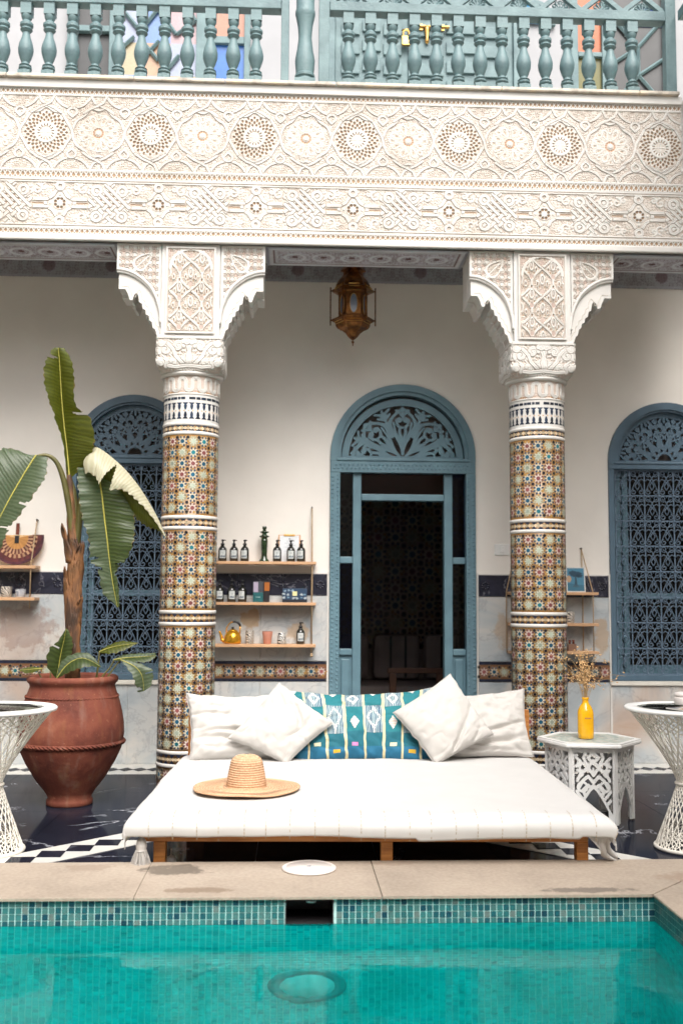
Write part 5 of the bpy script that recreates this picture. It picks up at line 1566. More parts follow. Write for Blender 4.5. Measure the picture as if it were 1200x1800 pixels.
# ------------------------------------------------------------------ brass lantern
Lp = at(620, 560, 7.62)
LS = 1.1
lan = thing('brass_lantern', 'pierced brass hexagonal lantern hanging between the columns', 'lantern', (Lp.x, 7.62, at(620, 608, 7.62).z))
lz = 0.0
def hexp(prof, name, mat='lantern_brass', n=6):
    o = MB().lathe(prof, n, a0=PI/6+R(30)).build(name, mat, lan)
    return o
hexp([(0.0, 0.0), (0.004, 0.0), (0.004, 0.02), (0.010, 0.025), (0.010, 0.034), (0.003, 0.04), (0.005, 0.05)], 'finial', n=10)
hexp([(0.008, 0.045), (0.030, 0.065), (0.050, 0.095), (0.075, 0.115), (0.105, 0.130), (0.118, 0.150), (0.122, 0.175), (0.150, 0.190), (0.152, 0.200), (0.115, 0.205)], 'lower_bowl')
hexp([(0.105, 0.206), (0.100, 0.225), (0.100, 0.395), (0.106, 0.410)], 'body')
hexp([(0.115, 0.411), (0.150, 0.418), (0.150, 0.428), (0.122, 0.445), (0.116, 0.475), (0.098, 0.510), (0.070, 0.545), (0.064, 0.570), (0.090, 0.580), (0.064, 0.62), (0.02, 0.66)], 'dome')
for k in range(6):
    a = R(30)+k*PI/3
    # panel between corners with an almond of bluish glass
    ca, sa = math.cos(a), math.sin(a)
    rr = 0.100*math.cos(PI/6)
    def pt(u, z, d): return (ca*(rr+d)-sa*u, sa*(rr+d)+ca*u, z)
    MB().poly([pt(0.025*math.cos(t)*(1), 0.305+0.072*math.sin(t), 0.003) for t in np.linspace(0, 2*PI, 17)[:-1]]).build('glass_pane', 'lantern_glass', lan)
    mb = MB(); mb.tube([pt(0.027*math.cos(t), 0.305+0.075*math.sin(t), 0.003) for t in np.linspace(0, 2*PI, 17)[:-1]], 0.003, 5, True); mb.build('pane_rim', 'brass', lan, smooth=True)
    MB().tube([pt(-0.035, 0.425, 0.043), pt(0.035, 0.425, 0.043), pt(0.035, 0.448, 0.030), pt(-0.035, 0.448, 0.030)], 0.003, 4, True).build('cornice_rim', 'brass', lan)
    for z_ in (0.165, 0.18):
        MB().tube([pt(-0.05, z_, 0.010+(z_-0.15)*0.6), pt(0.05, z_, 0.010+(z_-0.15)*0.6)], 0.003, 4).build('bead', 'brass', lan)
    b = a+PI/6
    MB().tube([(0.155*math.cos(b), 0.155*math.sin(b), z) for z in (0.155, 0.45)], 0.005, 6).build('corner_rod', 'lantern_brass', lan)
lan.scale = (LS, LS, 1.0)
MB().tube([(0, 0, 0.64), (0, 0, 4.448-lan.location.z)], 0.006, 6).build('chain', 'iron', lan)

# ------------------------------------------------------------------ hanging shelves
def cordtube(name, p, pts, r=0.0045): return MB().tube(pts, r, 6).build(name, 'rope', p, True, smooth=True)
YS = YW-0.075
sh = thing('hanging_shelf', 'three pale boards hung on cords between the left column and the doorway', 'shelf', (-0.22, YS, 0.92), group='hanging shelves on the wall')
SZ = [1.575, 1.258, 0.935]
for z in SZ: wbox('board', 'pale_wood', sh, -0.66, 0.165, YW-0.175, YW-0.018, z-0.022, z, 0.002)
for x, zt_ in ((0.130, 2.01), (-0.635, 2.01)):
    cordtube('cord', sh, [(x, YW-0.03, zt_), (x+0.004, YW-0.16, 1.56), (x+0.004, YW-0.16, 0.86)])
    cordtube('cord', sh, [(x, YW-0.03, zt_), (x+0.002, YW-0.035, 1.56), (x+0.002, YW-0.035, 0.87)])
    MB().lathe([(0.010, 0), (0.012, 0.012), (0.004, 0.03), (0.0, 0.032)], 8, (x+0.004, YW-0.16, 0.84)).build('cord_knot', 'rope', sh, True, smooth=True)
    MB().tube([(x, YW-0.001, 2.012), (x, YW-0.04, 2.012)], 0.006, 6).build('hook', 'iron', sh, True)
shl = thing('hanging_shelf', 'two pale boards hung on cords left of the banana plant', 'shelf', (-2.45, YS, 1.27), group='hanging shelves on the wall')
for z in (1.530, 1.285): wbox('board', 'pale_wood', shl, -2.86, -1.99, YW-0.175, YW-0.018, z-0.024, z, 0.002)
for x in (-2.03, -2.82):
    cordtube('cord', shl, [(x+0.005, YW-0.03, 1.89), (x, YW-0.16, 1.53), (x, YW-0.16, 1.20)]); cordtube('cord', shl, [(x+0.005, YW-0.03, 1.89), (x-0.03, YW-0.035, 1.53), (x-0.03, YW-0.035, 1.22)])
    MB().tube([(x+0.005, YW-0.001, 1.893), (x+0.005, YW-0.045, 1.893)], 0.007, 6).build('hook', 'iron', shl, True)
shr = thing('hanging_shelf', 'three short boards hung on cords behind the right column', 'shelf', (2.04, YS, 0.87), group='hanging shelves on the wall')
for z in (1.352, 1.108, 0.890): wbox('board', 'pale_wood', shr, 1.69, 2.385, YW-0.165, YW-0.018, z-0.022, z, 0.002)
for x in (2.345, 1.73):
    xt = 2.29 if x > 2 else 1.76
    cordtube('cord', shr, [(xt, YW-0.03, 1.70), (x, YW-0.15, 1.35), (x, YW-0.15, 0.85)]); cordtube('cord', shr, [(xt, YW-0.03, 1.70), (x-0.05, YW-0.035, 1.35), (x-0.05, YW-0.035, 0.87)])
    MB().tube([(xt, YW-0.001, 1.703), (xt, YW-0.04, 1.703)], 0.006, 6).build('hook', 'iron', shr, True)

# ------------------------------------------------------------------ bottles
def bottle_proto():
    b = thing('pump_bottle', 'x', 'bottle')
    r = 0.0335
    MB().lathe([(r-0.003, 0.0), (r, 0.004), (r, 0.088), (r-0.004, 0.102), (r-0.012, 0.112), (0.0135, 0.119), (0.0125, 0.126)], 20).build('body', 'bottle', b, smooth=True)
    MB().lathe([(0.0145, 0.1262), (0.0145, 0.140), (0.0075, 0.143), (0.0055, 0.156)], 14).build('collar', 'pump', b, smooth=True)
    mb = MB().lathe([(0.010, 0.1562), (0.011, 0.160), (0.011, 0.168), (0.007, 0.171), (0.0, 0.171)], 12)
    mb.tube([(0, 0, 0.165), (0.012, -0.012, 0.166), (0.021, -0.021, 0.163)], 0.004, 6)
    mb.build('pump_head', 'pump', b, smooth=True)
    # paper label with a small crest and two dark lines of print
    lb = MB()
    def cp(a, z, d=0.0): return ((r+0.0006+d)*math.sin(a), -(r+0.0006+d)*math.cos(a), z)
    N = 8; a0, a1 = -0.72, 0.72
    for i in range(N):
        u, v = a0+(a1-a0)*i/N, a0+(a1-a0)*(i+1)/N
        lb.poly([cp(u, 0.024), cp(v, 0.024), cp(v, 0.086), cp(u, 0.086)], (0.62, 0.66, 0.66))
    for i in range(6):
        u = -0.55+i*0.19
        lb.poly([cp(u, 0.031, 0.0006), cp(u+0.14, 0.031, 0.0006), cp(u+0.14, 0.044+0.004*(i % 3), 0.0006), cp(u, 0.042+0.004*(i % 2), 0.0006)], (0.06, 0.10, 0.14))
    lb.tube([cp(0.16*math.cos(t), 0.066+0.006*math.sin(t), 0.0008) for t in np.linspace(0, 2*PI, 9)[:-1]], 0.0009, 4, True, (0.25, 0.27, 0.30))
    lb.build('label', 'painted', b)
    return b
bp = bottle_proto()
places = [(391, 985, 0, 'dark pump bottle, leftmost on the top shelf board'), (411, 985, 0, 'dark pump bottle, second from the left on the top board'), (430, 986, 0, 'dark pump bottle left of the green candlestick'),
          (487, 987, 0, 'dark pump bottle just right of the green candlestick'), (511, 988, 0, 'dark pump bottle in front of the clipboard'), (529, 989, 0, 'dark pump bottle, rightmost on the top shelf board'),
          (386, 1058, 1, 'dark pump bottle, leftmost on the middle shelf board'), (407, 1059, 1, 'dark pump bottle, middle of three on the middle board'), (426, 1060, 1, 'dark pump bottle beside the lilac and teal box'),
          (528, 1135, 2, 'dark pump bottle alone on the bottom shelf board')]
for i, (px, py, lv, lab) in enumerate(places):
    b = bp if i == 0 else copy_tree(bp)
    b.location = (at(px, py, YW-0.10).x, YW-0.10-(0.02 if i in (3, 5) else 0), SZ[lv]+0.0008)
    b.rotation_euler = (0, 0, random.uniform(-0.25, 0.25)-0.03)
    b['label'] = lab; b['group'] = 'pump bottles on the hanging shelf'
def X9(px, py=1000): return at(px, py, YW-0.10).x
cs_ = thing('candlestick', 'tall dark green glazed candlestick on the top shelf', 'candlestick', (X9(464), YW-0.095, SZ[0]+0.0008))
MB().lathe([(0.040, 0), (0.040, 0.006), (0.026, 0.024), (0.022, 0.05), (0.0245, 0.10), (0.0265, 0.16), (0.024, 0.185)], 18).build('stem', 'candle_green', cs_, smooth=True)
MB().lathe([(0.024, 0.1855), (0.038, 0.195), (0.042, 0.200), (0.026, 0.206), (0.016, 0.214), (0.020, 0.222), (0.036, 0.230), (0.036, 0.235), (0.018, 0.240)], 18).build('drip_pan', 'candle_green', cs_, smooth=True)
MB().lathe([(0.014, 0.2405), (0.013, 0.252), (0.018, 0.262), (0.018, 0.276), (0.012, 0.277), (0.011, 0.262)], 16).build('socket', 'candle_green', cs_, smooth=True)
cb = thing('clipboard', 'brown clipboard with white sheet propped behind the bottles', 'clipboard', (X9(508), YW-0.045, SZ[0]+0.0008))
cb.rotation_euler = (-0.10, 0, 0)
MB().box(-0.088, 0.088, 0, 0.004, 0, 0.218).build('board', 'pale_wood', cb, bevel=0.001)
MB().box(-0.076, 0.076, -0.0012, -0.0004, 0.004, 0.212, (0.74, 0.77, 0.80)).build('paper', 'painted', cb)
MB().box(-0.045, 0.045, -0.006, 0.006, 0.206, 0.222).build('clip', 'brass', cb, bevel=0.003)
mb = MB()
for i in range(7):
    mb.box(-0.02-0.02*(i % 2), 0.02+0.015*(i % 3), -0.0017, -0.0013, 0.165-i*0.016, 0.168-i*0.016, (0.35, 0.38, 0.42))
mb.box(-0.005, 0.006, -0.0017, -0.0013, 0.180, 0.190, (0.25, 0.27, 0.3))
mb.build('print', 'painted', cb)
def cbox(name, label, cat, px, w, h, d, lv, cols, dy=0.0):
    t = thing(name, label, cat, (X9(px, 1040), YW-0.10+dy, SZ[lv]+0.0008))
    z = 0
    for i, (hh, c) in enumerate(cols):
        MB().box(-w/2, w/2, -d/2, d/2, z*h+(0.0004 if i else 0), (z+hh)*h, c).build('carton' if i == 0 else 'carton_panel', 'painted', t, bevel=0.0012); z += hh
    return t
b1 = cbox('perfume_box', 'teal box with a lilac top on the middle shelf', 'box', 454, 0.078, 0.158, 0.05, 1, [(0.48, (0.012, 0.105, 0.115)), (0.52, (0.055, 0.06, 0.075))], -0.015)
MB().box(-0.036, 0.000, -0.0265, -0.0252, 0.078, 0.156, (0.42, 0.36, 0.47)).build('lilac_panel', 'painted', b1)
MB().box(-0.018, 0.018, -0.0268, -0.0253, 0.036, 0.042, (0.25, 0.42, 0.42)).build('print', 'painted', b1)
b2 = cbox('perfume_box', 'black box with an orange corner on the middle shelf', 'box', 466, 0.066, 0.165, 0.05, 1, [(1.0, (0.016, 0.014, 0.016))], 0.02)
MB().box(-0.006, 0.034, -0.0268, -0.0252, 0.088, 0.155, (0.42, 0.13, 0.02)).build('orange_panel', 'painted', b2)
b3 = thing('gift_box', 'navy box printed with pale shells on the middle shelf', 'box', (X9(518, 1045), YW-0.10, SZ[1]+0.0008))
MB().box(-0.095, 0.095, -0.04, 0.04, 0.004, 0.108, (0.022, 0.052, 0.105)).build('box_body', 'painted', b3, bevel=0.0015)
MB().box(-0.0965, 0.0965, -0.0415, 0.0415, 0.0, 0.022, (0.012, 0.016, 0.025)).build('box_base', 'painted', b3)
mb = MB()
for i in range(16):
    cx, cz = -0.080+(i % 6)*0.032+random.uniform(-0.006, 0.006), 0.034+(i//6)*0.028+random.uniform(-0.004, 0.004)
    if abs(cx) < 0.026 and 0.044 < cz < 0.09: continue
    a0 = random.uniform(0, 6); rr = random.uniform(0.008, 0.013)
    mb.poly([(cx+rr*(1+0.4*math.cos(3*t+i))*math.cos(t+a0), -0.0408, cz+rr*0.7*(1+0.3*math.sin(2*t))*math.sin(t+a0)) for t in np.linspace(0, 2*PI, 13)[:-1]][::-1], random.choice([(0.26, 0.36, 0.46), (0.16, 0.28, 0.38), (0.40, 0.46, 0.50)]))
mb.build('print', 'painted', b3)
MB().box(-0.018, 0.018, -0.0418, -0.0403, 0.050, 0.085, (0.72, 0.68, 0.36)).build('seal', 'painted', b3, bevel=0.001)
# kettle
kt = thing('kettle', 'golden enamel kettle on the bottom shelf', 'kettle', (X9(409, 1120), YW-0.098, SZ[2]+0.0008))
MB().lathe([(0.058, 0), (0.066, 0.004), (0.069, 0.02), (0.066, 0.055), (0.055, 0.082), (0.038, 0.096), (0.036, 0.098)], 26).build('body', 'gold_enamel', kt, smooth=True)
MB().lathe([(0.037, 0.0985), (0.034, 0.104), (0.018, 0.112), (0.0, 0.114)], 20).build('lid', 'gold_enamel', kt, smooth=True)
MB().lathe([(0.005, 0.113), (0.011, 0.120), (0.009, 0.130), (0.0, 0.132)], 12).build('lid_knob', 'pump', kt, smooth=True)
MB().tube(catmull([(-0.055, 0, 0.020), (-0.080, 0, 0.030), (-0.088, 0, 0.060), (-0.104, 0, 0.098)], 5), [0.019-0.0008*i for i in range(16)], 10).build('spout', 'gold_enamel', kt, smooth=True)
MB().tube(catmull([(-0.050, 0, 0.082), (-0.046, 0, 0.125), (-0.015, 0, 0.165), (0.02, 0, 0.168)], 5), 0.005, 8).build('handle', 'gold_enamel', kt, smooth=True)
MB().tube(catmull([(0.0, 0, 0.170), (0.030, 0, 0.168), (0.052, 0, 0.150), (0.056, 0, 0.135)], 5), 0.009, 8).build('grip', 'pump', kt, smooth=True)
MB().tube([(0.056, 0, 0.138), (0.056, 0, 0.080)], 0.005, 8).build('handle', 'gold_enamel', kt, smooth=True)
def cup(name, label, px, r0, r1, h, mat, z, par=None, lip=0.004, Y=YW-0.10):
    t = thing(name, label, 'cup', (at(px, 1120, Y).x, Y, z+0.0008))
    MB().lathe([(r0*0.93, 0), (r0, 0.004), ((r0+r1)/2, h*0.5), (r1, h-0.003), (r1-0.001, h), (r1-lip, h-0.001), (r0-lip, 0.006)], 22).build('body', mat, t, smooth=True)
    MB().lathe([(r1-0.001, h), (r1+0.0012, h+0.0015), (r1-lip, h+0.001)], 22, cap=False).build('rim', mat, t, smooth=True)
    return t
cup('tumbler', 'white tumbler with dark swirls on the bottom shelf', 439, 0.030, 0.034, 0.103, 'print_dark', SZ[2])
cup('clay_cup', 'plain terracotta cup on the bottom shelf', 470, 0.029, 0.041, 0.096, 'cup_terracotta', SZ[2])
jr = thing('candle_jar', 'lidded black and white patterned jar on the bottom shelf', 'jar', (at(495, 1120, YW-0.10).x, YW-0.10, SZ[2]+0.0008))
MB().lathe([(0.030, 0), (0.034, 0.005), (0.035, 0.048), (0.033, 0.056)], 22).build('body', 'print_white', jr, smooth=True)
MB().lathe([(0.034, 0.0565), (0.036, 0.058), (0.036, 0.064), (0.026, 0.068), (0.030, 0.082), (0.026, 0.090), (0.0, 0.092)], 22).build('lid', 'print_white', jr, smooth=True)
# left shelf: woven fan, jars
fn = thing('woven_fan', 'round woven straw hand fan in maroon and ochre on the left shelf', 'fan', (at(28, 990, YW-0.07).x, YW-0.075, 1.5312))
fn.rotation_euler = (-0.12, 0, 0)
mb = MB(); N = 30; hz = 0.25
rings = [(0.0, 0.085), (0.085, 0.125), (0.125, 0.155), (0.155, 0.185), (0.185, 0.205)]
def fp(a, r):   # rounded foot, flat head
    return (r*1.02*math.sin(a), 0.215-r*1.02*math.cos(a))
fc = [(0.50, 0.24, 0.07), (0.12, 0.030, 0.022), (0.45, 0.26, 0.15), (0.10, 0.022, 0.024), (0.07, 0.018, 0.03)]
for q, (r0, r1) in enumerate(rings):
    for i in range(N):
        a, b = -1.83+3.66*i/N, -1.83+3.66*(i+1)/N
        c = fc[q] if q in (0, 3, 4) else (fc[1] if (i+q) % 2 else fc[2])
        pts = [fp(a, r0), fp(b, r0), fp(b, r1), fp(a, r1)]
        k = 0.004-0.002*(q % 2)
        pts = [(x, min(z, 0.245)) for x, z in pts]
        if r0 == 0: mb.poly([(pts[0][0], -k, pts[0][1]), (pts[3][0], -k, pts[3][1]), (pts[2][0], -k, pts[2][1])], jit(c, 0.15))
        else: mb.poly([(x, -k, z) for x, z in (pts[0], pts[3], pts[2], pts[1])], jit(c, 0.3))
mb.build('woven_blade', 'matte', fn)
MB().prism_y([(0.205*math.sin(a), 0.215-0.205*math.cos(a)) for a in np.linspace(-1.7, 1.7, 30)], 0.0005, 0.004).build('backing', 'husk', fn)
MB().box(-0.013, 0.013, -0.006, 0.006, 0.246, 0.335).build('handle', 'matte', fn, bevel=0.003).data.materials[0] = MATS['urn_clay']
MB().box(-0.017, 0.017, -0.009, -0.0045, 0.175, 0.235).build('handle_binding', 'pump', fn, bevel=0.002)
cup('patterned_jar', 'small white jar with black pattern on the lower left shelf', 9, 0.040, 0.042, 0.082, 'print_dark', 1.285)
cup('patterned_bowl', 'small white bowl with navy pattern on the lower left shelf', 34, 0.038, 0.039, 0.062, 'print_blue', 1.285)
# right shelf: print, cup, little box
pc = thing('picture_card', 'blue picture of a tree leaning on the right shelf', 'picture', (at(1012, 1035, YW-0.10).x, YW-0.10, 1.3528))
pc.rotation_euler = (-0.13, 0, 0.0)
MB().box(-0.076, 0.076, 0, 0.006, 0, 0.200, (0.70, 0.72, 0.70)).build('card', 'painted', pc, bevel=0.001)
mb = MB()
mb.poly([(-0.068, -0.0006, 0.008), (0.068, -0.0006, 0.008), (0.068, -0.0006, 0.192), (-0.068, -0.0006, 0.192)], (0.06, 0.22, 0.34))
mb.poly([(-0.068, -0.0010, 0.008), (0.068, -0.0010, 0.008), (0.068, -0.0010, 0.055), (-0.068, -0.0010, 0.072)], (0.04, 0.16, 0.25))
mb.poly([(-0.055+0.02*math.cos(t), -0.0010, 0.105+0.028*math.sin(t)) for t in np.linspace(0, 2*PI, 12)[:-1]][::-1], (0.50, 0.34, 0.22))
for cx, cz, rx, rz in ((0.0, 0.145, 0.05, 0.022), (-0.02, 0.158, 0.03, 0.014), (0.028, 0.130, 0.028, 0.014)):
    mb.poly([(cx+rx*(1+0.15*math.sin(5*t))*math.cos(t), -0.0014, cz+rz*(1+0.2*math.cos(7*t))*math.sin(t)) for t in np.linspace(0, 2*PI, 25)[:-1]][::-1], (0.02, 0.07, 0.12))
mb.poly([(-0.010, -0.0013, 0.05), (0.012, -0.0013, 0.05), (0.006, -0.0013, 0.14), (-0.004, -0.0013, 0.14)], (0.03, 0.08, 0.12))
mb.poly([(-0.03, -0.0013, 0.04), (0.03, -0.0013, 0.04), (0.012, -0.0013, 0.062), (-0.012, -0.0013, 0.062)], (0.05, 0.12, 0.18))
mb.build('print', 'painted', pc)
cup('figured_mug', 'grey patterned mug on the middle board behind the right column', 1002, 0.030, 0.034, 0.09, 'print_dark', 1.108)
sb = thing('small_box', 'small brown box on the lowest board behind the right column', 'box', (at(1004, 1135, YW-0.1).x, YW-0.1, 0.8908))
MB().box(-0.032, 0.032, -0.025, 0.025, 0, 0.055, (0.22, 0.12, 0.08)).build('box_body', 'painted', sb, bevel=0.002)
for x in (-0.016, 0.014): MB().lathe([(0.009, 0.0555), (0.009, 0.085), (0.0, 0.088)], 10, (x, 0, 0)).build('stopper', 'urn_clay', sb, smooth=True)
sw = thing('light_switch', 'white light switch plate on the wall left of the right column', 'switch', (1.655, YW, 1.69))
MB().box(-0.06, 0.06, -0.008, -0.0005, -0.045, 0.045).build('plate', 'white_paint', sw, bevel=0.003)
MB().box(-0.018, 0.018, -0.0125, -0.0085, -0.026, 0.026).build('rocker', 'white_paint', sw, bevel=0.002)
# ------------------------------------------------------------------ daybed
BR = R(-1.4)
bed = thing('daybed', 'low wooden daybed with white cotton mattress cover and tassels', 'daybed', (0.356, 5.40, 0), BR)
BA, BF, BB, BT = 1.040, -0.955, 0.80, 0.362      # half width, front, back, top
def drape(s, a, r):
    """distance along the cloth -> (offset, drop)"""
    e = abs(s)-(a-r); sg = 1 if s >= 0 else -1
    if e <= 0: return s, 0.0
    q = r*PI/2
    if e < q: return sg*(a-r+r*math.sin(e/r)), r*(1-math.cos(e/r))
    return sg*a, r+(e-q)
def bed_pt(s, t, lift=0.0):
    x, dx = drape(s, BA, 0.055)
    yc = (BF+BB)/2; hb = (BB-BF)/2
    y, dy = drape(t-yc, hb, 0.055)
    y += yc
    d = (dx**2.2+dy**2.2)**(1/2.2)
    n1 = mnoise.noise(Vector((s*2.1, t*2.1, 0.3))); n2 = mnoise.noise(Vector((s*7, t*5, 1.7)))
    edge = min(1.0, d/0.05)
    x *= 1-0.012*min(1, dy/0.08)*0
    n3 = abs(mnoise.noise(Vector((s*3.2+t*1.4, t*9.0-s*0.8, 4.4))))
    z = BT-d+0.007*n1+0.003*n2-0.005*max(0.0, 0.12-n3)/0.12*(0.35+0.65*max(0, (t-0.1)))
    bul = 0.012*math.sin(min(1, d/0.10)*PI)
    if dx > 0: x += math.copysign(bul+edge*0.010*mnoise.noise(Vector((t*6, 3, s))), s)
    if dy > 0 and t < 0: y -= bul+edge*(0.010*mnoise.noise(Vector((s*5.0, 9, 0)))+0.004*mnoise.noise(Vector((s*16, 4, 0))))
    # slight crown of the mattress
    z += 0.012*max(0, 1-(s/BA)**2)*max(0, 1-((t-yc)/hb)**2)
    return (x, y, z+lift)
mb = MB()
NS, NT = 150, 110
def hem_s(t): return 0.105+0.020*mnoise.noise(Vector((t*1.6, 0.5, 7)))
def hem_t(s): return 0.086+0.018*mnoise.noise(Vector((s*1.3+3, 2.5, 0)))+(0.012 if 0.2 < s < 0.9 else 0)
EX = 0.055*(PI/2-1)
for j in range(NT+1):
    for i in range(NS+1):
        u = i/NS*2-1; v = j/NT
        # denser samples near the edges
        s = u*(BA+EX+0.0)
        t = BF-EX+(BB-BF+2*EX)*v
        if abs(u) > 0.9: s = math.copysign((BA-0.055)+(abs(u)-0.9)/0.1*(0.055+EX+hem_s(t)-0.055), u)
        else: s = u/0.9*(BA-0.055)
        sc_ = s
        if v < 0.14: t = (BF+0.055)-(0.14-v)/0.14*(0.055+EX+hem_t(sc_)-0.055)
        else: t = (BF+0.055)+(v-0.14)/0.86*(BB-BF-0.055)
        mb.v.append(bed_pt(s, t))
for j in range(NT):
    for i in range(NS):
        a = j*(NS+1)+i
        mb.f.append((a, a+1, a+NS+2, a+NS+1)); mb.c.append(None)
o = mb.build('mattress_cover', 'bed_cotton', bed, smooth=True)
sm = o.modifiers.new('thick', 'SOLIDIFY'); sm.thickness = 0.006; sm.offset = -1
MB().box(-BA+0.03, BA-0.03, BF+0.045, BB-0.02, 0.270, BT-0.012).build('mattress', 'linen', bed, bevel=0.02)
# running stitches down the front of the cover
stc = MB()
for k in range(21):
    s0 = -BA+0.10+k*0.100+random.uniform(-0.006, 0.006)
    t = BF+0.10
    while t > BF-0.075:
        L = random.uniform(0.008, 0.014)
        if random.random() > 0.12:
            p, q = Vector(bed_pt(s0, t, 0.0)), Vector(bed_pt(s0, t-L, 0.0))
            nrm = Vector((0, -(p.z-q.z)*4-0.0001, max(0.0, p.y-q.y))).normalized()*0.002
            w = Vector((0.0016, 0, 0))
            stc.poly([p-w+nrm, q-w+nrm, q+w+nrm, p+w+nrm], random.choice([(0.42, 0.32, 0.20), (0.36, 0.29, 0.20), (0.46, 0.38, 0.26)]))
        t -= L+random.uniform(0.003, 0.006)
tag(stc.build('stitching', 'matte', bed), kind='stuff')
def bw(name, x0, x1, y0, y1, z0, z1, b=0.004): return MB().box(x0, x1, y0, y1, z0, z1).build(name, 'bed_wood', bed, bevel=b)
bw('front_rail', -BA+0.045, BA-0.085, BF+0.105, BF+0.150, 0.228, 0.268)
bw('back_rail', -BA+0.045, BA-0.085, BB-0.06, BB-0.01, 0.228, 0.268)
bw('side_rail', -BA+0.045, -BA+0.09, BF+0.152, BB-0.062, 0.228, 0.268); bw('side_rail', BA-0.13, BA-0.085, BF+0.152, BB-0.062, 0.228, 0.268)
for i in range(8): bw('slat', -BA+0.092, BA-0.132, BF+0.18+i*0.19, BF+0.26+i*0.19, 0.248, 0.266)
for x in (-BA+0.13, 0.075, BA-0.11):
    for y in (BF+0.110, BB-0.065): bw('leg', x-0.026, x+0.026, y, y+0.052, 0.0045, 0.2275)
hl, hr = at(329, 1290, 6.24).x-0.370, at(925, 1290, 6.24).x-0.370
bw('headboard', hl-0.0, hr+0.0, BB+0.02, BB+0.055, 0.10, 0.625)
def tassel(loc, sc_=1.0, tilt=(0, 0)):
    mb = MB()
    mb.tube([(0, 0, 0.06*sc_), (0.0, 0, 0.03*sc_)], 0.004*sc_, 6)
    mb.lathe([(0.004*sc_, 0.035*sc_), (0.018*sc_, 0.024*sc_), (0.024*sc_, 0.0), (0.021*sc_, -0.018*sc_), (0.024*sc_, -0.022*sc_)], 14)
    for k in range(170):
        a = random.uniform(0, 2*PI); r0 = 0.022*sc_*math.sqrt(random.random()); r1 = r0+random.uniform(0.004, 0.026)*sc_
        L = random.uniform(0.055, 0.075)*sc_
        mb.tube([(r0*math.cos(a), r0*math.sin(a), -0.018*sc_), (r1*0.8*math.cos(a+0.1), r1*0.8*math.sin(a+0.1), -0.02*sc_-L*0.55), (r1*math.cos(a+0.15)+tilt[0], r1*math.sin(a+0.15)+tilt[1], -0.02*sc_-L)], 0.0016*sc_, 3, cap=False)
    return mb.build('tassel', 'linen', bed, loc=loc)
tassel((-BA+0.062, BF+0.05, 0.225), 1.0); tassel((-BA+0.17, BF+0.20, 0.115), 1.0)
# loose corner of the cover hanging at the right front leg
mb = MB()
P = [(BA-0.13, BF+0.02, 0.290), (BA-0.085, BF+0.03, 0.245), (BA-0.05, BF+0.05, 0.205), (BA-0.03, BF+0.08, 0.175), (BA+0.01, BF+0.10, 0.155)]
Q = [(BA+0.008, BF+0.06, 0.300), (BA+0.006, BF+0.07, 0.26), (BA+0.0, BF+0.09, 0.225), (BA+0.02, BF+0.11, 0.195), (BA+0.055, BF+0.13, 0.165)]
A, B_ = catmull(P, 6), catmull(Q, 6); nn = 12
for k in range(len(A)):
    for i in range(nn+1):
        f = i/nn; p = A[k].lerp(B_[k], f); w = 0.012*math.sin(f*PI*4+k*0.25)*(0.3+k/len(A))
        mb.v.append((p.x+w*0.3, p.y-w, p.z))
for k in range(len(A)-1):
    for i in range(nn):
        a = k*(nn+1)+i; mb.f.append((a, a+1, a+nn+2, a+nn+1)); mb.c.append(None)
o = mb.build('loose_corner', 'bed_cotton', bed, smooth=True); o.modifiers.new('t', 'SOLIDIFY').thickness = 0.004
tassel((BA+0.03, BF+0.12, 0.135), 0.85, (0.03, 0))

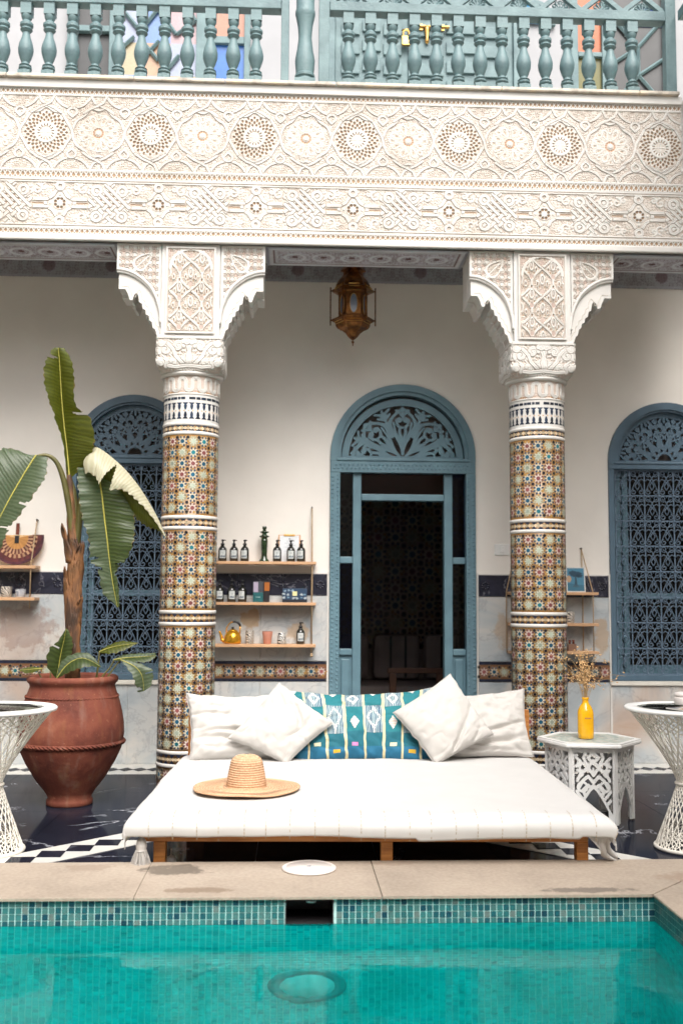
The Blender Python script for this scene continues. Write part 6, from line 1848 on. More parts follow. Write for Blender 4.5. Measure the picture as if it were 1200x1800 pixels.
# ------------------------------------------------------------------ cushions
def pillow(name, label, cs, thick, seed, mat='linen', n=64, pinch=0.07, sag=0.0, wr=1.0, colour=None, nv=None, folds=()):
    tl, tr, br, bl = [Vector(c) for c in cs]
    base = (bl+br)/2
    o_ = thing(name, label, 'cushion', base, group='cushions on the daybed')
    nrm = (tr-bl).cross(tl-br).normalized()
    if nrm.y > 0: nrm = -nrm
    nv = nv or n
    mb = MB(); idx = {}
    W = ((tr-tl).length+(br-bl).length)/2; Hh = ((tl-bl).length+(tr-br).length)/2
    ctr = (tl+tr+bl+br)/4
    for side in (0, 1):
        for j in range(nv+1):
            for i in range(n+1):
                u, v = i/n*2-1, j/nv*2-1
                if side == 1 and (i in (0, n) or j in (0, nv)):
                    idx[(1, i, j)] = idx[(0, i, j)]; continue
                # edges drawn inwards between the corners
                uu = u*(1-pinch*(1-v*v)**1.0*abs(u)**3); vv = v*(1-pinch*1.1*(1-u*u)**1.0*abs(v)**3)
                if v > 0 and sag: vv -= sag*(1-u*u)*v
                p = bl.lerp(br, (uu+1)/2).lerp(tl.lerp(tr, (uu+1)/2), (vv+1)/2)
                prof = (max(0, 1-u*u)**0.5*max(0, 1-v*v)**0.5)**0.78
                h = thick*prof
                q = Vector((u*W*2.2, v*Hh*2.2, seed))
                # creases: soft folds running from the corners and along the belly
                cr = 0
                for (fx, fz, fa, fk, am) in folds:
                    dx, dz = u-fx, v-fz
                    l = dx*math.cos(fa)+dz*math.sin(fa); w_ = -dx*math.sin(fa)+dz*math.cos(fa)+0.10*math.sin(l*3+fx*5)
                    cr += am*math.exp(-(w_/fk)**2)*math.exp(-(l/0.55)**2)
                h += (0.010*mnoise.noise(q*2.0)+0.010*mnoise.noise(q*4.5+Vector((3, 1, 0))))*wr*min(1, prof*3)
                rdg = abs(mnoise.noise(Vector((u*W*3.0+v*1.2, v*Hh*7.0-u*1.5, seed+5))))
                h -= 0.008*wr*max(0, 0.22-rdg)/0.22*min(1, prof*2.5)*(0.4+0.6*abs(v))
                h -= cr*min(1, prof*2)
                d = nrm*(h if side == 0 else -0.8*h)
                k = 0.006*mnoise.noise(Vector((u*5, v*5, seed+9)))
                idx[(side, i, j)] = len(mb.v)
                mb.v.append(tuple(p+d+Vector((k, 0, k*0.7))))
    for side in (0, 1):
        for j in range(nv):
            for i in range(n):
                f = (idx[(side, i, j)], idx[(side, i+1, j)], idx[(side, i+1, j+1)], idx[(side, i, j+1)])
                c = colour((i+0.5)/n, (j+0.5)/nv) if colour else None
                mb.f.append(f if side == 0 else f[::-1]); mb.c.append(c)
    me = mb.mesh('cover', mat, base, True)
    cv_ = link('cover', me, o_)
    cv_.modifiers.new('smooth', 'SUBSURF').render_levels = 1
    # welted seam
    loop = [mb.v[idx[(0, i, 0)]] for i in range(n)]+[mb.v[idx[(0, n, j)]] for j in range(nv)]+[mb.v[idx[(0, n-i, nv)]] for i in range(n)]+[mb.v[idx[(0, 0, nv-j)]] for j in range(nv)]
    sm_ = MB().tube(loop[::2], 0.0022, 4, True).build('seam', mat if not colour else 'linen', o_, True, smooth=True)
    return o_
pillow('white_cushion', 'large white cushion at the left end of the daybed', [at(327, 1218, 6.20), at(500, 1216, 6.20), at(512, 1340, 5.99), at(333, 1338, 5.99)], 0.10, 1.0, sag=0.10, wr=1.3,
       folds=((-0.2, -0.55, -0.15, 0.07, 0.03), (0.3, -0.15, 0.25, 0.06, 0.025), (-0.5, 0.2, -0.3, 0.06, 0.02), (-0.1, -0.3, 0.1, 0.05, 0.02)))
pillow('white_cushion', 'large white cushion at the right end of the daybed', [at(726, 1226, 6.23), at(921, 1210, 6.23), at(938, 1330, 6.02), at(716, 1338, 6.02)], 0.10, 2.0, sag=0.06, wr=1.3,
       folds=((0.3, -0.55, 0.1, 0.07, 0.03), (0.5, -0.2, 0.2, 0.05, 0.025), (0.1, -0.75, -0.1, 0.06, 0.02)))
TEAL = (0.008, 0.125, 0.170); TEAL2 = (0.012, 0.175, 0.205); NAVB = (0.018, 0.075, 0.16); CRM = (0.68, 0.60, 0.36); IVO = (0.74, 0.72, 0.66)
def ikat(u, v):
    # cream stripes, ribbed motif panels and stepped lozenges
    k = u*7.6+0.18
    f = k % 1.0; c = int(k)
    if f < 0.13: return CRM
    x = (f-0.13)/0.87-0.5
    z = v*1.0
    base = TEAL2 if v > 0.35 else TEAL
    if v < 0.16: base = (0.014, 0.14, 0.25)
    if c % 2 == 0:
        if 0.34 < z < 0.74:
            rib = int(x*26) % 2 == 0
            d = abs(x)*1.7+abs(z-0.55)*4.2
            if (abs(d-0.62) < 0.13 and (int(z*62)+int((x+1)*24)) % 2) or (abs(x) < 0.05 and z < 0.44): return IVO
            return (0.36, 0.46, 0.46) if rib else NAVB
        if z > 0.82: 
            return IVO if abs(x)*1.3+abs(z-1.0)*4 < 0.34 else base
        if 0.08 < z < 0.13 and c % 4 == 2 and abs(x) < 0.22: return (0.60, 0.36, 0.03)
    else:
        d = abs(x)*1.2+abs(z-0.48)*3.4
        if d < 0.32: return (0.72, 0.55, 0.47) if int(z*60) % 2 else IVO
        if z > 0.72:
            rib = int(x*26) % 2 == 0
            if abs(abs(x)*1.6+abs(z-0.86)*5-0.45) < 0.12: return IVO
            return (0.36, 0.46, 0.46) if rib else NAVB
        if 0.17 < z < 0.22 and abs(x) < 0.20: return (0.62, 0.62, 0.42) if c % 4 == 1 else (0.58, 0.20, 0.42)
    return base
pillow('ikat_cushion', 'long teal woven cushion with cream stripes in the middle of the daybed', [at(499, 1213, 6.18), at(765, 1208, 6.18), at(762, 1342, 5.98), at(514, 1342, 5.98)], 0.095, 3.0, 'matte', n=210, nv=110, sag=0.13, wr=1.0, colour=ikat)
pillow('white_cushion', 'white cushion on its corner leaning left of the teal cushion', [at(399, 1299, 5.93), at(491, 1199, 6.07), at(586, 1271, 5.97), at(503, 1344, 5.85)], 0.085, 4.0, wr=0.9, pinch=0.05,
       folds=((0.45, -0.1, 0.8, 0.08, 0.03), (0.1, -0.5, 0.1, 0.07, 0.02), (0.6, 0.6, 0.8, 0.09, 0.018)))
pillow('white_cushion', 'white cushion on its corner leaning right of the teal cushion', [at(690, 1253, 5.97), at(791, 1184, 6.09), at(868, 1292, 5.95), at(765, 1346, 5.85)], 0.085, 5.0, wr=0.8, pinch=0.05,
       folds=((-0.1, -0.8, 0.9, 0.06, 0.03), (0.5, -0.3, 0.4, 0.08, 0.02), (0.2, -0.9, 0.5, 0.05, 0.02)))

# ------------------------------------------------------------------ straw hat
hat = thing('straw_hat', 'wide brimmed straw sun hat lying on the daybed', 'hat', (at(433, 1388, 4.99).x, 4.99, 0.376))
prof = []
for i in range(30):
    f = i/29
    prof.append((0.254-f*0.160, 0.006+0.004*math.cos(f*PI*1.0)+0.0030*(1 if i % 2 else 0)+(0.010*(f-0.75)*4 if f > 0.75 else 0)))
def brimw(x, y, z, a):
    r = math.hypot(x, y); k = max(0, (r-0.13)/0.14)
    return x*(1+0.012*math.sin(5*a+1)*k), y*(1+0.010*math.sin(4*a)*k), z+k*(0.003*math.sin(3*a+0.7)+0.0015*math.sin(7*a))
MB().lathe(prof, 72, fn=brimw, cap=False).build('brim', 'straw_brim', hat, smooth=True).modifiers.new('t', 'SOLIDIFY').thickness = 0.004
cp_ = [(0.094, 0.012), (0.0925, 0.018)]
for i in range(1, 20):
    f = i/19; z = 0.018+f*0.108
    cp_.append((0.0925-0.019*f**1.3+0.0026*(i % 2), z))
for i in range(1, 11):
    a = i/10*PI/2
    cp_.append((0.0735*math.cos(a)**0.8 if i < 10 else 0.0, 0.126+0.034*math.sin(a)+0.0008*(i % 2)))
def crw(x, y, z, a): return x*(1+0.02*math.cos(2*a+0.5)), y*(1-0.02*math.cos(2*a)), z+0.003*math.sin(3*a)*(z/0.15)
MB().lathe(cp_, 56, fn=crw, cap=False).build('crown', 'straw_crown', hat, smooth=True)

# ------------------------------------------------------------------ hexagonal side table, vase and dried grass
TBc = at(1034, 1297, 6.13)
TBz = TBc.z
tab = thing('side_table', 'white hexagonal pierced wooden side table beside the daybed', 'table', (TBc.x, 6.13, 0.0), R(-10))
hexv = lambda r, a0=0: [(r*math.cos(R(60*k+a0)), r*math.sin(R(60*k+a0))) for k in range(6)]
TH = TBz
MB().prism_z(hexv(0.306), TH-0.026, TH-0.004).build('top', 'white_paint', tab, bevel=0.006)
mb = MB()
for k in range(6):
    p, q = hexv(0.302), hexv(0.268)
    mb.poly([(*p[k], TH-0.003), (*p[(k+1) % 6], TH-0.003), (*q[(k+1) % 6], TH-0.003), (*q[k], TH-0.003)])
    mb.prism_z([p[k], p[(k+1) % 6], q[(k+1) % 6], q[k]], TH-0.0035, TH+0.0015)
mb.build('top_border', 'white_paint', tab)
MB().prism_z(hexv(0.267), TH-0.0038, TH-0.002).build('mosaic_bed', 'grout', tab)
mos = MB()
g = 0.034
for i in range(-9, 10):
    for j in range(-9, 10):
        cx, cy = i*g+(j % 2)*g/2, j*g*0.9
        if max(abs(cx*math.cos(R(30+60*k))+cy*math.sin(R(30+60*k))) for k in range(3)) > 0.212: continue
        a0 = random.uniform(0, 1); n = random.choice((4, 5, 6))
        mos.poly([(cx+g*0.50*random.uniform(0.8, 1.05)*math.cos(a0+2*PI*k/n), cy+g*0.47*random.uniform(0.8, 1.05)*math.sin(a0+2*PI*k/n), TH-0.0012) for k in range(n)],
                 random.choice([(0.55, 0.66, 0.60), (0.40, 0.55, 0.50), (0.66, 0.70, 0.62), (0.30, 0.42, 0.40), (0.62, 0.60, 0.52), (0.70, 0.74, 0.70)]))
tag(mos.build('mosaic_pieces', 'tiles', tab), kind='stuff')
rb_ = 0.258; w_ = rb_; hp = TH-0.029
xs = np.linspace(-w_/2, w_/2, 90); zs = np.linspace(0.004, hp, 150)
X, Z = np.meshgrid(xs, zs)
d = np.full(X.shape, 9.0)
aX = np.abs(X)
hz = hp
for pts, w in (([(0.0, hz-0.16), (0.03, hz-0.115), (0.055, hz-0.06), (0.045, hz-0.035)], 0.0085), ([(0.0, hz-0.075), (0.03, hz-0.115), (0.075, hz-0.155), (0.09, hz-0.19)], 0.0085), ([(0.0, hz-0.20), (0.03, hz-0.165), (0.06, hz-0.19), (0.085, hz-0.235)], 0.0085),
               ([(0.0, hz-0.245), (0.03, hz-0.215), (0.06, hz-0.245), (0.045, hz-0.28), (0.02, hz-0.27)], 0.0085), ([(0.095, hz-0.06), (0.07, hz-0.085), (0.095, hz-0.11)], 0.008), ([(0.0, hz-0.03), (0.03, hz-0.06), (0.0, hz-0.09)], 0.008),
               ([(0.09, hz-0.13), (0.06, hz-0.155), (0.09, hz-0.18)], 0.007), ([(0.065, hz-0.29), (0.095, hz-0.25)], 0.008), ([(0.0, hz-0.16), (0.0, hz-0.12)], 0.005), ([(0.0, hz-0.30), (0.0, hz-0.24)], 0.006), ([(0.095, hz-0.30), (0.07, hz-0.33)], 0.008)):
    d = np.minimum(d, d_line(aX, Z, pts)-w)
d = np.minimum(d, d_circ(aX, Z, 0.055, hz-0.115, 0.022)-0.0065); d = np.minimum(d, d_circ(aX, Z, 0.062, hz-0.225, 0.026)-0.0065)
fr = np.minimum(w_/2-0.022-aX, hz-0.030-Z)       # inside the frame
d = np.minimum(d, fr)
# pointed arch cut from the foot
arch_z = 0.205-2.9*aX**1.25
inside = (Z < arch_z)&(aX < 0.082)
rim = np.where((Z < arch_z+0.028) & ~inside & (aX < w_/2), -1, 9)
d = np.minimum(d, np.where(rim < 0, -0.004, 9)); d = np.minimum(d, np.where(Z < 0.03, -0.004, 9))
F = np.where(inside, np.minimum(-0.002, (Z-arch_z)*0.5), -d)
pm = fret_mesh('pierced_panel', xs, zs, F, 0.012, 'white_paint')
for k in range(6):
    a = R(60*k+30)
    o = link('pierced_panel', pm, tab, (rb_*math.cos(R(30))*math.cos(a), rb_*math.cos(R(30))*math.sin(a), 0.004))
    o.rotation_euler = (0, 0, a+PI/2)
    a = R(60*k)
    MB().box(-0.012, 0.012, -0.008, 0.008, 0.0045, hp-0.001).build('corner_post', 'white_paint', tab, loc=((rb_-0.008)*math.cos(a), (rb_-0.008)*math.sin(a), 0), bevel=0.003).rotation_euler = (0, 0, a+PI/2)
VB = at(1029, 1296, 6.10)
vz = TH+0.0012
vas = thing('bottle_vase', 'yellow glazed bottle vase on the hexagonal side table', 'vase', (VB.x, 6.10, vz))
MB().lathe([(0.040, 0.0), (0.046, 0.004), (0.047, 0.03), (0.047, 0.145), (0.044, 0.165), (0.034, 0.188), (0.023, 0.202), (0.019, 0.212), (0.018, 0.228), (0.0215, 0.232), (0.0215, 0.240), (0.016, 0.241), (0.014, 0.225)], 30).build('body', 'yellow_glaze', vas, smooth=True)
mb = MB()
for i in range(5):
    mb.box(-0.018+i*0.008, -0.013+i*0.008, -0.0485, -0.0470, 0.118, 0.126)
mb.build('stamp', 'terracotta', vas)
bq = thing('dried_grass', 'bunch of dried oat grass standing in the yellow vase', 'dried flowers', (VB.x, 6.10, vz+0.225))
stm, hus = MB(), MB()
for k in range(46):
    a = random.uniform(0, 2*PI); sp = abs(random.gauss(0, 0.085)); L = random.uniform(0.11, 0.32)
    if k == 0: a, sp, L = 0.1, 0.20, 0.17
    ex, ey = sp*math.cos(a), sp*math.sin(a)*0.7
    pts = catmull([(0.005*math.cos(a), 0.005*math.sin(a), -0.05), (ex*0.25, ey*0.25, L*0.5), (ex*0.75, ey*0.75, L*0.85), (ex*1.25, ey*1.25, L*(0.96 if sp < 0.1 else 0.82))], 4)
    stm.tube(pts, 0.0011, 3, cap=False)
    for m in range(random.randint(5, 10)):
        p = pts[random.randint(5, len(pts)-1)]+Vector((random.uniform(-0.02, 0.02), random.uniform(-0.02, 0.02), random.uniform(-0.02, 0.02)))
        d = Vector((random.uniform(-0.7, 0.7), random.uniform(-0.7, 0.7), random.uniform(-1.0, 0.6))).normalized()
        l = random.uniform(0.010, 0.019); r = random.uniform(0.0028, 0.0048)
        hus.tube([p, p+d*l*0.35, p+d*l*0.7, p+d*l], [0.0005, r, r*0.8, 0.0003], 5, cap=False)
stm.build('stems', 'stalk', bq); tag(hus.build('seed_heads', 'husk', bq, smooth=True), kind='stuff')

# ------------------------------------------------------------------ woven spool tables
def spool(cx, Y, label, ztop):
    t = thing('wicker_table', label, 'table', (cx, Y, 0), group='round wicker spool tables')
    rt, rw_, rb = 0.295, 0.062, 0.178; zw = 0.335; zt_ = ztop-0.018
    def strands(r0, z0, r1, z1, n, tw, name, r=0.0031):
        mb = MB()
        for s in (-1, 1):
            for k in range(n):
                a = 2*PI*k/n; b = a+s*tw
                p0 = Vector((r0*math.cos(a), r0*math.sin(a), z0)); p1 = Vector((r1*math.cos(b), r1*math.sin(b), z1))
                # slight inward bow as the strands are drawn to the waist
                pts = []
                for i in range(7):
                    f = i/6; p = p0.lerp(p1, f)
                    rr = math.hypot(p.x, p.y); tgt = r0+(r1-r0)*(f**0.8 if r0 < r1 else 1-(1-f)**1.35)
                    k2 = 0.55
                    sc_ = (rr*(1-k2)+tgt*k2)/max(rr, 1e-4)
                    pts.append((p.x*sc_, p.y*sc_, p.z))
                mb.tube(pts, r, 5, cap=False)
        return tag(mb.build(name, 'wicker', t, smooth=True), kind='stuff')
    strands(rt, zt_, rw_, zw, 27, 1.15, 'upper_weave'); strands(rw_, zw, rb, 0.012, 27, 1.25, 'lower_weave')
    strands(rt, zt_, 0.215, zt_-0.10, 36, 0.55, 'collar_weave', 0.0026); strands(0.135, 0.105, rb, 0.012, 34, 0.8, 'foot_weave', 0.0028)
    def ring(r, z, rr, name, mat='wicker'): return MB().tube([(r*math.cos(a), r*math.sin(a), z) for a in np.linspace(0, 2*PI, 57)[:-1]], rr, 8, True).build(name, mat, t, smooth=True)
    ring(rw_+0.006, zw, 0.008, 'waist_ring'); ring(rb, 0.012, 0.010, 'foot_ring')
    MB().lathe([(0.255, ztop-0.012), (0.300, ztop-0.016), (0.322, ztop-0.010), (0.325, ztop), (0.318, ztop+0.007), (0.262, ztop+0.008), (0.255, ztop-0.012)], 64, cap=False).build('rim', 'white_paint', t, smooth=True)
    MB().lathe([(0.261, ztop+0.001), (0.0, ztop+0.001)], 48).build('glass_top', 'clear_glass', t)
    # radial weave under the glass
    mb = MB()
    for k in range(26):
        a = 2*PI*k/26
        for s in (-1, 1): mb.tube([(0.262*math.cos(a), 0.262*math.sin(a), ztop-0.008), (0.262*math.cos(a+s*1.75), 0.262*math.sin(a+s*1.75), ztop-0.010)], 0.0038, 5, cap=False)
    tag(mb.build('top_weave', 'wicker', t), kind='stuff')
    return t
SLp = at(-14, 1245, 5.36); SRp = at(1208, 1245, 5.36)
spool(SLp.x, 5.36, 'white wicker spool table at the left edge in front of the urn', SLp.z)
spool(SRp.x, 5.36, 'white wicker spool table at the right edge by the pool', SRp.z)
zt2 = SRp.z+0.0015
mg = thing('magazine', 'colourful magazine lying on the right wicker table', 'magazine', (SRp.x+0.0, 5.30, zt2), R(25))
MB().box(-0.11, 0.11, -0.075, 0.075, 0.0, 0.006, (0.70, 0.68, 0.64)).build('pages', 'painted', mg)
mb = MB()
for i in range(10):
    x0 = -0.108+i*0.0216
    for j in range(4):
        y0 = -0.073+j*0.0365
        mb.poly([(x0, y0, 0.0066), (x0+0.0216, y0, 0.0066), (x0+0.0216, y0+0.0365, 0.0066), (x0, y0+0.0365, 0.0066)], random.choice([(0.55, 0.32, 0.15), (0.10, 0.09, 0.10), (0.72, 0.68, 0.64), (0.40, 0.12, 0.10), (0.66, 0.56, 0.40), (0.16, 0.2, 0.28)]))
mb.build('cover_print', 'painted', mg)
bo = thing('stacked_bowls', 'white lidded bowl on the right wicker table at the frame edge', 'bowl', (SRp.x+0.050, 5.52, zt2))
MB().lathe([(0.05, 0), (0.058, 0.008), (0.06, 0.035), (0.057, 0.044), (0.03, 0.045)], 28).build('bowl', 'white_plastic', bo, smooth=True)
MB().lathe([(0.052, 0.0455), (0.058, 0.05), (0.057, 0.064), (0.03, 0.070), (0.0, 0.071)], 28).build('lid', 'white_plastic', bo, smooth=True)

# ------------------------------------------------------------------ terracotta urn
UB = at(124, 1418, 6.46)
urn = thing('terracotta_urn', 'large terracotta urn holding the banana plant', 'urn', (at(124, 1350, 6.60).x, 6.60, 0.0))
up_ = [(0.135, 0.0), (0.142, 0.006), (0.140, 0.030), (0.131, 0.045), (0.150, 0.080), (0.215, 0.165), (0.272, 0.262), (0.310, 0.345), (0.322, 0.400), (0.326, 0.440), (0.322, 0.500), (0.310, 0.570), (0.293, 0.635), (0.276, 0.685), (0.266, 0.715), (0.262, 0.730), (0.266, 0.745), (0.278, 0.757), (0.283, 0.772), (0.279, 0.786), (0.266, 0.795), (0.248, 0.792), (0.243, 0.775), (0.240, 0.70)]
def irr(x, y, z, a): k = 1+0.006*math.sin(2*a+z*5)+0.004*math.sin(5*a+z*9); return x*k, y*k, z
MB().lathe(up_, 72, fn=irr).build('body', 'urn_clay', urn, smooth=True)
mb = MB()
for k in range(70):
    a = 2*PI*k/70; b = a+2*PI/70*1.5
    zz = 0.383
    mb.tube([(0.326*math.cos(a), 0.326*math.sin(a), zz+0.010), (0.331*math.cos((a+b)/2), 0.331*math.sin((a+b)/2), zz), (0.326*math.cos(b), 0.326*math.sin(b), zz-0.012)], [0.004, 0.008, 0.004], 6)
mb.tube([(0.325*math.cos(a), 0.325*math.sin(a), 0.392) for a in np.linspace(0, 2*PI, 61)[:-1]], 0.006, 6, True)
mb.build('rope_band', 'urn_clay', urn, smooth=True)
mb = MB()
for k in range(90):
    a = 2*PI*k/90
    mb.tube([(0.285*math.cos(a), 0.285*math.sin(a), 0.662), (0.283*math.cos(a+0.05), 0.283*math.sin(a+0.05), 0.672)], [0.004, 0.005], 5)
mb.build('pinched_band', 'urn_clay', urn, smooth=True)
MB().lathe([(0.241, 0.735), (0.15, 0.745), (0.0, 0.75)], 32, cap=False).build('soil', 'soil', urn, smooth=True)

# ------------------------------------------------------------------ banana plant
ban = thing('banana_plant', 'young banana plant with tall torn leaves growing in the terracotta urn', 'banana plant', (urn.location.x, 6.60, 0.745))
def leaf(name, keys, mats, n=40, m=9, bulge=0.0, ripple=0.006, tears=(), rib=0.005, parent=None, thick=0.0012):
    """keys: (mid, left edge, right edge) points in space; mats: left half, right half"""
    parent = parent or ban
    mid = catmull([k[0] for k in keys], n//(len(keys)-1)+1); le = catmull([k[1] for k in keys], n//(len(keys)-1)+1); ri = catmull([k[2] for k in keys], n//(len(keys)-1)+1)
    N = len(mid); org = wpos(parent)
    me = bpy.data.meshes.new(name)
    V, F, MI, UV = [], [], [], []
    L = 0; acc = [0]
    for i in range(1, N): L += (mid[i]-mid[i-1]).length; acc.append(L)
    for half, ed in ((0, le), (1, ri)):
        base = len(V)
        for i in range(N):
            t = acc[i]/L
            for j in range(m+1):
                s = j/m
                e = ed[i]-mid[i]
                tang = (mid[min(i+1, N-1)]-mid[max(i-1, 0)]).normalized()
                nrm = e.cross(tang)
                nrm = nrm.normalized() if nrm.length > 1e-6 else Vector((0, -1, 0))
                if nrm.y > 0: nrm = -nrm
                w = e.length
                rp = ripple*0.5*math.sin(acc[i]*(78+9*math.sin(acc[i]*7))+half*2+s*1.5)*s*min(1, w/0.08)+ripple*1.3*mnoise.noise(Vector((acc[i]*14, half*3.3, s*0.6)))*s
                p = mid[i]+e*s+nrm*(bulge*w*math.sin(PI*s*0.85)+rp)
                jag = 0.006*math.sin(acc[i]*130+half)*(s > 0.95)*min(1, w/0.08)
                p = p+e.normalized()*jag if w > 1e-5 else p
                V.append(tuple(p-org)); UV.append((acc[i], s*0.25))
        for i in range(N-1):
            t = (i+0.5)/(N-1)
            for j in range(m):
                s = (j+0.5)/m
                if any(hf == half and abs(t-t0) < w0*max(0, s-s0)/(1-s0) and s > s0 for hf, t0, w0, s0 in tears): continue
                a = base+i*(m+1)+j
                q = (a, a+1, a+m+2, a+m+1)
                F.append(q); MI.append(half)
    me.from_pydata(V, [], F)
    for mt in mats: me.materials.append(MATS[mt])
    me.polygons.foreach_set('material_index', MI)
    uvl = me.uv_layers.new(name='UVMap')
    ix = np.empty(len(me.loops), np.int32); me.loops.foreach_get('vertex_index', ix)
    uvl.data.foreach_set('uv', np.array(UV, np.float32)[ix].ravel())
    me.shade_smooth(); me.update()
    o = link(name, me, parent)
    if rib:
        rr = [rib*(1-0.8*i/(N-1)) for i in range(N)]
        MB().tube([p+Vector((0, -0.003, 0)) for p in mid], rr, 6).build('midrib', 'midrib', o, True, smooth=True)
    return o
def K(Ym, *rows):
    out = []
    for (mx, my, lx, ly, rx, ry, *dz) in rows:
        dm, dl, dr = (list(dz)+[0, 0, 0])[:3]
        out.append((at(mx, my, Ym+dm), at(lx, ly, Ym+dl), at(rx, ry, Ym+dr)))
    return out
# stem of overlapping sheaths
stp = [(130, 1212, 0.062), (128, 1185, 0.056), (129, 1150, 0.047), (131, 1080, 0.050), (131, 1010, 0.050), (130, 950, 0.046), (127, 910, 0.040), (124, 870, 0.030), (122, 835, 0.018)]
pts = catmull([at(x, y, 6.60) for x, y, r in stp], 6); rs = np.interp(np.linspace(0, len(stp)-1, len(pts)), range(len(stp)), [r for *_, r in stp])
mb = MB().tube(pts, [r*0.84*(1+0.03*math.sin(i*1.3)) for i, r in enumerate(rs)], 18)
mb.build('stem', 'banana_stem', ban, True, smooth=True)
def sheath(x0, y0, x1, y1, w, side, seed):
    """dry leaf base wrapped round the stem, with a ragged tip standing off"""
    x1 = 130+(x1-130)*0.85
    a, b = at(x0, y0, 6.60), at(x1, y1, 6.60)
    mb = MB(); n, m = 10, 9
    for i in range(n+1):
        f = i/n
        c = a.lerp(b, f)
        rad = 0.045+0.004*f+0.010*max(0, f-0.65)
        span = (1-0.75*f**1.5)*1.3
        for j in range(m+1):
            th = -PI/2+seed%5*0.5-1.0+(j/m-0.5)*2*span+0.12*math.sin(i*1.1+seed)
            rr = rad*(1+0.05*math.sin(j*2.1+i+seed))
            mb.v.append((c.x+rr*math.cos(th), c.y+rr*math.sin(th), c.z+0.020*math.sin(j*2.3+seed)*f))
    for i in range(n):
        for j in range(m):
            q = i*(m+1)+j; mb.f.append((q, q+1, q+m+2, q+m+1)); mb.c.append(None)
    o = mb.build('dry_sheath', 'banana_stem', ban, True, smooth=True); o.modifiers.new('t', 'SOLIDIFY').thickness = 0.003
for args in ((130, 1130, 124, 1020, 1, -0.6, 1), (130, 1100, 140, 985, 1, 0.7, 2), (131, 1040, 141, 955, 1, 0.8, 3), (129, 1060, 118, 975, 1, -0.8, 4), (129, 990, 121, 925, 1, -0.9, 5), (130, 1160, 136, 1080, 1, 0.2, 7), (129, 1180, 121, 1100, 1, -0.5, 8), (129, 1120, 133, 1050, 1, 0.3, 9), (130, 1070, 126, 1000, 1, -0.2, 10), (130, 1195, 137, 1130, 1, 0.6, 11), (129, 1030, 135, 950, 1, 0.5, 12)):
    sheath(*args)
def stalk(P, r0, r1, name='leaf_stalk', Y=6.60, dY=0.0, n=6):
    p = catmull([at(x, y, Y+dY*i/(len(P)-1)) for i, (x, y) in enumerate(P)], n)
    return MB().tube(p, list(np.linspace(r0, r1, len(p))), 8).build(name, 'leaf_stalk', ban, True, smooth=True)
stalk([(131, 1010), (127, 930), (118, 870), (108, 830), (96, 808), (80, 800), (60, 803)], 0.026, 0.008, dY=-0.08)
stalk([(131, 1000), (134, 930), (130, 870), (122, 838), (118, 800)], 0.030, 0.012, dY=0.02)
stalk([(133, 980), (141, 900), (148, 850), (156, 812), (168, 800)], 0.026, 0.011, dY=-0.06)
leaf('leaf', K(6.60, (123, 842, 120, 836, 150, 822, 0, 0, -0.03), (118, 790, 108, 770, 164, 795, 0, -0.05, -0.10), (114, 755, 98, 742, 168, 768, 0, -0.09, -0.12), (112, 735, 92, 722, 160, 734, 0, -0.10, -0.11),
               (109, 700, 82, 690, 135, 712, 0, -0.11, -0.10), (107, 665, 76, 655, 132, 670, 0, -0.10, -0.10), (105, 632, 84, 625, 128, 638, 0, -0.07, -0.08), (103, 611, 96, 611, 114, 612, 0, 0.0, 0.0)),
     ('leaf_green', 'leaf_green'), n=70, m=10, bulge=0.08, ripple=0.004, tears=((0, 0.86, 0.022, 0.05), (1, 0.47, 0.020, 0.35)), rib=0.006)
# half of the second blade folded over, pale underside to the light
leaf('leaf', K(6.54, (151, 806, 149, 818, 150, 822, 0, -0.03, 0.06), (160, 794, 152, 832, 168, 830, 0, -0.05, 0.08), (173, 787, 166, 838, 190, 850, 0, -0.07, 0.09), (210, 815, 182, 862, 226, 880, 0, -0.08, 0.09),
               (238, 846, 216, 863, 238, 905, 0, -0.06, 0.08), (262, 882, 246, 886, 262, 925, 0, -0.04, 0.05), (280, 915, 272, 916, 280, 932, 0, -0.02, 0.03), (291, 942, 289, 942, 290, 944)),
     ('leaf_pale', 'leaf_green'), n=150, m=16, bulge=0.22, ripple=0.002, tears=((0, 0.42, 0.05, 0.10),), rib=0)
leaf('leaf', K(6.56, (172, 826, 136, 822, 212, 846, 0, -0.06, 0.05), (179, 866, 138, 868, 234, 875, 0, -0.07, 0.03), (184, 910, 145, 914, 237, 920, 0, -0.07, 0.02), (189, 950, 157, 952, 235, 954, 0, -0.06, 0.0), (192, 978, 158, 985, 222, 984, 0, -0.05, 0.0),
               (196, 1008, 172, 1000, 206, 1002, 0, -0.03, 0.0), (201, 1038, 181, 1042, 209, 1036, 0, -0.02, 0), (207, 1068, 202, 1062, 210, 1066)),
     ('leaf_grey', 'leaf_dark'), n=70, m=9, bulge=0.12, ripple=0.007, tears=((0, 0.56, 0.014, 0.3), (1, 0.63, 0.02, 0.4), (1, 0.74, 0.012, 0.2), (0, 0.70, 0.02, 0.5)), rib=0.006)
leaf('leaf', K(6.50, (64, 800, 54, 801, 84, 805, 0, 0.02, -0.02), (46, 828, 18, 789, 83, 838, -0.02, 0.03, -0.08), (26, 862, -14, 800, 64, 868, -0.04, 0.0, -0.12), (8, 895, -34, 832, 38, 906, -0.06, -0.02, -0.14), (-8, 928, -50, 880, 18, 930, -0.08, -0.05, -0.14), (-18, 960, -40, 930, 4, 962, -0.1, -0.08, -0.14), (-26, 1000, -28, 998, -24, 1000, -0.1, -0.1, -0.1)),
     ('leaf_grey', 'leaf_grey'), n=66, m=9, bulge=0.14, ripple=0.006, tears=((1, 0.42, 0.012, 0.55), (1, 0.66, 0.016, 0.4)), rib=0.006)
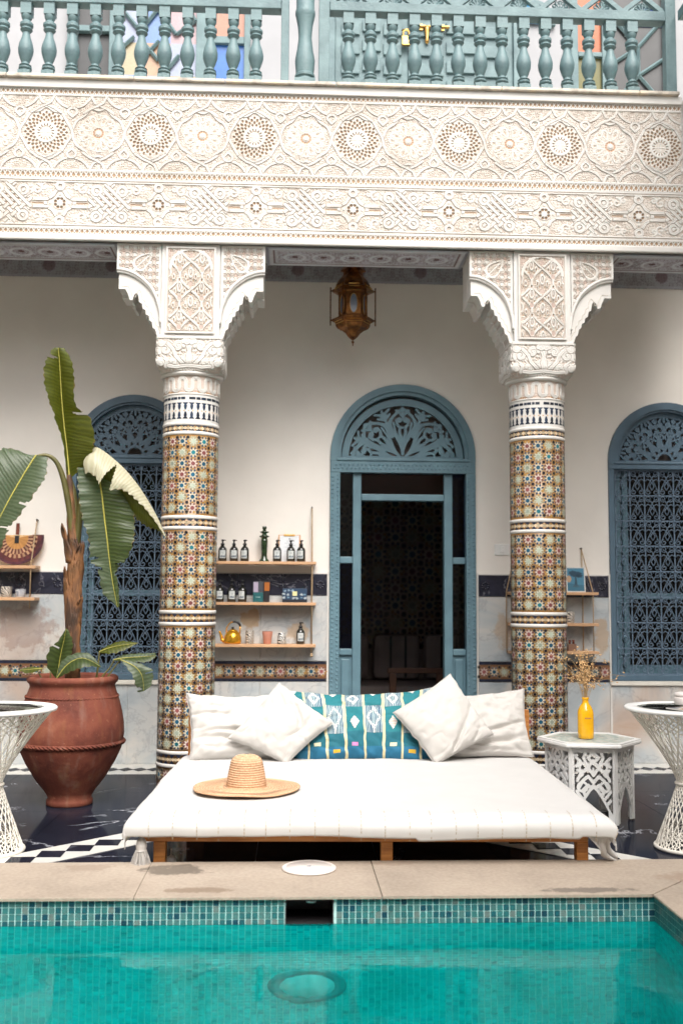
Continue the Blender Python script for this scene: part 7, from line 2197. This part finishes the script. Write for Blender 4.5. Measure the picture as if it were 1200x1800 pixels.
# offshoots round the foot
def small(rows, mats, Y=6.50, **kw): return leaf('small_leaf', K(Y, *[(a/4, 880+b/4, c/4, 880+d/4, e/4, 880+f/4, *z) for a, b, c, d, e, f, *z in rows]), mats, n=24, m=6, ripple=0.002, rib=0.003, **kw)
small([(400, 1250, 395, 1248, 408, 1248), (415, 1170, 332, 1160, 450, 1150, 0, -0.04, -0.04), (428, 1090, 345, 1045, 505, 1080, 0, -0.05, -0.05), (448, 1000, 405, 990, 516, 990, 0, -0.03, -0.05), (468, 900, 462, 905, 478, 905)], ('leaf_dark', 'leaf_dark'), 6.52, bulge=0.1, tears=((0, 0.62, 0.03, 0.2),))
small([(400, 1250, 398, 1245, 405, 1252), (470, 1158, 430, 1140, 480, 1215, 0, 0.02, -0.04), (560, 1108, 520, 1080, 560, 1185, 0, 0.03, -0.06), (640, 1125, 630, 1078, 640, 1170, 0, 0.02, -0.05), (712, 1170, 705, 1158, 705, 1172)], ('leaf_grey', 'leaf_dark'), 6.44, bulge=0.15)
small([(700, 1062, 702, 1055, 704, 1070), (770, 1035, 760, 1020, 780, 1078, 0, 0.02, -0.03), (850, 1018, 850, 990, 860, 1060, 0, 0.03, -0.03), (975, 1000, 965, 998, 968, 1004)], ('leaf_green', 'leaf_green'), 6.52, bulge=0.1)
small([(800, 1118, 805, 1112, 805, 1125), (880, 1105, 880, 1082, 890, 1132, 0, 0.02, -0.03), (990, 1098, 1000, 1075, 1030, 1138, 0, 0.02, -0.03), (1098, 1090, 1095, 1070, 1096, 1100)], ('leaf_grey', 'leaf_dark'), 6.50, bulge=0.1)
small([(850, 1118, 845, 1122, 858, 1115), (940, 1160, 890, 1170, 965, 1140, 0, -0.02, 0.02), (990, 1210, 935, 1240, 1070, 1190, 0, -0.03, 0.01), (1008, 1270, 950, 1290, 1075, 1250, 0, -0.03, 0.01), (1012, 1340, 972, 1348, 1060, 1310)], ('leaf_grey', 'leaf_grey'), 6.44, bulge=0.12, tears=((1, 0.55, 0.03, 0.3), (0, 0.9, 0.05, 0.1)))
small([(300, 1180, 300, 1178, 300, 1184), (255, 1182, 255, 1168, 250, 1204, 0, 0.01, -0.02), (190, 1188, 185, 1172, 190, 1215, 0, 0.01, -0.02), (135, 1190, 136, 1188, 136, 1194)], ('leaf_green', 'leaf_green'), 6.46)
for P, r in (([(326, 1320), (300, 1260), (275, 1215), (262, 1188)], 0.006), ([(362, 1320), (356, 1260), (360, 1200)], 0.006), ([(402, 1315), (400, 1280), (400, 1245)], 0.006), ([(668, 1325), (680, 1240), (692, 1160), (700, 1062)], 0.008), ([(692, 1325), (720, 1240), (770, 1180), (806, 1118)], 0.007), ([(722, 1320), (760, 1240), (800, 1180), (848, 1120)], 0.007)):
    stalk([(x/4, 880+y/4) for x, y in P], r, r*0.55, 'offshoot_stalk', 6.50)

# ------------------------------------------------------------------ pieces that belong to a part go one level deeper
NEST = {'pump_bottle': {'pump_head': 'collar', 'label': 'body'}, 'kettle': {'lid_knob': 'lid', 'grip': 'handle'}, 'clipboard': {'print': 'paper', 'clip': 'board'},
        'perfume_box': {'lilac_panel': 'carton', 'orange_panel': 'carton', 'print': 'carton'}, 'gift_box': {'print': 'box_body', 'seal': 'box_body'}, 
        'brass_lantern': {'glass_pane': 'body', 'pane_rim': 'body', 'cornice_rim': 'dome', 'bead': 'lower_bowl'},
        'daybed': {'stitching': 'mattress_cover', 'tassel': 'mattress_cover', 'loose_corner': 'mattress_cover'}, 'terracotta_urn': {'rope_band': 'body', 'pinched_band': 'body'},
        'arched_doorway': {'raised_panel': 'door_panel', 'arch_moulding': 'arch_frame', 'lintel_moulding': 'lintel'}, 'arched_window': {'arch_moulding': 'arch_frame', 'lintel_moulding': 'lintel'},
        'balcony_door': {'raised_block': 'door_leaf', 'padlock': 'latch', 'bolt_handle': 'bolt'}, 'tiled_column': {'star_tiles': 'shaft', 'border_tiles': 'shaft', 'collar_tiles': 'white_collar', 'engraved_line': 'scalloped_bracket', 'painted_drops': 'scalloped_bracket', 'carved_panel': 'pier'},
        'side_table': {'mosaic_bed': 'top', 'mosaic_pieces': 'top', 'top_border': 'top'}, 'wicker_table': {'top_weave': 'rim', 'glass_top': 'rim'}, 
        'woven_fan': {'handle_binding': 'handle'}, 'hanging_shelf': {'cord_knot': 'cord'},
        'gallery_wall': {'star_tiles': 'tile_border', 'rosette': 'dark_band'}}
def base(o): return o.name.split('.')[0]
def mid_of(o):
    b = [Vector(c) for c in o.bound_box]
    return sum(b, Vector())/8+Vector(o.location)
kids = {}
for o in list(COL.objects):
    if o.parent is not None: kids.setdefault(o.parent, []).append(o)
for root, ch in kids.items():
    rule = NEST.get(base(root)) if root.parent is None else None
    if not rule: continue
    for o in ch:
        want = rule.get(base(o))
        if not want: continue
        cand = [p for p in ch if base(p) == want and p.type == 'MESH' and p.rotation_euler.to_quaternion().angle < 1e-6]
        if not cand: continue
        m = mid_of(o)
        p = min(cand, key=lambda q: (mid_of(q)-m).length)
        o.parent = p
        o.location = Vector(o.location)-Vector(p.location)
